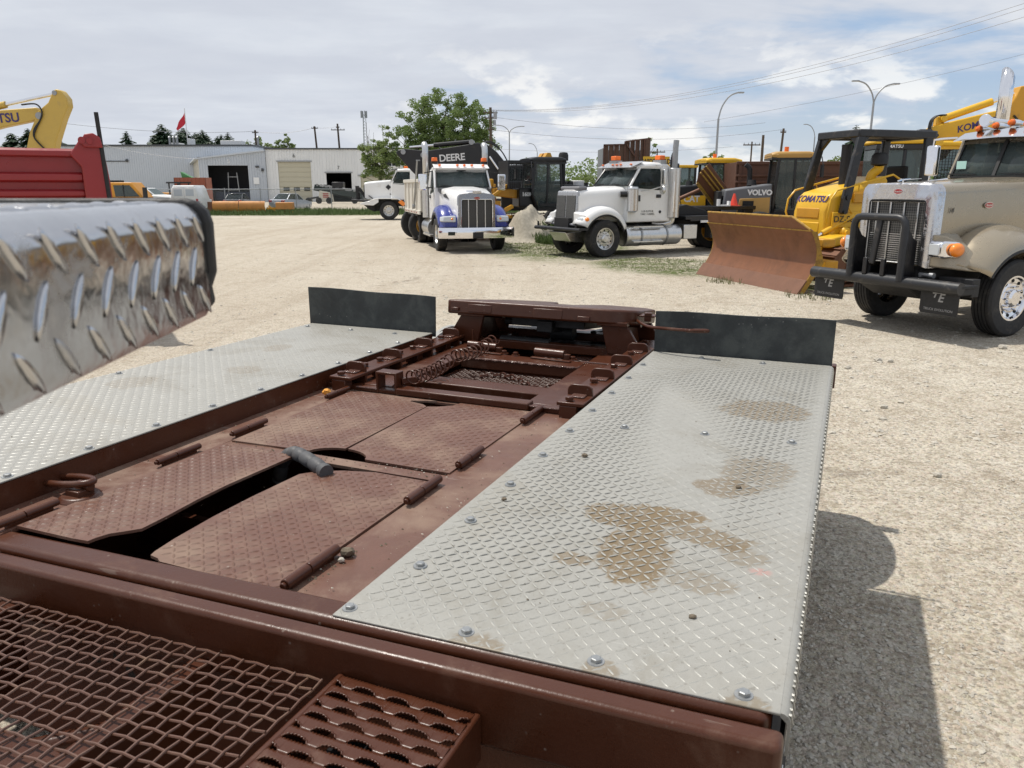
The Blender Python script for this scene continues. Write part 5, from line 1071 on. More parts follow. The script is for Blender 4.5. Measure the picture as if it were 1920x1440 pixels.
    b=MB(); b.box(-6.25,-3.5,-1.2,-1.05,1.0,1.06); b.box(-3.3,-3.25,-1.16,-.6,.55,1.1); part('rear_fender',b,M['rubber'],T_)
M['silver2']=mat('grey_metal_trim',(.30,.30,.31),.25,.8,.08,6); M['cream']=mat('cream_paint',(.66,.63,.56),.4,0,.06,3,dirt=.4,dcol=(.4,.34,.25)); M['gscreen3']=screen_mat('truck_grille_screen',(.085,.083,.08),60)
p567()
# ------------------------------------------------------------------ older white truck far left of centre
def oldwhite():
    T_=thing('oilfield_truck','white flat-nose oilfield truck with grey front rack, behind the blue white dump truck','truck',(-7.9,51.2,0),R(186))
    m=M['white']
    hl=[rsec(x,w,zt,zb,.03,.12,.0) for x,w,zt,zb in ((1.5,.55,2.28,1.35),(1.3,.6,2.33,1.3),(.5,.66,2.40,1.3),(-.35,.72,2.46,1.3))]
    part('hood',MB().loft(hl),m,T_,ang=50)
    b=MB(); b.box(1.50,1.56,-.45,.45,1.5,2.15); part('grille',b,M['black'],T_,bevel=.01)
    for s in (1,-1):
        b=MB(); pts=[(1.15,1.22),(.95,1.30),(.62,1.36),(-.55,1.36),(-.95,1.12),(-1.1,.95)]; 
        b.loft([[(x,s*.6,z),(x,s*1.25,z),(x,s*1.25,z-.06),(x,s*.6,z-.06)] for x,z in pts]); b.prism([(1.15,1.20),(.62,1.34),(.62,1.1),(.95,.9),(1.75,.95),(1.75,1.05)],s*1.2-.03,s*1.2+.03,'xz'); part('fender',b,m,T_,bevel=.02)
    b=MB(); b.box(-.9,.9,-.95,.95,.9,1.3); part('engine_bay',b,M['dark'],T_)
    b=MB(); b.hexa([(1.0,-1.1,1.05),(2.35,-.7,1.18),(2.35,.7,1.18),(1.0,1.1,1.05),(1.0,-1.1,1.2),(2.35,-.7,1.28),(2.35,.7,1.28),(1.0,1.1,1.2)]); bp=part('bumper',b,M['blackm'],T_,bevel=.03); b=MB(); b.prism([(.9,1.1),(1.7,1.0),(1.2,.6),(.9,.5)],-.5,.5,'xz'); part('bumper_brace',b,M['blackm'],bp)
    b=MB(); 
    for y in (-.5,.5): b.bar((1.95,y,1.2),(2.0,y,2.1),.16,.14,up=(0,1,0)); b.bar((1.9,y,2.0),(1.45,y,1.3),.1,.08,up=(0,1,0))
    b.box(1.9,2.0,-.5,.5,1.65,1.75); part('front_rack',b,M['blackm'],T_,bevel=.02)
    wheel(T_,(0,1.0,.58),.58,.38,'chrome2',1,n=36); wheel(T_,(0,-1.0,.58),.58,.38,'chrome2',-1,n=36)
    chassis(T_,1.5,-7,1.1,.26); rear_axles(T_,(-5.0,-6.4),.55)
    cab(T_,dict(xc=-.25,xw=-.55,xb=-1.75,cw=1.05,tw=1.0,z0=1.25,zbelt=2.42,zr=3.08,xd=-1.45,split=True,zsill=2.2),m)
    b=MB(); b.loft([[(-.05,y,2.98),(-.6,y,3.16),(-.6,y,3.18),(-.02,y,3.0)] for y in (-1.0,0,1.0)]); part('sun_visor',b,M['silver'],T_)
    b=MB(); b.box(-1.25,-1.0,-.3,.3,3.18,3.32); part('beacon',b,M['orange_l'],T_,bevel=.02)
    b=MB(); b.box(.18,.22,0,0.001,0,0.001); 
    d=MB(); d.add([(-.17,.735,2.02),(0,.735,1.85),(.17,.735,2.02),(0,.735,2.19)],[(0,1,2,3)]); d.add([(-.17,.725,2.02),(0,.725,1.85),(.17,.725,2.02),(0,.725,2.19)],[(0,1,2,3)]); part('placard',d,M['letb'],T_)
    b=MB(); b.bar((-.1,.74,1.6),(-.45,.9,1.45),.05); b.bar((1.25,.66,1.5),(1.0,.7,1.32),.05); part('hood_latch',b,M['black'],T_)
    b=MB(); b.box(-2.6,-1.9,-1.1,1.1,1.3,2.7); part('sleeper_box',b,m,T_,bevel=.04); b=MB(); b.box(-7.2,-2.8,-1.25,1.25,1.15,1.3); part('deck',b,M['blackm'],T_)
    b=MB(); b.hexa([(-.9,1.22,.85),(-.6,1.22,1.1),(-.6,1.26,1.1),(-.9,1.26,.85),(-1.1,1.22,1.0),(-.8,1.22,1.25),(-.8,1.26,1.25),(-1.1,1.26,1.0)]); part('step_light',b,M['amber'],T_)
oldwhite()
# ================================================================== MACHINES
def plate(parent,name,prof,y0,y1,m,bevel=.02,plane='xz',label=None): return part(name,MB().prism(prof,y0,y1,plane),m,parent,bevel=bevel,label=label)
def ram(parent,a,b,r,k=.55,m1=None,m2='chrome'):
    a=Vector(a);b=Vector(b);c=a.lerp(b,k); o=part('ram_barrel',MB().cyl(a,c,r,n=14),m1,parent,bevel=.01); part('ram_rod',MB().cyl(c,b,r*.55,n=12),M[m2],o); return o
def track(root,L0,L1,yc,w,Rr,m,pitch=.2,zc=None,name='track'):
    """crawler track loop from x=L0 to x=L1, shoes are separate parts"""
    zc=Rr if zc is None else zc; pts=[]; per=2*(L1-L0)+2*math.pi*Rr; n=int(per/pitch)
    def pos(s):
        s%=per
        if s<L1-L0: return (L0+s,zc+Rr),0
        s-=L1-L0
        if s<math.pi*Rr: a=math.pi/2-s/Rr; return (L1+Rr*math.cos(a),zc+Rr*math.sin(a)),a-math.pi/2
        s-=math.pi*Rr
        if s<L1-L0: return (L1-s,zc-Rr),math.pi
        s-=L1-L0; a=-math.pi/2-s/Rr; return (L0+Rr*math.cos(a),zc+Rr*math.sin(a)),a-math.pi/2
    b=MB(); b.box(L0,L1,yc-w*.3,yc+w*.3,zc-Rr*.7,zc+Rr*.75)
    for x in (L0,L1): b.cyl((x,yc-w*.3,zc),(x,yc+w*.3,zc),Rr*.85,n=20)
    for x in np.arange(L0+.4,L1-.2,.42): b.cyl((x,yc-w*.34,zc-Rr*.62),(x,yc+w*.34,zc-Rr*.62),Rr*.28,n=12)
    fr=part('track_frame',b,m,root)
    s_=MB(); s_.box(-pitch*.48,pitch*.48,-w/2,w/2,-.02,.015); s_.box(-pitch*.4,-pitch*.3,-w/2,w/2,.015,.055); me=mesh_of(s_,'track_shoe',M['rust'])
    for i in range(n):
        (x,z),a=pos(i*per/n); part('track_shoe',me,None,fr,loc=(x,yc,z),rot=(0,-a,0))
    return fr
# ------------------------------------------------------------------ bulldozer
def dozer():
    D=thing('bulldozer','yellow bulldozer with a wide rusty blade and black roll-over frame','bulldozer',(5.36,17.08,0),R(197)); Y=M['yellow']
    # blade: curved plate
    def bl(z): t=(z-.0)/1.25; return .20-.46*math.sin(math.pi*min(1,t)*.9)*.55+(.10 if t>1 else 0)*0
    prof=[]
    for k in range(13):
        z=1.22*k/12; prof.append((.34-.62*math.sin(math.pi*(k/12)*.82)**1.0*.62,z+.0))
    secs=[]
    for y in np.linspace(-1.9,1.9,9): secs.append([(x,y,z) for x,z in prof]+[(x-.05,y,z) for x,z in reversed(prof)])
    bd=part('blade',MB().loft(secs),M['bladerust'],D,ang=50,label='wide rust-brown curved dozer blade')
    xt,zt=prof[-1]
    b=MB(); b.hexa([(xt-.06,-1.88,zt),(xt,-1.88,zt),(xt,1.9,zt),(xt-.06,1.9,zt),(xt+.10,-1.70,zt+.25),(xt+.14,-1.70,zt+.25),(xt+.14,1.45,zt+.25),(xt+.10,1.45,zt+.25)]); part('spill_guard',b,M['bladerust'],bd)
    b=MB(); b.tube([(xt+.125,-1.70,zt+.255),(xt+.125,1.45,zt+.255),(xt+.0,1.88,zt+.02)],.022,8); b.tube([(xt+.005,-1.9,zt),(xt+.005,1.9,zt)],.016,6); part('top_edge',b,M['yworn'],bd)
    b=MB(); b.hexa([(.30,-1.93,.0),(.36,-1.93,.0),(.36,1.93,.0),(.30,1.93,.0),(.14,-1.93,.27),(.165,-1.93,.27),(.165,1.93,.27),(.14,1.93,.27)]); part('cutting_edge',b,M['bladerust2'],bd,bevel=.004)
    for s in (1,-1):
        pr=[(x-.0,z) for x,z in prof]+[(xt-.14,1.2),(-.22,.6),(.18,.0)]; b=MB(); b.prism(pr,s*1.9-.012,s*1.9+.012,'xz'); part('end_plate',b,M['yworn'],bd)
    b=MB(); b.box(-.62,-.3,-1.85,1.85,.35,.62); b.box(-.5,-.2,-1.85,1.85,.9,1.05); part('blade_beam',b,M['yellow2'],bd,bevel=.02)
    for s in (1,-1):
        part('push_arm',MB().hexa([(-2.4,s*.62-.09,.35),(-.4,s*.72-.1,.35),(-.4,s*.72+.1,.35),(-2.4,s*.62+.09,.35),(-2.4,s*.62-.09,.6),(-.4,s*.72-.1,.72),(-.4,s*.72+.1,.72),(-2.4,s*.62+.09,.6)]),Y,D,bevel=.03)
        ram(D,(-1.9,s*.62,1.45),(-.42,s*.55,.7),.06,.5,Y)
        b=MB(); b.sphere((-1.62,s*.74,1.10),(.12,.09,.12),12,8); b.cyl((-1.62,s*.6,1.10),(-1.62,s*.86,1.10),.07,n=12); part('trunnion',b,Y,D)
        track(D,-3.9,-1.35,s*1.02,.56,.40,M['rust'],.19,.43)
        b=MB(); b.prism([(-1.0,.80),(-1.02,1.0),(-1.3,1.06),(-1.7,1.06),(-1.7,.9),(-1.3,.85)],s*.72-.2,s*.72+.35 if s>0 else s*.72+.2,'xz'); part('track_guard',b,Y,D,bevel=.03)
    # hood
    def hs(x,w0,w1,zb,zt): return [(x,w0,zb),(x,w0,zb+(zt-zb)*.3),(x,w1,zt-.1),(x,w1-.08,zt),(x,-w1+.08,zt),(x,-w1,zt-.1),(x,-w0,zb+(zt-zb)*.3),(x,-w0,zb)]
    part('hood',MB().loft([hs(-1.22,.56,.50,.55,1.60),hs(-1.32,.60,.54,.55,1.86),hs(-1.42,.62,.56,.55,1.93),hs(-2.0,.64,.58,.55,2.08),hs(-2.7,.66,.62,.55,2.28)]),Y,D,bevel=.03,seg=3)
    text('KOMATSU',.20,M['letp'],D,(-1.287,-.02,1.785),(R(69),0,R(90)),ext=.003,bold=.005,shear=.2,sx=1.08)
    b=MB(); b.box(-1.25,-1.205,-.40,.36,1.38,1.60); part('nose_panel',b,M['yellow2'],D,bevel=.02); b=MB(); b.box(-1.25,-1.20,-.42,.38,.90,1.30); part('radiator_guard',b,Y,D,bevel=.02)
    text('DZ-0838',.19,M['letb'],D,(-1.72,.665,1.37),(R(90),0,R(180)),ext=.002)
    b=MB(); b.box(-2.15,-1.85,.62,.655,1.72,1.92); part('side_louvre',b,M['yellow2'],D,bevel=.01); b=MB(); b.box(-2.6,-1.35,.60,.648,1.2,1.52); part('side_door',b,Y,D,bevel=.012)
    for s in (1,-1):
        b=MB(); b.tube([(-1.20,s*.66,1.30),(-1.16,s*.72,1.50),(-1.20,s*.72,1.78),(-1.35,s*.70,1.97),(-2.0,s*.70,2.13),(-2.75,s*.70,2.30),(-2.95,s*.70,2.2)],.022,8); b.tube([(-1.9,s*.70,2.10),(-1.92,s*.66,1.95)],.016,6); part('handrail',b,Y,D)
        b=MB(); b.tube([(-1.55,s*.66,1.95),(-1.62,s*.70,1.70),(-1.75,s*.68,1.55),(-1.82,s*.66,1.5)],.014,6); part('hydraulic_line',b,Y,D)
    # ROPS
    b=MB()
    for s in (1,-1):
        b.hexa([(-1.72,s*.68-.05,1.78),(-1.50,s*.68-.05,1.78),(-1.50,s*.68+.05,1.78),(-1.72,s*.68+.05,1.78),(-1.98,s*.62-.05,3.08),(-1.80,s*.62-.05,3.10),(-1.80,s*.62+.05,3.10),(-1.98,s*.62+.05,3.08)])
        b.hexa([(-3.72,s*.66-.05,1.8),(-3.5,s*.66-.05,1.8),(-3.5,s*.66+.05,1.8),(-3.72,s*.66+.05,1.8),(-3.75,s*.62-.05,3.1),(-3.55,s*.62-.05,3.1),(-3.55,s*.62+.05,3.1),(-3.75,s*.62+.05,3.1)])
        b.box(-3.8,-1.80,s*.62-.06,s*.62+.06,3.06,3.22); b.prism([(-1.82,2.75),(-1.80,3.08),(-2.1,3.08)],s*.62-.04,s*.62+.04,'xz')
    b.box(-1.98,-1.78,-.66,.66,3.06,3.22); b.box(-3.85,-3.6,-.66,.66,3.06,3.22)
    b.prism([(-.62,2.8),(-.58,3.08),(-.3,3.08)],-1.93,-1.83,'yz'); b.prism([(.62,2.8),(.58,3.08),(.3,3.08)],-1.93,-1.83,'yz')
    rp=part('roll_over_frame',b,M['bbar'],D,bevel=.025,label='black roll-over protection frame'); b=MB(); b.box(-3.7,-1.95,-.58,.58,3.10,3.15); part('canopy_sheet',b,M['black'],rp)
    for s in (1,-1): b=MB(); b.bar((-1.60,s*.70,1.85),(-1.55,s*.70,1.50),.16,.10,up=(0,1,0)); b.cyl((-1.6,s*.62,1.82),(-1.6,s*.78,1.82),.05,n=10); b.cyl((-1.55,s*.62,1.52),(-1.55,s*.78,1.52),.04,n=10); part('frame_mount',b,M['black'],rp)
    # pre-cleaner, exhaust, seat
    b=MB(); b.tube(smooth_path([(-2.5,.3,2.1),(-2.52,.32,2.3),(-2.62,.38,2.42),(-2.62,.40,2.5)],5),[.10]*16,14); part('intake_pipe',b,Y,D); b=MB(); b.lathe([(.001,.17),(.12,.16),(.17,.10),(.175,-.08),(.15,-.1),(.001,-.1)],'z',(-2.62,.40,2.60),18); part('pre_cleaner',b,M['rubber'],D)
    b=MB(); b.cyl((-2.15,-.1,2.0),(-2.15,-.1,2.95),.11,n=16); part('exhaust_screen',b,M['mesh_black'],D)
    b=MB(); b.box(-3.6,-2.75,-.9,.9,.9,1.75); b.box(-3.9,-3.4,-1.0,1.0,.8,2.0); part('operator_station',b,M['yellow2'],D,bevel=.04); b=MB(); b.box(-3.45,-2.95,-.28,.28,1.75,1.9); b.box(-3.55,-3.42,-.28,.28,1.8,2.5); part('seat',b,M['dark'],D,bevel=.04)
M['bladerust']=mat('scoured_rusty_blade',(.205,.082,.036),.48,.2,.32,2.2,.08,30,dirt=.5,dcol=(.115,.050,.026),dscale=1.6,chips=.6,ccol=(.34,.17,.08))
M['bladerust2']=mat('rusty_cutting_edge',(.18,.085,.05),.55,.2,.3,4,.1,40)
M['yworn']=mat('worn_yellow_edge',(.40,.23,.03),.5,0,.25,9,.1,60,dirt=.75,dcol=(.15,.075,.04),dscale=8)
M['mesh_black']=mat('perforated_black',(.03,.03,.033),.5,.4,.3,20)
dozer()
# ------------------------------------------------------------------ yellow excavator behind the dozer (local x right, y away)
def exc_right():
    E=thing('excavator','yellow crawler excavator with dark cab, behind the gold truck','excavator',(12.2,24.4,0),R(-8)); Y=M['yellow']
    o=12.2
    b=MB(); b.box(-1.3,4.2,-.2,2.5,1.05,1.5); b.box(1.4,4.2,-.25,2.5,1.5,2.25); part('upper_body',b,Y,E,bevel=.05)
    track(E,-1.2,3.2,-.1,.6,.42,M['blackm'],.2); track(E,-1.2,3.2,2.3,.6,.42,M['blackm'],.2)
    b=MB(); b.cyl((1,1.1,.85),(1,1.1,1.08),.8,n=24); part('slew_ring',b,M['blackm'],E)
    # cab
    X0,X1,Z0,Z1=-1.2,.45,1.5,3.30
    b=MB(); 
    for x in (X0+.05,X1-.05,-.35): b.box(x-.05,x+.05,-.22,-.12,Z0,Z1)
    for x in (X0+.05,X1-.05): b.box(x-.05,x+.05,.9,1.0,Z0,Z1)
    b.box(X0,X1,-.24,1.0,Z0-.02,Z0+.25); b.box(X0,X1,-.26,1.02,Z1-.17,Z1)
    cb=part('cab',b,M['black'],E,bevel=.03,label='dark grey excavator cab'); b=MB(); b.box(X0-.05,X1+.05,-.3,1.05,Z1,Z1+.12); part('cab_roof',b,Y,cb,bevel=.05,seg=3)
    for q in ((X0+.1,-.40),(-.30,X1-.1)):
        for a,c in ((q[0],q[1]),): b=MB(); b.box(a,c,-.19,-.18,Z0+.25,Z1-.17); part('cab_window',b,M['glass'],cb)
    b=MB(); b.box(X0+.08,X1-.08,.96,.97,Z0+.25,Z1-.17); part('cab_window',b,M['glass'],cb); b=MB(); b.box(X0-.01,X0,-.15,.9,Z0+.25,Z1-.17); part('cab_window',b,M['glass'],cb)
    text('KOMATSU',.13,M['letw'],cb,(-.75,-.27,Z1-.08),(R(90),0,0),ext=.002,bold=.003)
    b=MB(); b.box(-.6,-.2,.2,.7,Z0,Z0+.5); b.box(-.3,-.18,.2,.7,Z0+.4,Z0+1.15); part('seat',b,M['dark'],cb,bevel=.05)
    b=MB(); b.box(-.41,-.38,-.25,-.23,Z0+.8,Z0+1.0); part('door_handle',b,M['letw'],cb)
    # guard screen right of cab
    b=MB(); b.box(.55,1.5,-.22,-.18,1.5,3.18); part('guard_frame',b,M['glassd'],E); b=MB()
    for x in np.arange(.55,1.52,.085): b.box(x-.006,x+.006,-.25,-.23,1.5,3.15)
    for z in np.arange(1.5,3.2,.085): b.box(.55,1.5,-.25,-.23,z-.006,z+.006)
    part('guard_screen',b,M['black'],E,fix=False); b=MB(); b.box(.45,1.55,-.26,-.2,3.13,3.25); b.box(1.5,1.58,-.26,-.2,1.5,3.2); part('guard_beam',b,Y,E)
    # boom, cylinder, stick
    bp=[(12.25,3.30),(12.49,3.65),(12.75,3.83),(13.0,3.90),(14.34,4.23),(15.6,4.50),(15.6,4.05),(14.85,3.78),(14.41,3.70),(13.40,3.33),(13.2,2.9),(12.6,2.6)]
    plate(E,'boom',[(x-o,z) for x,z in bp],-.25+.5,.25+.5,Y,.03)
    text('KOMATSU',.27,M['letp'],E,(14.0-o,.245,3.86),(R(90),R(-14.5),0),ext=.003,bold=.006,shear=.15)
    ram(E,(12.95-o,.5,4.02),(14.98-o,.5,4.74),.11,.70,Y); b=MB(); b.box(12.82-o,13.05-o,.35,.65,3.85,4.1); b.cyl((13.0-o,.22,4.02),(13.0-o,.78,4.02),.09,n=12); part('ram_bracket',b,Y,E,bevel=.02)
    plate(E,'stick',[(x-o,z) for x,z in [(14.62,4.05),(14.88,4.62),(14.98,4.92),(15.2,4.95),(15.6,4.7),(16.0,2.6),(15.75,2.2),(15.5,2.3),(15.3,3.4)]],.22,.78,M['yellow2'],.03)
    for k in range(3):
        b=MB(); b.tube(smooth_path([(12.62-o,.2+.1*k,3.7),(12.65-o,.2+.1*k,3.98),(12.8-o,.22+.1*k,4.12),(13.05-o,.25+.1*k,4.14)],6),.022,7); part('hydraulic_hose',b,M['rubber'],E)
    b=MB(); b.tube(smooth_path([(14.9-o,.2,4.1),(15.05-o,.18,3.9),(15.0-o,.18,3.6),(14.85-o,.2,3.5)],6),.03,7); part('hydraulic_hose',b,M['rubber'],E)
    b=MB(); b.cyl((13.2-o,.1,3.2),(13.2-o,.25,3.2),.12,n=14); b.cyl((13.0-o,.05,3.22),(13.35-o,.05,3.24),.07,n=10); part('boom_pin',b,Y,E)
    b=MB(); b.box(.35,.62,-.35,-.1,3.22,3.42); b.cyl((.6,-.3,3.3),(1.5,-.3,3.27),.07,n=10); part('work_light_bar',b,Y,E,bevel=.02); b=MB(); b.tube([(.25,-.3,3.3),(.3,-.32,4.0)],.008,5); part('antenna',b,M['black'],E)
    b=MB(); b.prism([(-.1,3.42),(.5,3.42),(.62,3.55),(.35,3.72),(.05,3.72),(-.15,3.58)],-.1,.3,'xz'); part('roof_housing',b,M['black'],E,bevel=.06,seg=3)
    b=MB(); b.bar((-.95,-.3,3.38),(-.2,-.32,3.44),.05,.02); part('roof_panel',b,M['letw'],E)
exc_right()
# ------------------------------------------------------------------ black excavator boom behind the dump truck
def exc_black():
    E=thing('excavator','black excavator with long boom lettered in white, behind the blue white truck','excavator',(-.5,36.6,0),0); o=-.5; K=M['black']
    bp=[(-5.19,3.5),(-5.09,3.64),(-4.76,3.69),(-3.8,3.60),(-2.02,3.86),(-1.54,3.95),(-1.07,3.85),(-.67,3.55),(-.29,3.09),(-.02,2.51),(.2,1.9),(-.48,1.7),(-1.1,2.2),(-1.91,2.80),(-3.7,2.66),(-4.17,2.40),(-4.5,2.72),(-4.85,3.1)]
    plate(E,'boom',[(x-o,z) for x,z in bp],-.6,-.05,K,.03)
    text('DEERE',.42,M['letw'],E,(-2.68-o,-.605,3.30),(R(90),R(-4),0),ext=.004,bold=.009,space=.96)
    ram(E,(-1.75-o,-.33,4.0),(-4.6-o,-.33,3.76),.10,.62,K); b=MB(); b.cyl((-1.8-o,-.7,3.97),(-1.8-o,.05,3.97),.12,n=14); b.cyl((-4.85-o,-.68,3.55),(-4.85-o,.03,3.55),.11,n=14); b.cyl((-3.95-o,-.68,3.42),(-3.95-o,.03,3.42),.13,n=14); part('pin',b,M['steel'],E)
    ram(E,(-.05-o,-.75,2.0),(-1.0-o,-.75,3.35),.08,.6,K); b=MB()
    for k in range(3): b.tube(smooth_path([(-1.3-o,-.2-.12*k,3.98),(-.9-o,-.2-.12*k,4.0-.05*k),(-.4-o,-.2-.12*k,3.5),(.1-o,-.2-.1*k,2.5)],6),.03,6)
    part('hydraulic_hose',b,M['rubber'],E)
    b=MB(); b.box(.0,3.2,-.9,1.6,1.0,2.3); b.box(.2,1.5,-.85,.2,2.3,3.0); part('upper_body',b,K,E,bevel=.06); b=MB(); b.box(.3,1.4,-.87,-.86,2.1,2.85); part('cab_window',b,M['glassd'],E)
    track(E,-.2,3.0,-.8,.55,.4,M['blackm'],.25); track(E,-.2,3.0,1.4,.55,.4,M['blackm'],.25)
exc_black()
# ------------------------------------------------------------------ graders
def grader(name,label,loc,rot,col,hood,num,logo=None,el=-3.6,roofm=None,stackp=True):
    """local x forward, y left. origin under the cab"""
    G=thing(name,label,'grader',loc,rot); K=M['black']
    # rear frame + engine hood
    b=MB(); b.hexa([(el,-.75,1.0),(-.7,-.75,1.0),(-.7,.75,1.0),(el,.75,1.0),(el+.1,-.66,1.95),(-.7,-.72,2.15),(-.7,.72,2.15),(el+.1,.66,1.95)]); en=part('engine_hood',b,hood,G,bevel=.06,seg=3)
    b=MB(); b.box(el-.12,el+.02,-.6,.6,1.05,1.9); part('radiator_guard',b,M['blackm'],en,bevel=.02)
    for s in (1,-1):
        b=MB(); b.hexa([(el+.5,s*.76-.015,1.12),(-.75,s*.76-.015,1.12),(-.75,s*.76+.015,1.12),(el+.5,s*.76+.015,1.12),(el+.6,s*.73-.015,1.65),(-.75,s*.735-.015,1.7),(-.75,s*.735+.015,1.7),(el+.6,s*.73+.015,1.65)]); pn=part('side_panel',b,col,en,bevel=.02)
        for x in (el+.7,el+1.15)[:(2 if el<-3 else 1)]: v=MB(); v.box(x,x+.36,s*.78-.008,s*.78+.008,1.2,1.36); v.box(x,x+.36,s*.78-.008,s*.78+.008,1.42,1.58); part('louvre',v,M['dark'],pn)
        if logo: text(logo,.34 if len(logo)<4 else .24,M['letw'],en,(-1.35 if el<-3 else -1.1,s*.765,1.85 if len(logo)>3 else 1.55),(R(90),0,R(180) if s>0 else 0),ext=.004,bold=.012)
    sx_=-1.9 if el<-3 else -1.35
    b=MB(); b.tube(smooth_path([(sx_,.1,2.0),(sx_,.1,2.5),(sx_-.03,.1,2.68),(sx_-.16,.1,2.8)],5) if stackp else [(sx_,.1,2.0),(sx_,.1,2.2)],.085,12); part('exhaust_stack',b,M['blackm'],en); b=MB(); b.cyl((-1.3,-.2,2.1),(-1.3,-.2,2.28),.16,.12,14); part('pre_cleaner',b,M['rubber'],en)
    # cab (tapered sides)
    Z0,Zm,Z1=1.15,1.75,3.05
    b=MB()
    for s in (1,-1):
        for x0,x1 in ((-.62,-.55),(.62,.50)): b.bar((x0 if x0<0 else .35,s*.55,Z0),(x0,s*.72,Zm),.09); b.bar((x0,s*.72,Zm),(x1,s*.72,Z1),.09)
        b.bar((0.0,s*.71,Zm-.4),(-.02,s*.735,Z1),.07)
    b.box(-.62,.40,-.56,.56,Z0-.05,Z0+.12); cb=part('cab',b,K,G,bevel=.012)
    b=MB(); b.loft([rsec(.72,.72,Z1+.08,Z1-.06,.02,.08),rsec(.4,.80,Z1+.14,Z1-.06,.02,.08),rsec(-.6,.80,Z1+.14,Z1-.06,.02,.08),rsec(-.8,.74,Z1+.08,Z1-.06,.02,.08)]); part('cab_roof',b,roofm or col,cb,ang=50)
    b=MB(); b.box(-.8,.72,-.77,.77,Z1-.12,Z1-.05); part('roof_trim',b,K,cb)
    for s in (1,-1):
        w=MB(); w.quad((-.60,s*.72,Zm),(.60,s*.72,Zm),(.52,s*.735,Z1-.1),(-.56,s*.735,Z1-.1)); w.quad((-.5,s*.56,Z0+.12),(.36,s*.56,Z0+.12),(.60,s*.72,Zm),(-.60,s*.72,Zm)); part('side_window',w,M['glass'],cb)
    w=MB(); w.quad((.61,-.70,Zm),(.61,.70,Zm),(.52,.72,Z1-.1),(.52,-.72,Z1-.1)); w.quad((.38,-.54,Z0+.12),(.38,.54,Z0+.12),(.61,.70,Zm),(.61,-.70,Zm)); part('windshield',w,M['glass'],cb)
    b=MB(); b.box(-.45,-.3,-.25,.25,Z0+.3,Z0+1.1); b.box(-.45,.1,-.25,.25,Z0+.25,Z0+.45); part('seat',b,M['dark'],cb,bevel=.04)
    b=MB(); b.cyl((-.2,0,Z1+.14),(-.2,0,Z1+.32),.075,n=12); part('beacon',b,M['orange_l'],cb)
    b=MB(); b.tube([(.6,.75,Z1-.1),(.75,1.0,Z1-.05),(.78,1.12,Z1-.3)],.02,6); b.box(.73,.8,1.0,1.24,Z1-.7,Z1-.3); part('mirror',b,K,cb); b=MB(); b.tube([(.6,-.75,Z1-.1),(.75,-1.0,Z1-.05),(.78,-1.12,Z1-.3)],.02,6); b.box(.73,.8,-1.24,-1.0,Z1-.7,Z1-.3); part('mirror',b,K,cb)
    # front frame arch, drawbar, circle, moldboard
    b=MB(); secs=[]
    for x,z,h in ((.2,1.3,.35),(1.0,1.75,.35),(2.0,1.85,.33),(3.5,1.55,.32),(4.6,1.05,.35),(5.0,.9,.4)): secs.append([(x,-.18,z-h/2),(x,.18,z-h/2),(x,.18,z+h/2),(x,-.18,z+h/2)])
    part('front_frame',b.loft(secs),col,G,bevel=.03)
    b=MB(); b.box(.35,1.1,-.5,.5,1.25,2.0); bn=part('saddle',b,K,G,bevel=.05)
    if num:
        for s in (1,-1): text(num,.2,M['letw'],bn,(.75,s*.51,1.75),(R(90),0,R(180) if s>0 else 0),ext=.004,bold=.01)
    b=MB(); b.cyl((2.0,0,.82),(2.0,0,.92),.75,n=30); b.bar((4.6,0,.8),(2.2,.55,.9),.14); b.bar((4.6,0,.8),(2.2,-.55,.9),.14); b.box(1.85,2.15,-.5,.5,.9,1.5); part('circle_drawbar',b,col,G,bevel=.02)
    for s in (1,-1): ram(G,(2.1,s*.45,2.15),(2.3,s*.6,.95),.06,.5,col)
    mp=[(.18*math.cos(t)*1.2,.35+.33*math.sin(t)) for t in np.linspace(R(-85),R(85),9)]; b=MB(); b.loft([[(1.95+y*.35-x,y,z+.04) for x,z in mp]+[(1.95+y*.35-x-.03,y,z+.04) for x,z in reversed(mp)] for y in (-1.9,-.6,.6,1.9)]); part('moldboard',b,M['rust'],G,ang=50)
    for x,Rt in ((5.0,.62),(-1.1,.62),(-2.65,.62)):
        for s in (1,-1): wheel(G,(x,s*1.02,Rt),Rt,.38,'yellow2' if col is not M['yellow'] else 'yellow',s,n=28,style='dish')
    b=MB(); b.cyl((5.0,-1,.62),(5.0,1,.62),.1,n=10); b.box(-2.9,-.8,-.8,.8,.5,1.0); b.box(-2.7,-1.05,.6,.8,.5,.8); part('axle',b,M['blackm'],G)
    return G
g1=grader('motor_grader','black and ochre motor grader with tall dark cab, between the two white trucks',(1.2,32.5,0),R(196),M['yellow2'],M['black'],'160M',roofm=M['black'],stackp=False)
for s in (1,-1): b=MB(); b.prism([(-.3,3.15),(.05,3.15),(-.08,3.36),(-.2,3.36)],s*.3-.2,s*.3+.2,'xz'); part('roof_lamp_housing',b,M['yellow2'],g1)
b=MB(); b.lathe([(.001,.22),(.16,.2),(.2,.1),(.2,-.12),(.001,-.12)],'z',(-1.0,-.2,3.2),16); b.cyl((-1.0,-.2,2.1),(-1.0,-.2,3.1),.09,n=12); part('pre_cleaner',b,M['rubber'],g1)
b=MB(); b.box(-.5,.3,.74,.78,1.3,1.4)
for x in np.arange(.75,1.6,.09): b.box(x-.008,x+.008,.70,.72,2.0,2.95)
for z in np.arange(2.0,3.0,.09): b.box(.75,1.6,.70,.72,z-.008,z+.008)
b.box(.7,1.62,-.72,.72,2.95,3.05); b.box(1.56,1.62,-.72,.72,2.0,2.95); part('guard_screen',b,M['black'],g1)
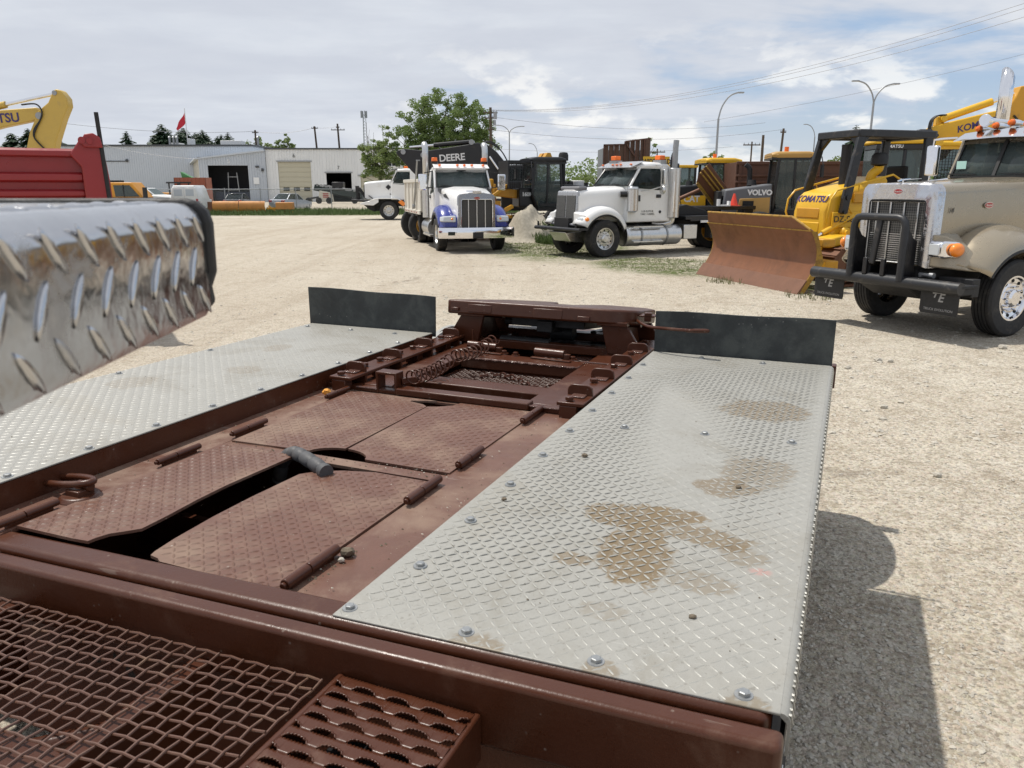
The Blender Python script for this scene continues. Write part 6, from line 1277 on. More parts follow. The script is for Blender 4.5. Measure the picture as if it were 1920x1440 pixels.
b=MB(); b.box(2.2,2.75,-.5,.5,1.3,2.05); b.cyl((2.3,.3,2.05),(2.3,.3,2.35),.2,n=14); part('hydraulic_block',b,M['yellow2'],g1,bevel=.05)
g2=grader('motor_grader','yellow motor grader with round cab roof and orange beacon, behind the raised plow',(8.65,33.6,0),R(6),M['yellow'],M['black'],'140M','CAT')
g3=grader('motor_grader','grey and tan motor grader with yellow cab and black exhaust, behind the dozer blade',(9.6,27.6,0),R(-8),mat('tan_paint',(.47,.27,.07),.42,0,.08,4,dirt=.2),mat('grey_hood_paint',(.13,.135,.145),.4,0,.08,4,dirt=.2),None,'VOLVO',el=-2.35)
for o_ in g3.children:
    if o_.name.startswith('cab') and o_.data.materials: pass
# yellow machine roof far behind
Gq=thing('wheel_loader','far yellow loader cab roof with grey stack, right of the white truck stack','loader',(7.9,40,0),0)
b=MB(); b.box(-1.0,1.2,-.8,.8,2.95,3.08); part('cab_roof',b,M['yellow'],Gq,bevel=.03); b=MB()
for x in (-.9,.1,1.1): b.box(x-.05,x+.05,-.7,-.6,1.6,2.95); b.box(x-.05,x+.05,.6,.7,1.6,2.95)
b.box(-1,1.2,-.75,.75,1.2,1.65); part('cab',b,M['black'],Gq); b=MB(); b.box(-.85,1.05,-.66,-.65,1.65,2.95); part('cab_window',b,M['glass'],Gq)
b=MB(); b.box(-1.4,2.2,-1.0,1.0,.7,1.5); part('body',b,M['yellow2'],Gq,bevel=.05); b=MB(); b.cyl((-.62,-.9,1.5),(-.62,-.9,3.1),.07,n=10); b.cyl((-.62,-.9,3.1),(-.7,-.9,3.3),.075,.06,10); part('exhaust_stack',b,M['steel'],Gq)
for x in (-.9,1.7):
    for s in (1,-1): wheel(Gq,(x,s*1.0,.65),.65,.4,'yellow2',s,n=24)
# wing plow leaning up, with its lift arm
Wg=thing('wing_plow','raised rusty wing plow blade with yellow cutting edge','plow',(7.0,28.6,0),R(10))
secs=[]
for k in range(9):
    t=k/8; secs.append([(-.42+t*1.35,.0,2.62-t*1.22-.0),(-.42+t*1.35,.04,2.62-t*1.22),(-.02+t*1.05,-.25,2.80-t*.95),(-.02+t*1.05,-.29,2.80-t*.95)])
cv=[]
for k in range(2):
    x0,z0,x1,z1=((-.42,2.20,-.12,2.84) if k==0 else (.74,1.02,1.10,1.62))
    pts=[]
    for j in range(7):
        u=j/6; bx=-.12*math.sin(math.pi*u)*(1 if k==0 else .3); pts.append((x0+(x1-x0)*u+bx,-.35*math.sin(math.pi*u*.5)+.35*(k),z0+(z1-z0)*u+.05*math.sin(math.pi*u)))
    cv.append(pts)
b=MB(); b.loft([c+[(p[0]+.02,p[1]+.05,p[2]+.01) for p in reversed(c)] for c in cv]); wb=part('plow_blade',b,M['rust'],Wg,ang=50)
b=MB(); b.bar((-.40,-.02,2.19),(.76,.33,1.02),.05,.13); part('cutting_edge',b,M['yworn'],wb)
for u in (.45,.62,.8): 
    a=Vector(cv[0][int(u*6)]).lerp(Vector(cv[0][min(6,int(u*6)+1)]),u*6%1); c=Vector(cv[1][int(u*6)]).lerp(Vector(cv[1][min(6,int(u*6)+1)]),u*6%1); b=MB(); b.bar(a+Vector((0,-.03,0)),c+Vector((0,-.03,0)),.045,.05); part('rib',b,M['yworn'],wb)
b=MB(); b.cyl((-1.9,.4,1.2),(-.1,.1,2.0),.07,n=10); b.cyl((-1.9,.4,1.2),(-1.0,.25,1.6),.1,n=10); part('lift_arm',b,M['rust'],Wg); b=MB(); b.bar((.5,.3,0),(.6,.35,1.4),.12); b.bar((-1.9,.4,0),(-1.9,.4,1.25),.12); part('stand',b,M['rust'],Wg)
M['rustb']=mat('rust_brown_paint',(.105,.045,.026),.55,0,.25,2,.05,40,dirt=.4,dcol=(.16,.08,.05),dscale=2)
Bx=thing('dump_box','long rusty brown dump box seen through the black roll-over frame','dump box',(11.1,30.5,0),R(-3))
b=MB(); b.box(-2.5,2.7,0,.06,1.0,2.95); b.box(-2.5,2.7,2.2,2.26,1.0,2.95); b.box(-2.5,2.7,0,2.26,.95,1.02); b.box(-2.55,-2.45,0,2.26,1.0,2.95); b.box(2.65,2.75,0,2.26,1.0,2.95); part('box_wall',b,M['rustb'],Bx,bevel=.01)
for z,h in ((2.86,.12),(2.42,.07),(2.18,.08),(1.5,.08)): b=MB(); b.box(-2.55,2.75,-.07,0,z,z+h); part('side_rail',b,M['rustb'],Bx,bevel=.015)
for x in (-2.4,0.1,2.6): b=MB(); b.box(x-.06,x+.06,-.05,0,1.0,2.86); part('stake_post',b,M['rustb'],Bx)
b=MB(); b.box(-2.5,2.7,.3,.5,.55,.95); b.box(-2.5,2.7,1.8,2.0,.55,.95); part('subframe',b,M['blackm'],Bx)
for x in (-1.8,1.9):
    for s,y in ((-1,.15),(1,2.1)): wheel(Bx,(x,y,.5),.5,.3,'steel',s,n=20)


for i,(a,c,w) in enumerate((((1.6,.5,2.1),(3.0,.75,1.2),.16),((3.0,.75,1.2),(2.6,1.1,.45),.14),((1.4,.6,1.3),(2.9,1.0,.6),.18),((2.4,.9,.9),(3.6,.9,.85),.16),((1.9,-.2,1.6),(3.4,.4,.7),.2))):
    part('lift_link',MB().bar(a,c,w,w*.8),M['yellow2'],g1,bevel=.03)
part('scarifier',MB().box(2.6,3.6,-.9,.95,.35,.6).box(2.9,3.1,.2,.6,.6,1.1),M['yellow2'],g1,bevel=.04)
H_=thing('plank_hopper','tall brown plank-sided hopper behind the white tractor cab','hopper',(3.9,33.5,0),R(0))
M['plank']=mat('weathered_brown_plank',(.12,.07,.048),.8,0,.3,3,.2,30)
for k in range(4): b=MB(); b.box(-.10+k*.22,.105+k*.22,0,.05,.9,3.74+.01*k); part('plank',b,M['plank'],H_)
for k in range(5): b=MB(); b.hexa([(.80+k*.21,.02,.9),(1.0+k*.21,.1,.9),(1.0+k*.21,.15,.9),(.80+k*.21,.07,.9),(.80+k*.21,.02,3.84+.03*k),(1.0+k*.21,.1,3.87+.03*k),(1.0+k*.21,.15,3.87+.03*k),(.80+k*.21,.07,3.84+.03*k)]); part('plank',b,M['plank'],H_)
for a,c in (((-.1,-.03,3.72),(.79,-.03,3.74)),((.79,-.02,3.86),(1.86,.1,3.99)),((-.08,-.03,.9),(-.08,-.03,3.74)),((.36,-.03,.9),(.36,-.03,3.74)),((.78,-.03,.9),(.78,-.03,3.86)),((1.24,.0,.9),(1.24,.0,3.9)),((1.6,.03,.9),(1.6,.03,3.94)),((.85,-.02,3.75),(1.5,.05,2.9))): b=MB(); b.bar(a,c,.05,.06); part('steel_brace',b,M['rustb'],H_)
b=MB(); b.hexa([(1.84,.1,.9),(1.86,.1,.9),(2.0,2.0,.9),(1.98,2.0,.9),(1.84,.1,4.0),(1.86,.1,4.0),(2.0,2.0,3.6),(1.98,2.0,3.6)]); b.box(-.1,2.0,2.0,2.05,.9,3.6); b.box(-.12,-.1,.05,2.0,.9,3.6); b.box(-.1,2,0,2,.85,.9); part('side_sheet',b,M['steel'],H_)
b=MB()
for x in (0,1.7): b.box(x-.06,x+.06,.2,.32,0,.9); b.box(x-.06,x+.06,1.7,1.82,0,.9)
part('leg',b,M['rustb'],H_)
# oversize banner on a frame
Sg=thing('banner_sign','yellow oversize load banner behind the white tractor roof','sign',(5.5,30.6,0),R(3))
b=MB(); b.box(-.52,.50,-.01,.01,2.78,3.16); part('banner',b,flat('sign_yellow',(.75,.45,.03)),Sg); text('WIDE LOAD',.25,M['letb'],Sg,(0,-.013,2.97),(R(90),0,0),ext=.002,bold=.006,sx=.78)
b=MB(); b.box(-.3,-.26,.02,.06,0,3.1); b.box(.26,.3,.02,.06,0,3.1); part('post',b,M['steel'],Sg)
# cone and white box on the truck deck
Cn=thing('traffic_cone','small red traffic cone standing on the black truck deck','cone',(7.35,26.3,1.43)); b=MB(); b.cyl((0,0,.03),(0,0,.40),.13,.03,16); part('cone_body',b,flat('cone_red',(.75,.06,.03),.5),Cn); b=MB(); b.box(-.17,.17,-.17,.17,0,.03); part('cone_base',b,flat('cone_base',(.7,.1,.05)),Cn)
b=MB(); b.box(-.2,.2,-.12,.12,0,.04); b.box(-.2,-.14,-.12,.12,.04,.22); b.box(.14,.2,-.12,.12,.04,.16); o=solo('marker_bracket',b,M['letw'],'white bracket beside the red cone on the truck deck','bracket'); o.location=(6.98,26.2,1.43)
# ------------------------------------------------------------------ red dump truck at left
Rd=thing('dump_truck','bright red dump truck box at the left, behind the tread plate cover','truck',(-5.5,10.85,0),R(29)); Rm=M['red']
b=MB(); b.box(-5.2,-.12,.05,.10,1.1,2.5); b.box(-5.2,-.12,2.3,2.35,1.1,2.5); b.box(-5.2,-.12,.05,2.35,1.05,1.12); b.box(-5.2,-5.1,.05,2.35,1.1,2.9); bx=part('dump_box',b,Rm,Rd,bevel=.01,label='bright red steel dump box')
def rail(z0,z1,d,x0=-5.2,x1=-.28): b=MB(); b.prism([(.05,z0),(-d,z0+.03),(-d,z1-.03),(.05,z1)],x0,x1,'yz'); part('side_rail',b,Rm,bx,bevel=.01)
b=MB(); b.prism([(.06,2.42),(-.06,2.44),(-.06,2.50),(-.02,2.535),(.08,2.535)],-5.2,-.30,'yz'); part('top_rail',b,Rm,bx,bevel=.008)
rail(2.10,2.24,.03); rail(1.90,2.02,.05); rail(1.55,1.68,.05)
b=MB(); b.prism([(-.40,2.46),(-.30,2.60),(-.26,2.66),(-.16,2.70),(-.05,2.70),(-.0,2.62),(.04,2.1),(.05,1.1),(-.28,1.1),(-.28,2.3)],-.10,.02,'xz'); part('corner_post',b,Rm,bx,bevel=.02)
b=MB(); b.prism([(-.26,2.62),(-.20,2.72),(-.10,2.735),(-.02,2.68),(.0,2.55),(-.22,2.55)],-.16,-.08,'xz'); part('gate_hinge',b,Rm,bx,bevel=.015); b=MB(); b.cyl((-.15,-.19,2.63),(-.15,-.06,2.63),.04,n=14); b.cyl((-.24,-.17,2.64),(-.24,-.08,2.64),.045,n=14); part('hinge_pin',b,Rm,bx)
b=MB(); b.hexa([(-.02,.0,1.1),(.05,.0,1.1),(.05,2.35,1.1),(-.02,2.35,1.1),(-.10,.0,2.6),(-.04,.0,2.6),(-.04,2.35,2.6),(-.10,2.35,2.6)]); part('tailgate',b,Rm,bx)
b=MB(); b.cyl((.03,-.1,1.0),(-.03,-.1,3.0),.028,n=10); part('stake',b,M['blackm'],Rd,label='thin black pole beside the tailgate')
b=MB(); b.box(-7,-.2,.7,.85,.75,1.05); b.box(-7,-.2,1.55,1.7,.75,1.05); part('chassis',b,M['blackm'],Rd)
for x in (-1.0,-2.3):
    for s,y in ((-1,.28),(-1,.6),(1,1.8),(1,2.12)): wheel(Rd,(x,y,.5),.5,.27,'chrome2',s,n=24)
b=MB(); b.box(-8.6,-5.6,.1,2.3,.9,2.7); part('cab',b,Rm,Rd,bevel=.15,seg=3); 
for s,y in ((-1,.28),(1,2.12)): wheel(Rd,(-7.6,y,.5),.5,.27,'chrome2',s,n=24)
# ------------------------------------------------------------------ excavator arm at far left
Ex=thing('excavator','yellow excavator arm rising behind the red dump box at far left','excavator',(-15.0,24.2,0),R(4)); o=-15.0; Y=mat('faded_yellow_paint',(.56,.38,.08),.42,0,.08,4,dirt=.15)
plate(Ex,'boom',[(x-o,z) for x,z in [(-17.5,2.2),(-18.2,3.0),(-17.2,3.95),(-15.04,4.24),(-14.05,4.32),(-13.88,4.18),(-13.95,4.0),(-14.38,3.90),(-15.11,3.75),(-16.8,3.3)]],-.15,.15,Y,.03)
plate(Ex,'stick',[(x-o,z) for x,z in [(-13.58,4.62),(-13.50,4.78),(-13.40,4.83),(-13.27,4.79),(-13.12,4.57),(-13.12,4.35),(-13.31,4.0),(-13.60,3.35),(-13.9,2.3),(-14.5,2.3),(-14.5,3.1),(-14.33,3.6),(-14.12,3.98),(-14.08,4.15),(-13.68,4.45)]],-.18,.18,Y,.03)
ram(Ex,(-16.6-o,0,4.05),(-13.45-o,0,4.73),.10,.52,Y); text('KOMATSU',.36,M['letp'],Ex,(-15.4-o,-.155,3.98),(R(90),R(-3),0),ext=.003,bold=.008)
b=MB(); b.cyl((-13.98-o,-.2,4.08),(-13.98-o,.2,4.08),.10,n=14); b.cyl((-13.45-o,-.2,4.72),(-13.45-o,.2,4.72),.07,n=14); part('pin',b,M['steel'],Ex)
for k in range(2): b=MB(); b.tube(smooth_path([(-14.4-o,-.22-.03*k,4.38),(-14.0-o,-.24,4.40),(-13.86-o,-.23,4.2),(-13.95-o,-.22,3.95),(-14.15-o+.04*k,-.22,3.7),(-14.18-o,-.22,3.45),(-13.95-o,-.22,3.15)],6),.022,7); part('hydraulic_hose',b,M['rubber'],Ex)
b=MB(); b.box(-5.2,-1.8,-1.3,1.3,1.0,2.3); b.box(-3.2,-1.9,-1.4,-.3,1.2,3.1); part('upper_body',b,Y,Ex,bevel=.06); track(Ex,-5.0,-1.8,-1.1,.6,.42,M['blackm'],.25); track(Ex,-5.0,-1.8,1.1,.6,.42,M['blackm'],.25)
# fine litter lying on the trailer floor: dirt crumbs and paint flecks
def crumbs(name,n,reg,z,s0,s1,m,seed,label):
    rs=np.random.RandomState(seed); V=[];F=[]
    for i in range(n):
        a=reg[rs.randint(len(reg))]; x=a[0]+(a[1]-a[0])*rs.rand(); y=a[2]+(a[3]-a[2])*rs.rand(); s=s0+(s1-s0)*rs.rand()**3; o=len(V); zz=z if z<ZD-.02 else zplate(x,y)+.0005
        for q in ((1,0,0),(0,.7,0),(-1,.1,0),(.1,-.8,0),(0,0,.7)): V.append(tuple(tl(x+q[0]*s*(.6+.8*rs.rand()),y+q[1]*s*(.6+.8*rs.rand()),zz+q[2]*s)))
        F+=[(o,o+1,o+4),(o+1,o+2,o+4),(o+2,o+3,o+4),(o+3,o,o+4)]
    me=bpy.data.meshes.new(name); me.from_pydata(V,[],F); me.materials.append(m); o=bpy.data.objects.new(name,me); COL.objects.link(o); tag(o,label,'debris',kind='stuff')
crumbs('dirt_crumbs',420,[(-1.18,-.98,1.4,3.0),(-2.31,-2.2,1.4,3.0),(-1.19,-1.15,1.36,1.62),(-2.15,-1.22,2.18,2.22),(-2.32,-2.28,1.4,3.1)],ZF+.0005,.0012,.006,M['soil'],2,'dirt crumbs scattered on the brown trailer floor')
crumbs('pale_flecks',160,[(-1.18,-1.0,1.4,3.0),(-2.1,-1.25,1.4,3.0),(-1.5,-1.15,2.17,2.22)],ZF+.0075,.001,.004,M['stone'],3,'pale paint flecks and grit on the hatch covers')
crumbs('plate_grit',260,[(-.9,-.06,1.4,4.1),(-3.2,-2.35,1.5,4.1)],ZD+.0005,.001,.004,M['soil'],5,'fine dark grit on the tread plate decks')
# ================================================================== BUILDINGS, FENCE, YARD BEHIND
M['siding']=mat('white_metal_siding',(.78,.79,.79),.45,.0,.06,.5,dirt=.2,dcol=(.45,.44,.40),dscale=.6)
M['siding2']=mat('grey_metal_siding',(.53,.57,.62),.45,.0,.05,.3,dirt=.15,dcol=(.42,.42,.40),dscale=.4)
M['trim']=mat('dark_roof_trim',(.06,.065,.07),.5); M['ohdoor']=mat('cream_overhead_door',(.50,.47,.36),.5,0,.05,1)
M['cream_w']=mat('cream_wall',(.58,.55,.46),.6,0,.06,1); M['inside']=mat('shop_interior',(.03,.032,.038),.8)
def ribs(parent,segs,pitch=.30,w=.05,d=.045,m='siding'):
    b=MB()
    for (x0,y0),(x1,y1),z0,z1 in segs:
        L_=math.hypot(x1-x0,y1-y0); ux,uy=(x1-x0)/L_,(y1-y0)/L_; nx,ny=uy,-ux; n=int(L_/pitch)
        for i in range(n+1):
            t=i*pitch; zt=z1(t/L_) if callable(z1) else z1; a=(x0+ux*(t-w/2),y0+uy*(t-w/2)); c=(x0+ux*(t+w/2),y0+uy*(t+w/2))
            b.hexa([(a[0]+nx*d,a[1]+ny*d,z0),(c[0]+nx*d,c[1]+ny*d,z0),(c[0],c[1],z0),(a[0],a[1],z0),(a[0]+nx*d,a[1]+ny*d,zt),(c[0]+nx*d,c[1]+ny*d,zt),(c[0],c[1],zt),(a[0],a[1],zt)])
    part('siding_rib',b,M[m],parent,kind='stuff',fix=False)
# long grey shed
B1=thing('grey_shed','long light grey metal-clad shed with dark roof edge at left','building',(0,0,0))
b=MB(); b.box(-68,-37.9,118,140,0,7.75); part('wall',b,M['siding2'],B1); ribs(B1,[((-68,118),(-37.9,118),0,7.7)],.34,.05,.05,'siding2')
b=MB(); b.box(-68.2,-37.7,117.8,140.2,7.75,8.0); part('roof_edge',b,M['trim'],B1)
for x,w,h in ((-52.6,1.6,.55),(-44.7,3.2,.9),(-49.8,.5,1.2)): b=MB(); b.box(x,x+w,124,126,8,8+h); part('roof_vent',b,M['siding'],B1,bevel=.05)
for x in (-52.0,-51.4,-50.9,-38.6): b=MB(); b.cyl((x,123,8),(x,123,9.3),.18,n=8); b.cyl((x,123,9.3),(x,123,9.5),.28,.1,8); part('vent_pipe',b,M['steel'],B1)
b=MB(); b.box(-59.5,-56.5,117.9,117.93,5.6,5.72); b.sphere((-56.4,117.8,5.75),.22,8,6); part('wall_lamp',b,M['trim'],B1)
# shop with doors 5 and 7
B2=thing('workshop','white corrugated workshop with numbered overhead doors and dark roof line','building',(0,0,0))
def wallh(name,x0,x1,y,ops,z1,th=.25):   # wall with rectangular openings down to the ground or windows
    b=MB(); xs=sorted([o for o in ops]); px=x0
    for (a,c,z0,zt) in xs:
        if a>px: b.box(px,a,y,y+th,0,z1)
        if z0>0: b.box(a,c,y,y+th,0,z0)
        b.box(a,c,y,y+th,zt,z1); px=c
    if x1>px: b.box(px,x1,y,y+th,0,z1)
    return part(name,b,M['siding'],B2,fix=False)
ops=[(-32.65,-28.05,0,5.4),(-26.0,-22.45,0,3.9),(-21.2,-16.2,0,3.5),(-17.9,-15.6,4.85,5.95)]
b=MB()
for z0,z1,xs in ((0,3.5,[(-34.2,-32.65),(-28.05,-26.0),(-22.45,-21.2),(-16.2,-11)]),(3.5,3.9,[(-34.2,-32.65),(-28.05,-26.0),(-22.45,-11)]),(3.9,4.85,[(-34.2,-32.65),(-28.05,-11)]),(4.85,5.4,[(-34.2,-32.65),(-28.05,-17.9),(-15.6,-11)]),(5.4,5.95,[(-34.2,-17.9),(-15.6,-11)]),(5.95,7.05,[(-34.2,-11)])):
    for a,c in xs: b.box(a,c,112,112.25,z0,z1)
b.box(-34.2,-34.0,112.25,135,0,7.05); b.box(-11.2,-11,112.25,135,0,7.05); b.box(-34.2,-11,134.8,135,0,7.05); part('wall',b,M['siding'],B2,fix=False)
segs=[((-34.2,112),(-32.7,112),0,7.05),((-32.5,112),(-28.1,112),5.45,7.05),((-28.0,112),(-26.1,112),0,7.05),((-25.9,112),(-22.5,112),3.95,7.05),((-22.4,112),(-21.3,112),0,7.05),((-21.0,112),(-18.1,112),3.55,7.05),((-17.8,112),(-15.7,112),5.98,7.05),((-17.8,112),(-15.7,112),3.55,4.8),((-15.5,112),(-11,112),0,7.05)]
ribs(B2,segs,.38,.09,.09)
b=MB(); b.box(-34.4,-10.8,111.8,135.2,7.05,7.25); part('roof_edge',b,M['trim'],B2)
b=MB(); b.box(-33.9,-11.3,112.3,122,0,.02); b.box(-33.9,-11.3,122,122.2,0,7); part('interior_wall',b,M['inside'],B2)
d=part('overhead_door',MB().box(-32.65,-28.05,112.12,112.18,0,5.4),M['ohdoor'],B2,label='cream overhead door with three small panes')
for k in range(8): b=MB(); b.box(-32.6,-28.1,112.08,112.12,.05+k*.67,.62+k*.67); part('door_panel',b,M['ohdoor'],d,bevel=.02)
for x in (-32.1,-30.65,-29.2): b=MB(); b.box(x,x+.85,112.04,112.07,1.48,1.95); part('door_pane',b,M['glassd'],d)
d=part('overhead_door',MB().box(-21.2,-16.2,112.12,112.18,0,3.5),M['ohdoor'],B2); 
for k in range(5): b=MB(); b.box(-21.15,-16.25,112.08,112.12,.05+k*.68,.64+k*.68); part('door_panel',b,M['ohdoor'],d,bevel=.02)
for a,c,zt in ((-32.65,-28.05,5.4),(-26.0,-22.45,3.9),(-21.4,-16.0,3.5)): b=MB(); b.box(a-.15,c+.15,111.85,112,zt,zt+.16); part('door_header',b,M['steel'],B2)
w=part('window',MB().box(-17.9,-15.6,112.1,112.15,4.85,5.95),M['glassd'],B2); b=MB(); b.box(-17.95,-15.55,111.92,112.0,5.93,6.02); b.box(-18.05,-15.45,111.85,112.0,4.75,4.85); b.box(-16.78,-16.72,111.95,112.05,4.85,5.95); part('window_frame',b,M['siding'],w)
text('6',.75,M['trim'],B2,(-30.3,111.9,6.2),(R(90),0,0)); text('7',.65,M['trim'],B2,(-24.2,111.9,4.6),(R(90),0,0))
# lean-to with door 5
B3=thing('lean_to_shop','low grey corrugated lean-to with an open dark doorway','building',(0,0,0))
def zr5(t): return 5.85+1.0*t
A=(-43.3,111.2);Bq=(-34.25,111.6);Dq=(-52,128)
b=MB(); th=.2
def seg5(a,c,z0,za,zc): b.hexa([(a[0],a[1],z0),(c[0],c[1],z0),(c[0],c[1]+th,z0),(a[0],a[1]+th,z0),(a[0],a[1],za),(c[0],c[1],zc),(c[0],c[1]+th,zc),(a[0],a[1]+th,za)])
def at5(x): t=(x-A[0])/(Bq[0]-A[0]); return (x,A[1]+(Bq[1]-A[1])*t),zr5(t)
p1,z1=at5(-42.2);p2,z2=at5(-36.6); seg5(A,p1,0,zr5(0),z1); seg5(p2,Bq,0,z2,zr5(1)); seg5(p1,p2,4.9,z1,z2); part('front_wall',b,M['siding2'],B3,fix=False)
ribs(B3,[(A,p1,0,lambda t:zr5(0)+t*.12),(p2,Bq,0,lambda t:z2+t*(zr5(1)-z2)),(p1,p2,4.95,lambda t:z1+t*(z2-z1))],.36,.09,.09,'siding2')
b=MB(); b.hexa([(A[0],A[1],0),(A[0]+.15,A[1]+.2,0),(Dq[0]+.15,Dq[1],0),(Dq[0],Dq[1],0),(A[0],A[1],5.75),(A[0]+.15,A[1]+.2,5.75),(Dq[0]+.15,Dq[1],4.6),(Dq[0],Dq[1],4.6)]); part('side_wall',b,M['cream_w'],B3)
b=MB(); b.hexa([(A[0]-.5,A[1]-.3,5.7),(Bq[0],Bq[1]-.3,6.8),(Bq[0],128,6.8),(Dq[0]-.5,128,4.6),(A[0]-.5,A[1]-.3,5.88),(Bq[0],Bq[1]-.3,7.0),(Bq[0],128,7.0),(Dq[0]-.5,128,4.8)]); part('roof',b,M['siding2'],B3)
b=MB(); b.box(-45.5,-34.4,116.4,116.6,0,6.2); b.box(-43,-34.4,111.9,116.4,0,.02); part('interior_wall',b,M['inside'],B3)  # near-black panel added close behind the front so the doorway reads dark
b=MB()
for x in (-40.6,-38.9): b.bar((x,114,0),(x-.25*(1 if x<-39 else -1)*-1,114,4.0),.12)
for z in (1.6,3.4): b.bar((-40.5,114,z),(-39.0,114,z),.1)
part('gantry_frame',b,M['steel'],B3); b=MB(); b.box(-42.0,-36.7,113,113.2,0,1.3); b.box(-37.8,-36.9,115,116,2.4,2.8); part('shop_bench',b,flat('blue_black',(.02,.03,.06)),B3)
text('5',.8,M['letw'],B3,(-39.2,111.2,5.45),(R(90),0,0)); b=MB(); b.box(-35.6,-35.1,111.35,111.45,4.6,4.85); b.box(-34.8,-34.5,111.3,111.45,4.1,4.5); part('wall_lamp',b,M['trim'],B3); b=MB(); b.box(-36.0,-35.2,111.38,111.42,2.4,3.3); part('wall_notice',b,M['siding'],B3)
b=MB(); b.box(-47.0,-45.2,114.5,114.7,0,3.0); part('utility_screen',b,M['steel'],B3)
# chain link fence
def fence_mat():
    m=bpy.data.materials.new('chain_link'); m.use_nodes=True; nt=m.node_tree; b=nt.nodes['Principled BSDF']; b.inputs['Base Color'].default_value=(.35,.36,.36,1); b.inputs['Metallic'].default_value=.6; b.inputs['Roughness'].default_value=.5
    p=nt.nodes.new('ShaderNodeTexCoord').outputs['Object']; sp=nt.nodes.new('ShaderNodeSeparateXYZ'); L(nt,p,sp.inputs[0])
    def ln(op): v=mth(nt,op,sp.outputs[0],sp.outputs[2]); f=mth(nt,'FRACT',mth(nt,'MULTIPLY',v,11.0)); return mth(nt,'LESS_THAN',f,.07)
    a=mth(nt,'MAXIMUM',ln('ADD'),ln('SUBTRACT')); L(nt,a,b.inputs['Alpha']); return m
Fn=thing('chain_link_fence','grey chain link fence across the far edge of the yard','fence',(0,0,0))
b=MB(); b.quad((-44,68.5,.05),(-9,68.5,.05),(-9,68.5,1.78),(-44,68.5,1.78)); part('chain_link',b,fence_mat(),Fn)
part('top_rail',MB().cyl((-44,68.5,1.80),(-9,68.5,1.86),.032,n=8),M['steel'],Fn)
for x in np.arange(-43.0,-9,3.05): b=MB(); b.cyl((x,68.5,0),(x,68.5,1.95),.04,n=8); part('fence_post',b,M['steel'],Fn)
# ------------------------------------------------------------------ cars and yard vehicles beyond the fence
def car(name,label,loc,rot,col,L_=4.5,W_=1.75,H_=1.45,cat='car'):
    """local x forward"""
    C=thing(name,label,cat,loc,rot); m=mat(name+'_paint',col,.3,.2,.05,3,coat=.5,dirt=.15); h=L_/2
    def sc(x,w,zb,zt,r=.12): return [(x,w-.05,zb),(x,w,zb+.18),(x,w,zt-r),(x,w-r*.6,zt-.02),(x,w-r*1.6,zt),(x,-w+r*1.6,zt),(x,-w+r*.6,zt-.02),(x,-w,zt-r),(x,-w,zb+.18),(x,-w+.05,zb)]
    w=W_/2; part('body',MB().loft([sc(h,w*.75,.35,.62),sc(h-.12,w*.9,.25,.72),sc(h-.7,w,.22,.82),sc(h-1.3,w,.2,.92),sc(-h+1.0,w,.2,.98),sc(-h+.25,w*.97,.25,.98),sc(-h+.03,w*.9,.35,.90),sc(-h,w*.82,.45,.7)]),m,C,ang=40)
    gt=[(h-1.35,w*.86,.88),(h-2.05,w*.70,H_-.04),(h-2.3,w*.68,H_),(-h+1.35,w*.68,H_-.02),(-h+1.2,w*.70,H_-.06),(-h+.55,w*.84,.94)]
    b=MB(); b.loft([[(x,ww,.9),(x-.0,ww,z),(x,-ww,z),(x,-ww,.9)] for x,ww,z in gt]); part('cabin',b,M['glassd'],C,ang=30)
    b=MB(); 
    for s in (1,-1):
        for i in range(5): a,c=gt[i],gt[i+1]; b.bar((a[0],s*a[1],a[2]),(c[0],s*c[1],c[2]),.07,.05)
        b.bar((0,s*w*.69,H_-.03),(-.1,s*w*.92,.9),.06)
    b.box(-h+1.2,h-2.1,-w*.69,w*.69,H_-.05,H_+.01); part('roof',b,m,C,bevel=.02)
    for s in (1,-1):
        b=MB(); b.box(-h-.01,-h+.2,s*w*.72-.16,s*w*.72+.14,.72,.92); part('tail_light',b,M['redl'],C,bevel=.03)
        b=MB(); b.box(h-.25,h-.0,s*w*.66-.16,s*w*.66+.14,.58,.72); part('headlight',b,M['lamp'],C,bevel=.03)
        for x in (h-.85,-h+.85): wheel(C,(x,s*(w-.1),.32),.32,.2,'chrome2',s,n=24)
    b=MB(); b.box(-h-.015,-h+.01,-.26,.26,.62,.76); part('number_plate',b,M['letw'],C)
    return C
car('sedan','silver sedan parked nose-in beyond the fence',(-19.8,71.2,0),R(72),(.40,.42,.46))
car('sedan','dark sedan parked beside the orange plow blade',(-24.6,71.5,0),R(95),(.02,.022,.03))
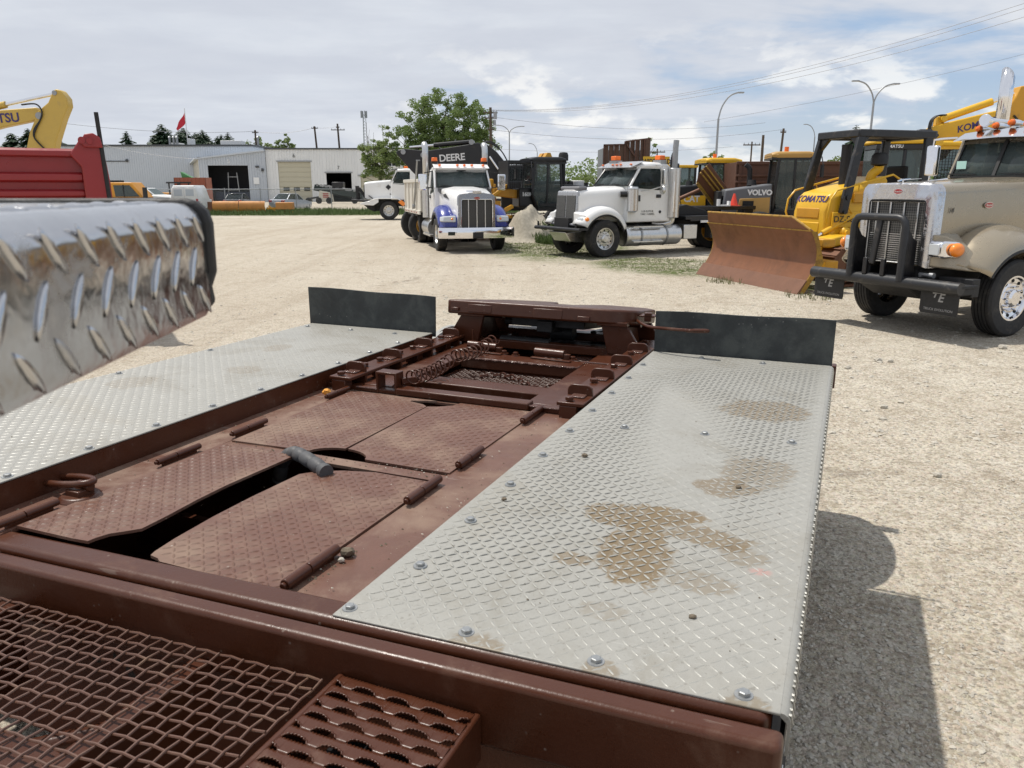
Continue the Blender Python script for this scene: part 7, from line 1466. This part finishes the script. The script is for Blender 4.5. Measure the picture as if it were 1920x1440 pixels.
# white van from behind
V=thing('cargo_van','white cargo van seen from behind beyond the fence','van',(-26.0,64.6,0),R(100)); m=M['white']
def vs(x,w0,w1,zt): return [(x,w0,.4),(x,w0+.02,1.0),(x,w1,zt-.25),(x,w1-.15,zt),(x,-w1+.15,zt),(x,-w1,zt-.25),(x,-w0-.02,1.0),(x,-w0,.4)]
part('body',MB().loft([vs(-2.6,1.0,.88,2.08),vs(-2.5,1.02,.92,2.14),vs(1.2,1.02,.92,2.16),vs(1.9,1.0,.75,1.35),vs(2.9,.95,.7,1.15)]),m,V,ang=40)
for s in (1,-1):
    d=part('rear_door',MB().box(-2.64,-2.60,s*.43-.41,s*.43+.41,.55,1.98),m,V,bevel=.02); b=MB(); b.box(-2.655,-2.64,s*.43-.3,s*.43+.3,1.35,1.85); part('door_panel',b,M['siding2'],d,bevel=.02)
    b=MB(); b.box(-2.66,-2.5,s*.93-.08,s*.93+.08,.72,1.12); part('tail_light',b,M['redl'],V)
    for x in (-1.7,1.9): wheel(V,(x,s*.92,.37),.37,.22,'chrome2',s,n=20)
b=MB(); b.box(-2.75,-2.55,-1.0,1.0,.38,.55); part('bumper',b,M['black'],V); b=MB(); b.box(-2.67,-2.65,-.1,.35,.75,.98); part('number_plate',b,M['letb'],V)
# white pickup and orange machine
Pk=thing('pickup_truck','white pickup truck behind the orange cab machine','pickup',(-30.6,66.8,0),R(-4)); 
def ps(x,w,zb,zt): return [(x,w,zb),(x,w,zt-.12),(x,w-.1,zt),(x,-w+.1,zt),(x,-w,zt-.12),(x,-w,zb)]
part('body',MB().loft([ps(-3.2,.95,.6,1.35),ps(-.5,1.0,.55,1.4),ps(.8,1.0,.55,1.4),ps(1.1,1.0,.55,1.42),ps(2.6,.96,.55,1.28),ps(2.85,.9,.65,1.1)]),m,Pk,ang=35)
b=MB(); b.hexa([(-1.2,-.92,1.35),(1.15,-.92,1.35),(1.15,.92,1.35),(-1.2,.92,1.35),(-.9,-.75,1.95),(.35,-.75,1.95),(.35,.75,1.95),(-.9,.75,1.95)]); cb=part('cab',b,m,Pk,bevel=.06)
for s in (1,-1):
    b=MB(); b.hexa([(-.9,s*.90-.02,1.42),(.95,s*.90-.02,1.42),(.95,s*.90+.02,1.42),(-.9,s*.90+.02,1.42),(-.75,s*.79-.02,1.86),(.38,s*.79-.02,1.86),(.38,s*.79+.02,1.86),(-.75,s*.79+.02,1.86)]); part('side_window',b,M['glassd'],cb)
    for x in (-1.9,1.75): wheel(Pk,(x,s*.86,.42),.42,.26,'chrome2',s,n=20); b=MB(); b.lathe([(.46,-.02),(.56,-.02),(.56,.05),(.46,.05)],'y',(x,s*.97,.42),14,0,math.pi); part('wheel_arch',b,M['black'],Pk)
b=MB(); b.quad((1.12,-.85,1.42),(1.12,.85,1.42),(.42,.72,1.90),(.42,-.72,1.90)); part('windshield',b,M['glassd'],Pk)
Om=thing('service_crane','orange cab of a yard crane beside the red dump box','crane',(-28.5,58.8,0),R(-3)); Oc=mat('orange_paint',(.62,.27,.02),.4,0,.08,3)
b=MB(); b.hexa([(-1.6,-.8,1.25),(1.7,-.8,1.25),(1.7,.8,1.25),(-1.6,.8,1.25),(-1.6,-.75,2.35),(.9,-.75,2.35),(.9,.75,2.35),(-1.6,.75,2.35)]); part('cab',b,Oc,Om,bevel=.06)
b=MB(); b.hexa([(-.35,-.84,1.35),(1.45,-.84,1.35),(1.45,-.80,1.35),(-.35,-.80,1.35),(-.45,-.80,2.15),(.75,-.80,2.15),(.75,-.77,2.15),(-.45,-.77,2.15)]); part('side_window',b,M['glass'],Om); b=MB(); b.bar((.3,-.85,1.33),(.28,-.82,2.18),.05); b.box(-1.4,-.2,-.3,.3,2.35,2.5); part('window_bar',b,M['black'],Om)
b=MB(); b.box(-2.5,2.8,-1.0,1.0,.6,1.25); part('chassis',b,flat('navy_body',(.02,.025,.06)),Om,bevel=.04); b=MB(); b.box(1.75,1.95,-.9,-.6,1.25,2.0); part('mirror',b,M['black'],Om)
for x in (-1.6,1.9):
    for s in (1,-1): wheel(Om,(x,s*.85,.45),.45,.28,'steel',s,n=18)
# orange tractor + container + bin
Ot=thing('compact_tractor','small orange tractor behind the white van','tractor',(-33.3,78,0),R(-20)); b=MB(); b.box(-1.6,.2,-.5,.5,.9,1.5); part('hood',b,Oc,Ot,bevel=.08); b=MB()
for x in (.3,1.6):
    for y in (-.6,.6): b.box(x-.05,x+.05,y-.05,y+.05,.9,2.4)
b.box(.1,1.8,-.75,.75,2.35,2.5); b.box(.2,1.7,-.6,.6,.6,1.0); part('roll_frame',b,M['black'],Ot)
for x,r in ((-1.2,.4),(1.1,.65)):
    for s in (1,-1): wheel(Ot,(x,s*.7,r),r,.3,'yellow2',s,n=18)
Ct=thing('steel_container','rust-red open container with a green lid behind the van','container',(-34.6,86,0),R(6)); rc=mat('red_oxide',(.30,.09,.05),.6,0,.2,2,dirt=.4)
b=MB(); b.box(-1.7,1.6,0,.08,.3,3.0); b.box(-1.7,1.6,2.3,2.38,.3,3.0); b.box(-1.7,-1.62,0,2.38,.3,3.0); b.box(1.52,1.6,0,2.38,.3,3.0); b.box(-1.7,1.6,0,2.38,.2,.3); part('side_wall',b,rc,Ct)
for x in np.arange(-1.6,1.6,.4): b=MB(); b.box(x,x+.12,-.07,0,.3,2.95); part('rib',b,rc,Ct)
b=MB(); b.hexa([(-.9,.2,3.0),(.1,.2,3.0),(.1,1.2,3.0),(-.9,1.2,3.0),(-1.0,.2,3.6),(-.2,.2,3.15),(-.2,1.2,3.15),(-1.0,1.2,3.6)]); part('lid',b,flat('green_lid',(.06,.22,.07)),Ct)
# orange plow blade by the verge
Pb=thing('snow_plow','long worn orange snow plow blade lying along the grass verge','plow',(-21.2,62.2,0),R(2)); mo=mat('worn_orange',(.55,.24,.06),.55,0,.25,1.2,.05,20,dirt=.5,dcol=(.22,.10,.05),dscale=2)
for k in range(2):
    pr=[(-.25*math.cos(t),.56+.40*math.sin(t)) for t in np.linspace(R(-80),R(80),9)]; b=MB(); x0=-2.2+k*2.05; b.loft([[(x,y,z) for y,z in pr]+[(x,y+.05,z) for y,z in reversed(pr)] for x in (x0,x0+2.0)]); part('blade',b,mo,Pb,ang=50)
b=MB(); b.bar((1.9,.2,.4),(3.2,.6,.35),.15); b.bar((2.0,.3,.6),(2.6,.4,.1),.1); b.bar((3.0,.5,.1),(3.9,.6,.1),.14); part('push_frame',b,M['yellow2'],Pb); b=MB(); b.box(2.6,3.9,.1,.9,.30,.85); part('frame_box',b,mo,Pb,bevel=.05)
b=MB(); b.cyl((-2.5,.2,.45),(-2.2,.2,.5),.3,n=10); b.box(-2.6,-2.25,-.1,.4,.0,.9); part('end_bracket',b,M['rust'],Pb)
# black mulcher / skid machine by door 7
Sk=thing('drill_machine','dark green black drilling machine parked by the open workshop door','machine',(-22.0,99,0),R(-4)); dk=mat('green_black',(.008,.02,.018),.4)
b=MB(); b.hexa([(-2.6,-.4,1.6),(3.6,-.4,.5),(3.6,.4,.5),(-2.6,.4,1.6),(-2.4,-.4,2.35),(3.4,-.4,1.5),(3.4,.4,1.5),(-2.4,.4,2.35)]); part('boom',b,dk,Sk,bevel=.05)
rs_=random.Random(5); b=MB()
for k in range(26): x=-2.2+rs_.random()*5.2; z=2.2-(x+2.2)*.15+rs_.random()*.15; b.box(x,x+.1+rs_.random()*.3,-.5,-.3,z-.1,z+.05+rs_.random()*.1)
part('fittings',b,M['steel'],Sk,kind='stuff'); b=MB(); b.box(-.2,1.2,-.5,.5,1.6,2.6); part('engine_box',b,M['black'],Sk,bevel=.06)
b=MB(); b.hexa([(-2.0,-.6,.25),(-.3,-.6,.2),(-.3,.6,.2),(-2.0,.6,.25),(-1.8,-.6,1.6),(-.5,-.6,1.4),(-.5,.6,1.4),(-1.8,.6,1.6)]); part('base',b,M['cream_w'],Sk,bevel=.05); b=MB()
for z in (.75,.95,1.15): b.box(-1.35,-.65,-.65,-.6,z,z+.1)
part('grille_slot',b,M['redl'],Sk)
for x in (-3.2,-1.9,-.6,2.6): wheel(Sk,(x,-.6,.38),.38,.25,'blackm',-1,n=18)
b=MB(); b.cyl((-3.4,-.3,.6),(-1.9,-.3,.8),.12,n=8); part('drawbar',b,M['black'],Sk)
# ------------------------------------------------------------------ poles, lamps, wires, mast, flag
def lamp(label,x,y,pts_l,h,arms):
    Lp=thing('street_lamp',label,'street lamp',(x,y,0),0,'street lamps along the far road'); part('pole',MB().tube([(0,0,0),(0,0,h*.5),(0,0,h)],[.11,.09,.075],10),M['steel'],Lp)
    for dx,top in arms:
        b=MB(); b.tube(smooth_path([(0,0,h),(dx*.12,0,h+top*.45),(dx*.4,0,h+top*.85),(dx*.75,0,h+top),(dx,0,h+top)],5),.055,8); a=part('arm',b,M['steel'],Lp); b=MB(); b.box(min(dx,dx*.75)-.05,max(dx,dx*.75)+.05,-.12,.12,h+top-.04,h+top+.06); part('luminaire',b,M['steel'],a,bevel=.03)
lamp('tall single-arm grey street lamp rising behind the yellow grader',15.2,60,None,6.9,[(1.7,1.8)])
lamp('double-arm grey street lamp rising behind the bulldozer',26.5,60,None,8.0,[(-1.7,1.5),(1.7,1.3)])
lamp('small far single-arm street lamp left of the black roll-over frame',41.1,110,None,8.6,[(-1.6,1.6)])
lamp('far double-arm street lamp right of the big tree',-.36,110,None,9.1,[(-1.95,1.0),(2.0,.85)])
lamp('tiny far street lamp above the dark grader cab',4.7,150,None,8.2,[(-1.6,1.6)])
def pole(label,x,y,h,lean=0,arms=(),r=.15,extra=None):
    Pp=thing('utility_pole',label,'utility pole',(x,y,0),0,'wooden utility poles'); part('pole',MB().tube([(0,0,0),(lean,0,h)],[r,r*.7],8),M['wood'],Pp)
    for z,w in arms:
        xx=lean*z/h; a=part('crossarm',MB().box(xx-w,xx+w,-.06,.06,z-.06,z+.06),M['wood'],Pp)
        for q in (-w*.9,-w*.4,w*.4,w*.9): part('insulator',MB().cyl((xx+q,0,z+.06),(xx+q,0,z+.24),.05,.03,6),M['steel'],a)
    return Pp
pole('leaning pole, right of the two right-hand poles',29.75,90,8.3,.35,[(7.9,.3)],.17); pole('thick bare pole in the middle of three right-hand poles',27.95,90,7.6,-.05,[],.2); pole('thin cross-armed pole left of the three right-hand poles',26.7,90,6.9,0,[(6.55,.95)],.12)
pole('leaning pole on the left of two behind the workshop',-31.0,130,11.4,-.6,[(11.1,.5)],.2); pole('cross-armed leaning pole behind the workshop',-27.5,130,11.8,-.4,[(10.85,1.1),(11.2,.25)],.2); pole('pole where the grey shed roof ends',-41.5,131,10.9,.05,[(10.5,.5)],.2)
pole('thin dark pole right of the yellow excavator arm',-33.8,60,6.4,-.15,[],.13); pole('far small cross-armed pole right of the brown hopper',18.0,100,6.6,0,[(6.2,1.0)],.12); pole('far small pole between hopper and yellow banner',16.0,104,6.3,0,[(6.0,.8)],.12)
for x in (6.9,7.8): pole('slim far pole above the green bush, %s'%('left of the pair' if x<7 else 'right of the pair'),x*1.6,95,5.6 if x<7 else 6.0,0,[],.12)
tp=pole('pole with transformer gear against the right side of the tree',-2.1,81.5,9.7,-.05,[(9.2,.7),(8.7,.55),(7.6,.35)],.18); b=MB(); b.box(.25,.6,-.2,.2,8.6,9.3); b.cyl((.35,0,8.0),(.35,0,8.5),.15,n=8); part('transformer',b,M['steel'],tp)
def wire(label,a,c,sag,r=.014,n=24,group='overhead power lines'):
    a=Vector(a);c=Vector(c); solo('power_line',MB().tube([a.lerp(c,i/n)-Vector((0,0,sag*4*(i/n)*(1-i/n))) for i in range(n+1)],r,4),M['wire'],label,'power line',group)
M['wire']=mat('aluminium_cable',(.22,.22,.23),.5,.3)
for k,(lb,dz) in enumerate((('uppermost of the three long power lines at top right',.27),('middle of the three long power lines at top right',0),('lowest of the three long power lines at top right',-.48))): wire(lb,(-2.1,81.5,9.45+dz*.1),(29.5,45,11.95+dz),1.75,.013)
wire('faint thin line rising to the right edge above the dozer',(17,72,7.6),(46,68,13.6),.4,.012); wire('low power line crossing behind the white tractor stack',(-2.1,81.5,7.6),(30.05,90,8.2),1.0,.014); wire('lowest far line behind the white tractor',(-2,100,6.6),(26,95,6.6),.5,.015); wire('second line from the tree to the lamp',(-1.9,81.5,8.8),(28,90,8.9),.9,.014)
wire('power line over the grey shed roof',(-70,118,11.6),(-41.5,131,10.7),.8,.025); wire('power line between the workshop poles',(-41.5,131,10.7),(-31.6,130,11.2),.5,.025); wire('short power line joining the two leaning poles',(-31.6,130,11.2),(-27.9,130,11.4),.15,.02)
wire('slack service wire across the grey shed front',(-60,112,8.6),(-43.6,110.8,5.75),.5,.02)
Fl=thing('flagpole','white flagpole with a red flag above the grey shed','flagpole',(-48.9,122,0)); part('pole',MB().tube([(0,0,0),(0,0,13.4)],[.10,.06],8),M['letw'],Fl)
secs=[]
for k in range(9):
    t=k/8; secs.append([(-.04-t*1.55+.06*math.sin(t*9),.12*math.sin(t*7),12.9-t*2.45),(-.04-t*1.55+.06*math.sin(t*9),.12*math.sin(t*7)+.02,12.9-t*2.45),(-.04-t*1.3*(t**.6)+.02,.1*math.sin(t*6)+.02,11.5-t*1.3),(-.04-t*1.3*(t**.6)+.02,.1*math.sin(t*6),11.5-t*1.3)])
fl=part('flag',MB().loft(secs),flat('flag_red',(.55,.01,.03)),Fl); 
Tw=thing('lattice_mast','grey lattice communications mast far behind the workshop','mast',(-47.2,260,0)); b=MB(); h=24.5
for i in range(3):
    a=2*math.pi*i/3; c=(.9*math.cos(a),.9*math.sin(a)); b.cyl((c[0],c[1],0),(c[0]*.6,c[1]*.6,h),.10,.07,6)
for k in range(26):
    z=k*h/26; f=1-.4*z/h; f2=1-.4*(z+h/26)/h
    for i in range(3):
        a=2*math.pi*i/3;c=2*math.pi*(i+1)/3; b.bar((.9*f*math.cos(a),.9*f*math.sin(a),z),(.9*f2*math.cos(c),.9*f2*math.sin(c),z+h/26),.06)
part('lattice',b,M['steel'],Tw); b=MB()
for k in range(6): a=2*math.pi*k/6; b.box(.9*math.cos(a)-.15,.9*math.cos(a)+.15,.9*math.sin(a)-.1,.9*math.sin(a)+.1,h-1.2,h+.9)
part('antenna_panel',b,M['steel'],Tw)
# white drum / dark tank between grader and hopper
b=MB(); b.cyl((0,0,0),(0,0,.75),.28,n=14); o=solo('water_tank',b,M['letw'],'small white drum left of the white tractor hood','drum',bevel=.03); o.location=(2.75,33.6,1.55)
St=thing('equipment_stand','low dark equipment stand carrying the white drum','stand',(2.7,33.6,0)); part('deck',MB().box(-.8,1.0,-.5,.5,1.45,1.545),M['blackm'],St); 
for x in (-.7,.9): part('leg',MB().box(x-.06,x+.06,-.4,.4,0,1.45),M['blackm'],St)
# ================================================================== TREES
def leafmat(name,c1,c2,trans=.25):
    m=bpy.data.materials.new(name); m.use_nodes=True; nt=m.node_tree; b=nt.nodes['Principled BSDF']; b.inputs['Roughness'].default_value=.6; b.inputs['Specular IOR Level'].default_value=.3
    p=nt.nodes.new('ShaderNodeTexCoord').outputs['Object']; n=noise(nt,p,.9,3); n2=noise(nt,p,9,2)
    c=mixc(nt,mth(nt,'ADD',mth(nt,'MULTIPLY',n,.6),mth(nt,'MULTIPLY',n2,.45)),c1,c2); L(nt,c,b.inputs['Base Color'])
    t=nt.nodes.new('ShaderNodeBsdfTranslucent'); L(nt,c,t.inputs[0]); mx=nt.nodes.new('ShaderNodeMixShader'); mx.inputs[0].default_value=trans
    L(nt,b.outputs[0],mx.inputs[1]); L(nt,t.outputs[0],mx.inputs[2]); L(nt,mx.outputs[0],nt.nodes['Material Output'].inputs[0]); return m
M['leaf']=leafmat('poplar_leaf',(.12,.185,.06),(.235,.31,.11),.42); M['leaf2']=leafmat('willow_leaf',(.14,.20,.065),(.26,.32,.12),.42); M['needle']=leafmat('spruce_needle',(.012,.03,.014),(.03,.06,.025),.1)
M['bark']=mat('grey_bark',(.12,.10,.08),.9,0,.3,4,.3,20)
def cards(P,size,rs,flatn=.0):
    n=len(P); a=rs.rand(n)*6.283; tilt=(rs.rand(n)-.5)*2.2; s=size*(.6+.8*rs.rand(n))
    u=np.stack([np.cos(a),np.sin(a),np.sin(tilt)*.6],-1); v=np.stack([-np.sin(a)*np.sin(tilt),np.cos(a)*np.sin(tilt),np.cos(tilt)],-1)
    u*=s[:,None]; v*=(s*.62)[:,None]
    V=np.stack([P-u,P-v*.9,P+u,P+v],1).reshape(-1,3); F=np.arange(4*n).reshape(n,4); return V,F
def tree(name,label,x,y,lobes,trunk_h,nclump,per,leaf,size,seed,group=None,r0=.25,dead=0,thin=0):
    """lobes: (dx,dy,z,rx,ry,rz)"""
    rs=np.random.RandomState(seed); T_=thing(name,label,'tree',(x,y,0),0,group)
    tops=[]; b=MB(); vol=np.array([l[3]*l[4]*l[5] for l in lobes]); pick=rs.choice(len(lobes),nclump,p=vol/vol.sum()); C=[];Rr=[]
    for i in pick:
        l=lobes[i]; d=rs.randn(3); d/=np.linalg.norm(d); r=rs.rand()**.42
        C.append([l[0]+d[0]*l[3]*r,l[1]+d[1]*l[4]*r,l[2]+d[2]*l[5]*r]); Rr.append(.22+.30*rs.rand())
    C=np.array(C); sc=np.mean([l[3] for l in lobes])
    P=[]
    for c,r in zip(C,Rr):
        k=int(per*(.5+rs.rand())); q=rs.randn(k,3); q/=np.linalg.norm(q,axis=1)[:,None]; q*=(rs.rand(k)**.5)[:,None]*r*sc*.55*np.array([1.1,1.1,.75]); P.append(c+q)
    P=np.concatenate(P); V,F=cards(P,size,rs)
    me=bpy.data.meshes.new('crown'); me.from_pydata(V.tolist(),[],F.tolist()); me.materials.append(leaf); cr=bpy.data.objects.new('crown',me); COL.objects.link(cr); cr.parent=T_
    b.tube([(0,0,0),(.05,0,trunk_h*.5),(0,.05,trunk_h)],[r0,r0*.8,r0*.6],9)
    for l in lobes:
        e=Vector((l[0],l[1],l[2])); s=Vector((0,0,trunk_h*.8)); b.tube([s,s.lerp(e,.5)+Vector((0,0,.3)),e,e+Vector((l[3]*.2,0,l[5]*.7))],[r0*.5,r0*.35,r0*.2,.02],6)
    for c in C[::max(1,len(C)//26)]:
        l=min(lobes,key=lambda q:(q[0]-c[0])**2+(q[2]-c[2])**2); b.tube([(l[0]*.6,l[1]*.6,l[2]-.4*l[5]),tuple(c)],[r0*.16,.02],5)
    if dead:
        for k in range(dead): dx=-1.2-rs.rand()*2.4; z=6.4+rs.rand()*2.4; b.tube([(dx*.3,0,4),(dx*.4,.1,z*.75),(dx*.45+rs.randn()*.4,.2,z)],[.05,.03,.01],5)
    part('trunk',b,M['bark'],T_); return T_
tree('poplar_tree','large green poplar standing behind the black excavator boom',-7.3,87,[(-2.8,0,7.6,2.6,2.5,3.5),(0,0,8.6,3.0,2.6,4.0),(2.6,0,7.7,2.9,2.5,3.8),(4.3,0,5.8,1.5,1.6,2.4),(-.5,0,5.0,4.2,2.5,2.4),(-4.3,0,6.0,1.4,1.5,2.6),(-2.5,0,3.6,2.6,2,1.6),(2.5,0,3.6,2.6,2,1.6)],4.5,520,105,M['leaf'],.10,11,r0=.35)
tree('bushy_tree','smaller pale green tree with bare twigs left of the poplar',-14.4,87.5,[(-.6,0,5.6,1.7,1.6,1.8),(.9,0,6.4,1.3,1.4,2.2),(.2,0,4.6,2.2,1.8,1.5),(0,0,2.9,2.0,1.8,1.5)],3.5,150,70,M['leaf2'],.10,12,r0=.22,dead=7)
for i,(px,yy,lb,w,z) in enumerate(((-47.4,150,'round green tree left of the pole above the workshop',2.3,8.6),(-44.6,151,'low middle tree above the workshop roof',2.2,8.0),(-41.8,150,'tall right tree above the workshop roof',1.6,9.2))): tree('far_tree',lb,px,yy,[(0,0,z,w,w,2.4),(-.8,0,z-1.5,w,w,2)],6,60,30,M['leaf2'],.2,20+i,'leafy trees behind the workshop')
tree('green_bush','bright green bush left of the brown plank hopper',5.2,56,[(0,0,1.9,1.3,1.2,1.6),(.7,0,1.5,1.1,1.0,1.2),(-.7,0,1.3,.9,1,1.1)],1.2,90,36,M['leaf2'],.07,31,r0=.12)
tree('leafy_tree','small tree between the plank hopper and the yellow banner',16.9,101,[(0,0,6.0,1.2,1.2,1.9),(.3,0,4.8,1.5,1.3,1.3)],4,45,26,M['leaf'],.14,32); tree('leafy_tree','small tree top beside the tall single lamp',25.6,101,[(0,0,4.9,1.7,1.4,1.3),(-1,0,4.2,1.3,1.3,1.2)],3.5,45,26,M['leaf2'],.14,33); tree('leafy_tree','round green tree inside the opening of the roll-over frame',40.8,100,[(0,0,4.6,1.6,1.4,1.5),(1,0,4.0,1.6,1.5,1.5)],3,50,28,M['leaf2'],.14,34)
def spruce(label,x,y,h,w,seed,group='dark spruce trees on the skyline'):
    rs=np.random.RandomState(seed); T_=thing('spruce_tree',label,'tree',(x,y,0),0,group); P=[];Vs=[];Fs=[];o=0
    n=int(24+h*1.4)
    for k in range(n):
        t=k/n; z=h*(.12+.88*t); r=1.25*w*(1-t)**.62*(.75+.5*rs.rand())+.05; m_=int(12+18*(1-t))
        for j in range(m_):
            a=rs.rand()*6.283; rr=r*(.55+.5*rs.rand()); d=np.array([math.cos(a),math.sin(a)]); s=np.array([-d[1],d[0]])*r*.16
            i0=d*rr*.15; i1=d*rr; Vs+=[(i0[0]-s[0]*.6,i0[1]-s[1]*.6,z+.1*r),(i0[0]+s[0]*.6,i0[1]+s[1]*.6,z+.1*r),(i1[0]+s[0],i1[1]+s[1],z-rr*.30),(i1[0]*1.12,i1[1]*1.12,z-rr*.25),(i1[0]-s[0],i1[1]-s[1],z-rr*.36)]; Fs.append((o,o+1,o+2,o+3,o+4)); o+=5
    me=bpy.data.meshes.new('crown'); me.from_pydata(Vs,[],Fs); me.materials.append(M['needle']); c=bpy.data.objects.new('crown',me); COL.objects.link(c); c.parent=T_
    part('trunk',MB().cyl((0,0,0),(0,0,h*.97),h*.018,.03,7),M['bark'],T_)
for i,(x,z,w,lb) in enumerate(((-71.3,11.5,1.9,'lone small spruce left of the spruce clump on the shed skyline'),(-65.8,12.9,2.9,'tallest spruce, left of the flagpole'),(-63.2,11.6,2.4,'spruce just right of the tallest one'),(-61.6,11.3,2.2,'third spruce in the clump left of the flagpole'),(-67.9,10.4,2.4,'low spruce at the left end of the clump'),(-59.2,12.1,2.3,'pointed spruce right of the flagpole'),(-57.8,10.9,1.9,'small spruce right of the pointed one'),(-55.4,10.8,1.7,'left spruce of the trio behind the roof box'),(-54.3,11.6,1.9,'middle spruce of the trio behind the roof box'),(-52.8,10.6,1.6,'right spruce of the trio behind the roof box'),(-94.2,11.7,2.9,'spruce at the very left edge'),(-91.4,12.4,2.6,'second spruce left of the excavator arm'),(-89.5,12.4,2.4,'third spruce touching the excavator arm'),(-87.2,11.2,2.4,'spruce half hidden by the excavator arm'))): spruce(lb,x,150+(i%3)*2.5,z+(.7 if x>-75 else .3),w*1.55,40+i)
for i,(x,z,w) in enumerate(((-66.9,11.6,2.6),(-64.4,12.0,2.8),(-62.4,11.2,2.6),(-60.6,10.9,2.6),(-69.2,9.9,2.2),(-58.5,11.0,2.2),(-56.9,9.8,1.8),(-92.8,10.8,2.6))): spruce(['rear spruce behind the left of the clump','rear spruce behind the tallest spruce','rear spruce filling the clump centre','rear spruce nearest the flagpole','lowest spruce left of the clump','rear spruce right of the flagpole','low spruce right of the flagpole','low spruce between the two left-edge spruces'][i],x,158+i,z+1.4,w*1.6,90+i)
for i,(x,z) in enumerate(((42.4,9.6),(44.1,9.0),(45.6,8.2))): spruce(('left','middle','right')[i]+' dark spruce seen through the roll-over frame',x,100+i,z,1.9,70+i)
# far forest edge: one mass
rs=np.random.RandomState(4); P=[]
for k in range(1100):
    x=-60+rs.rand()*420; y=205+rs.rand()*14; hh=(5.2+1.6*math.sin(x*.11)+1.2*math.sin(x*.37)+rs.rand()*2.2); 
    q=rs.rand(26,3); P.append(np.stack([x+(q[:,0]-.5)*4.2,y+(q[:,1]-.5)*4,hh*(.05+q[:,2]*.95)],-1))
V_,F_=cards(np.concatenate(P),.42,rs); me=bpy.data.meshes.new('forest_edge'); me.from_pydata(V_.tolist(),[],F_.tolist()); me.materials.append(M['leaf2']); fo=bpy.data.objects.new('forest_edge',me); COL.objects.link(fo); tag(fo,'far green forest edge along the horizon','forest',kind='stuff')
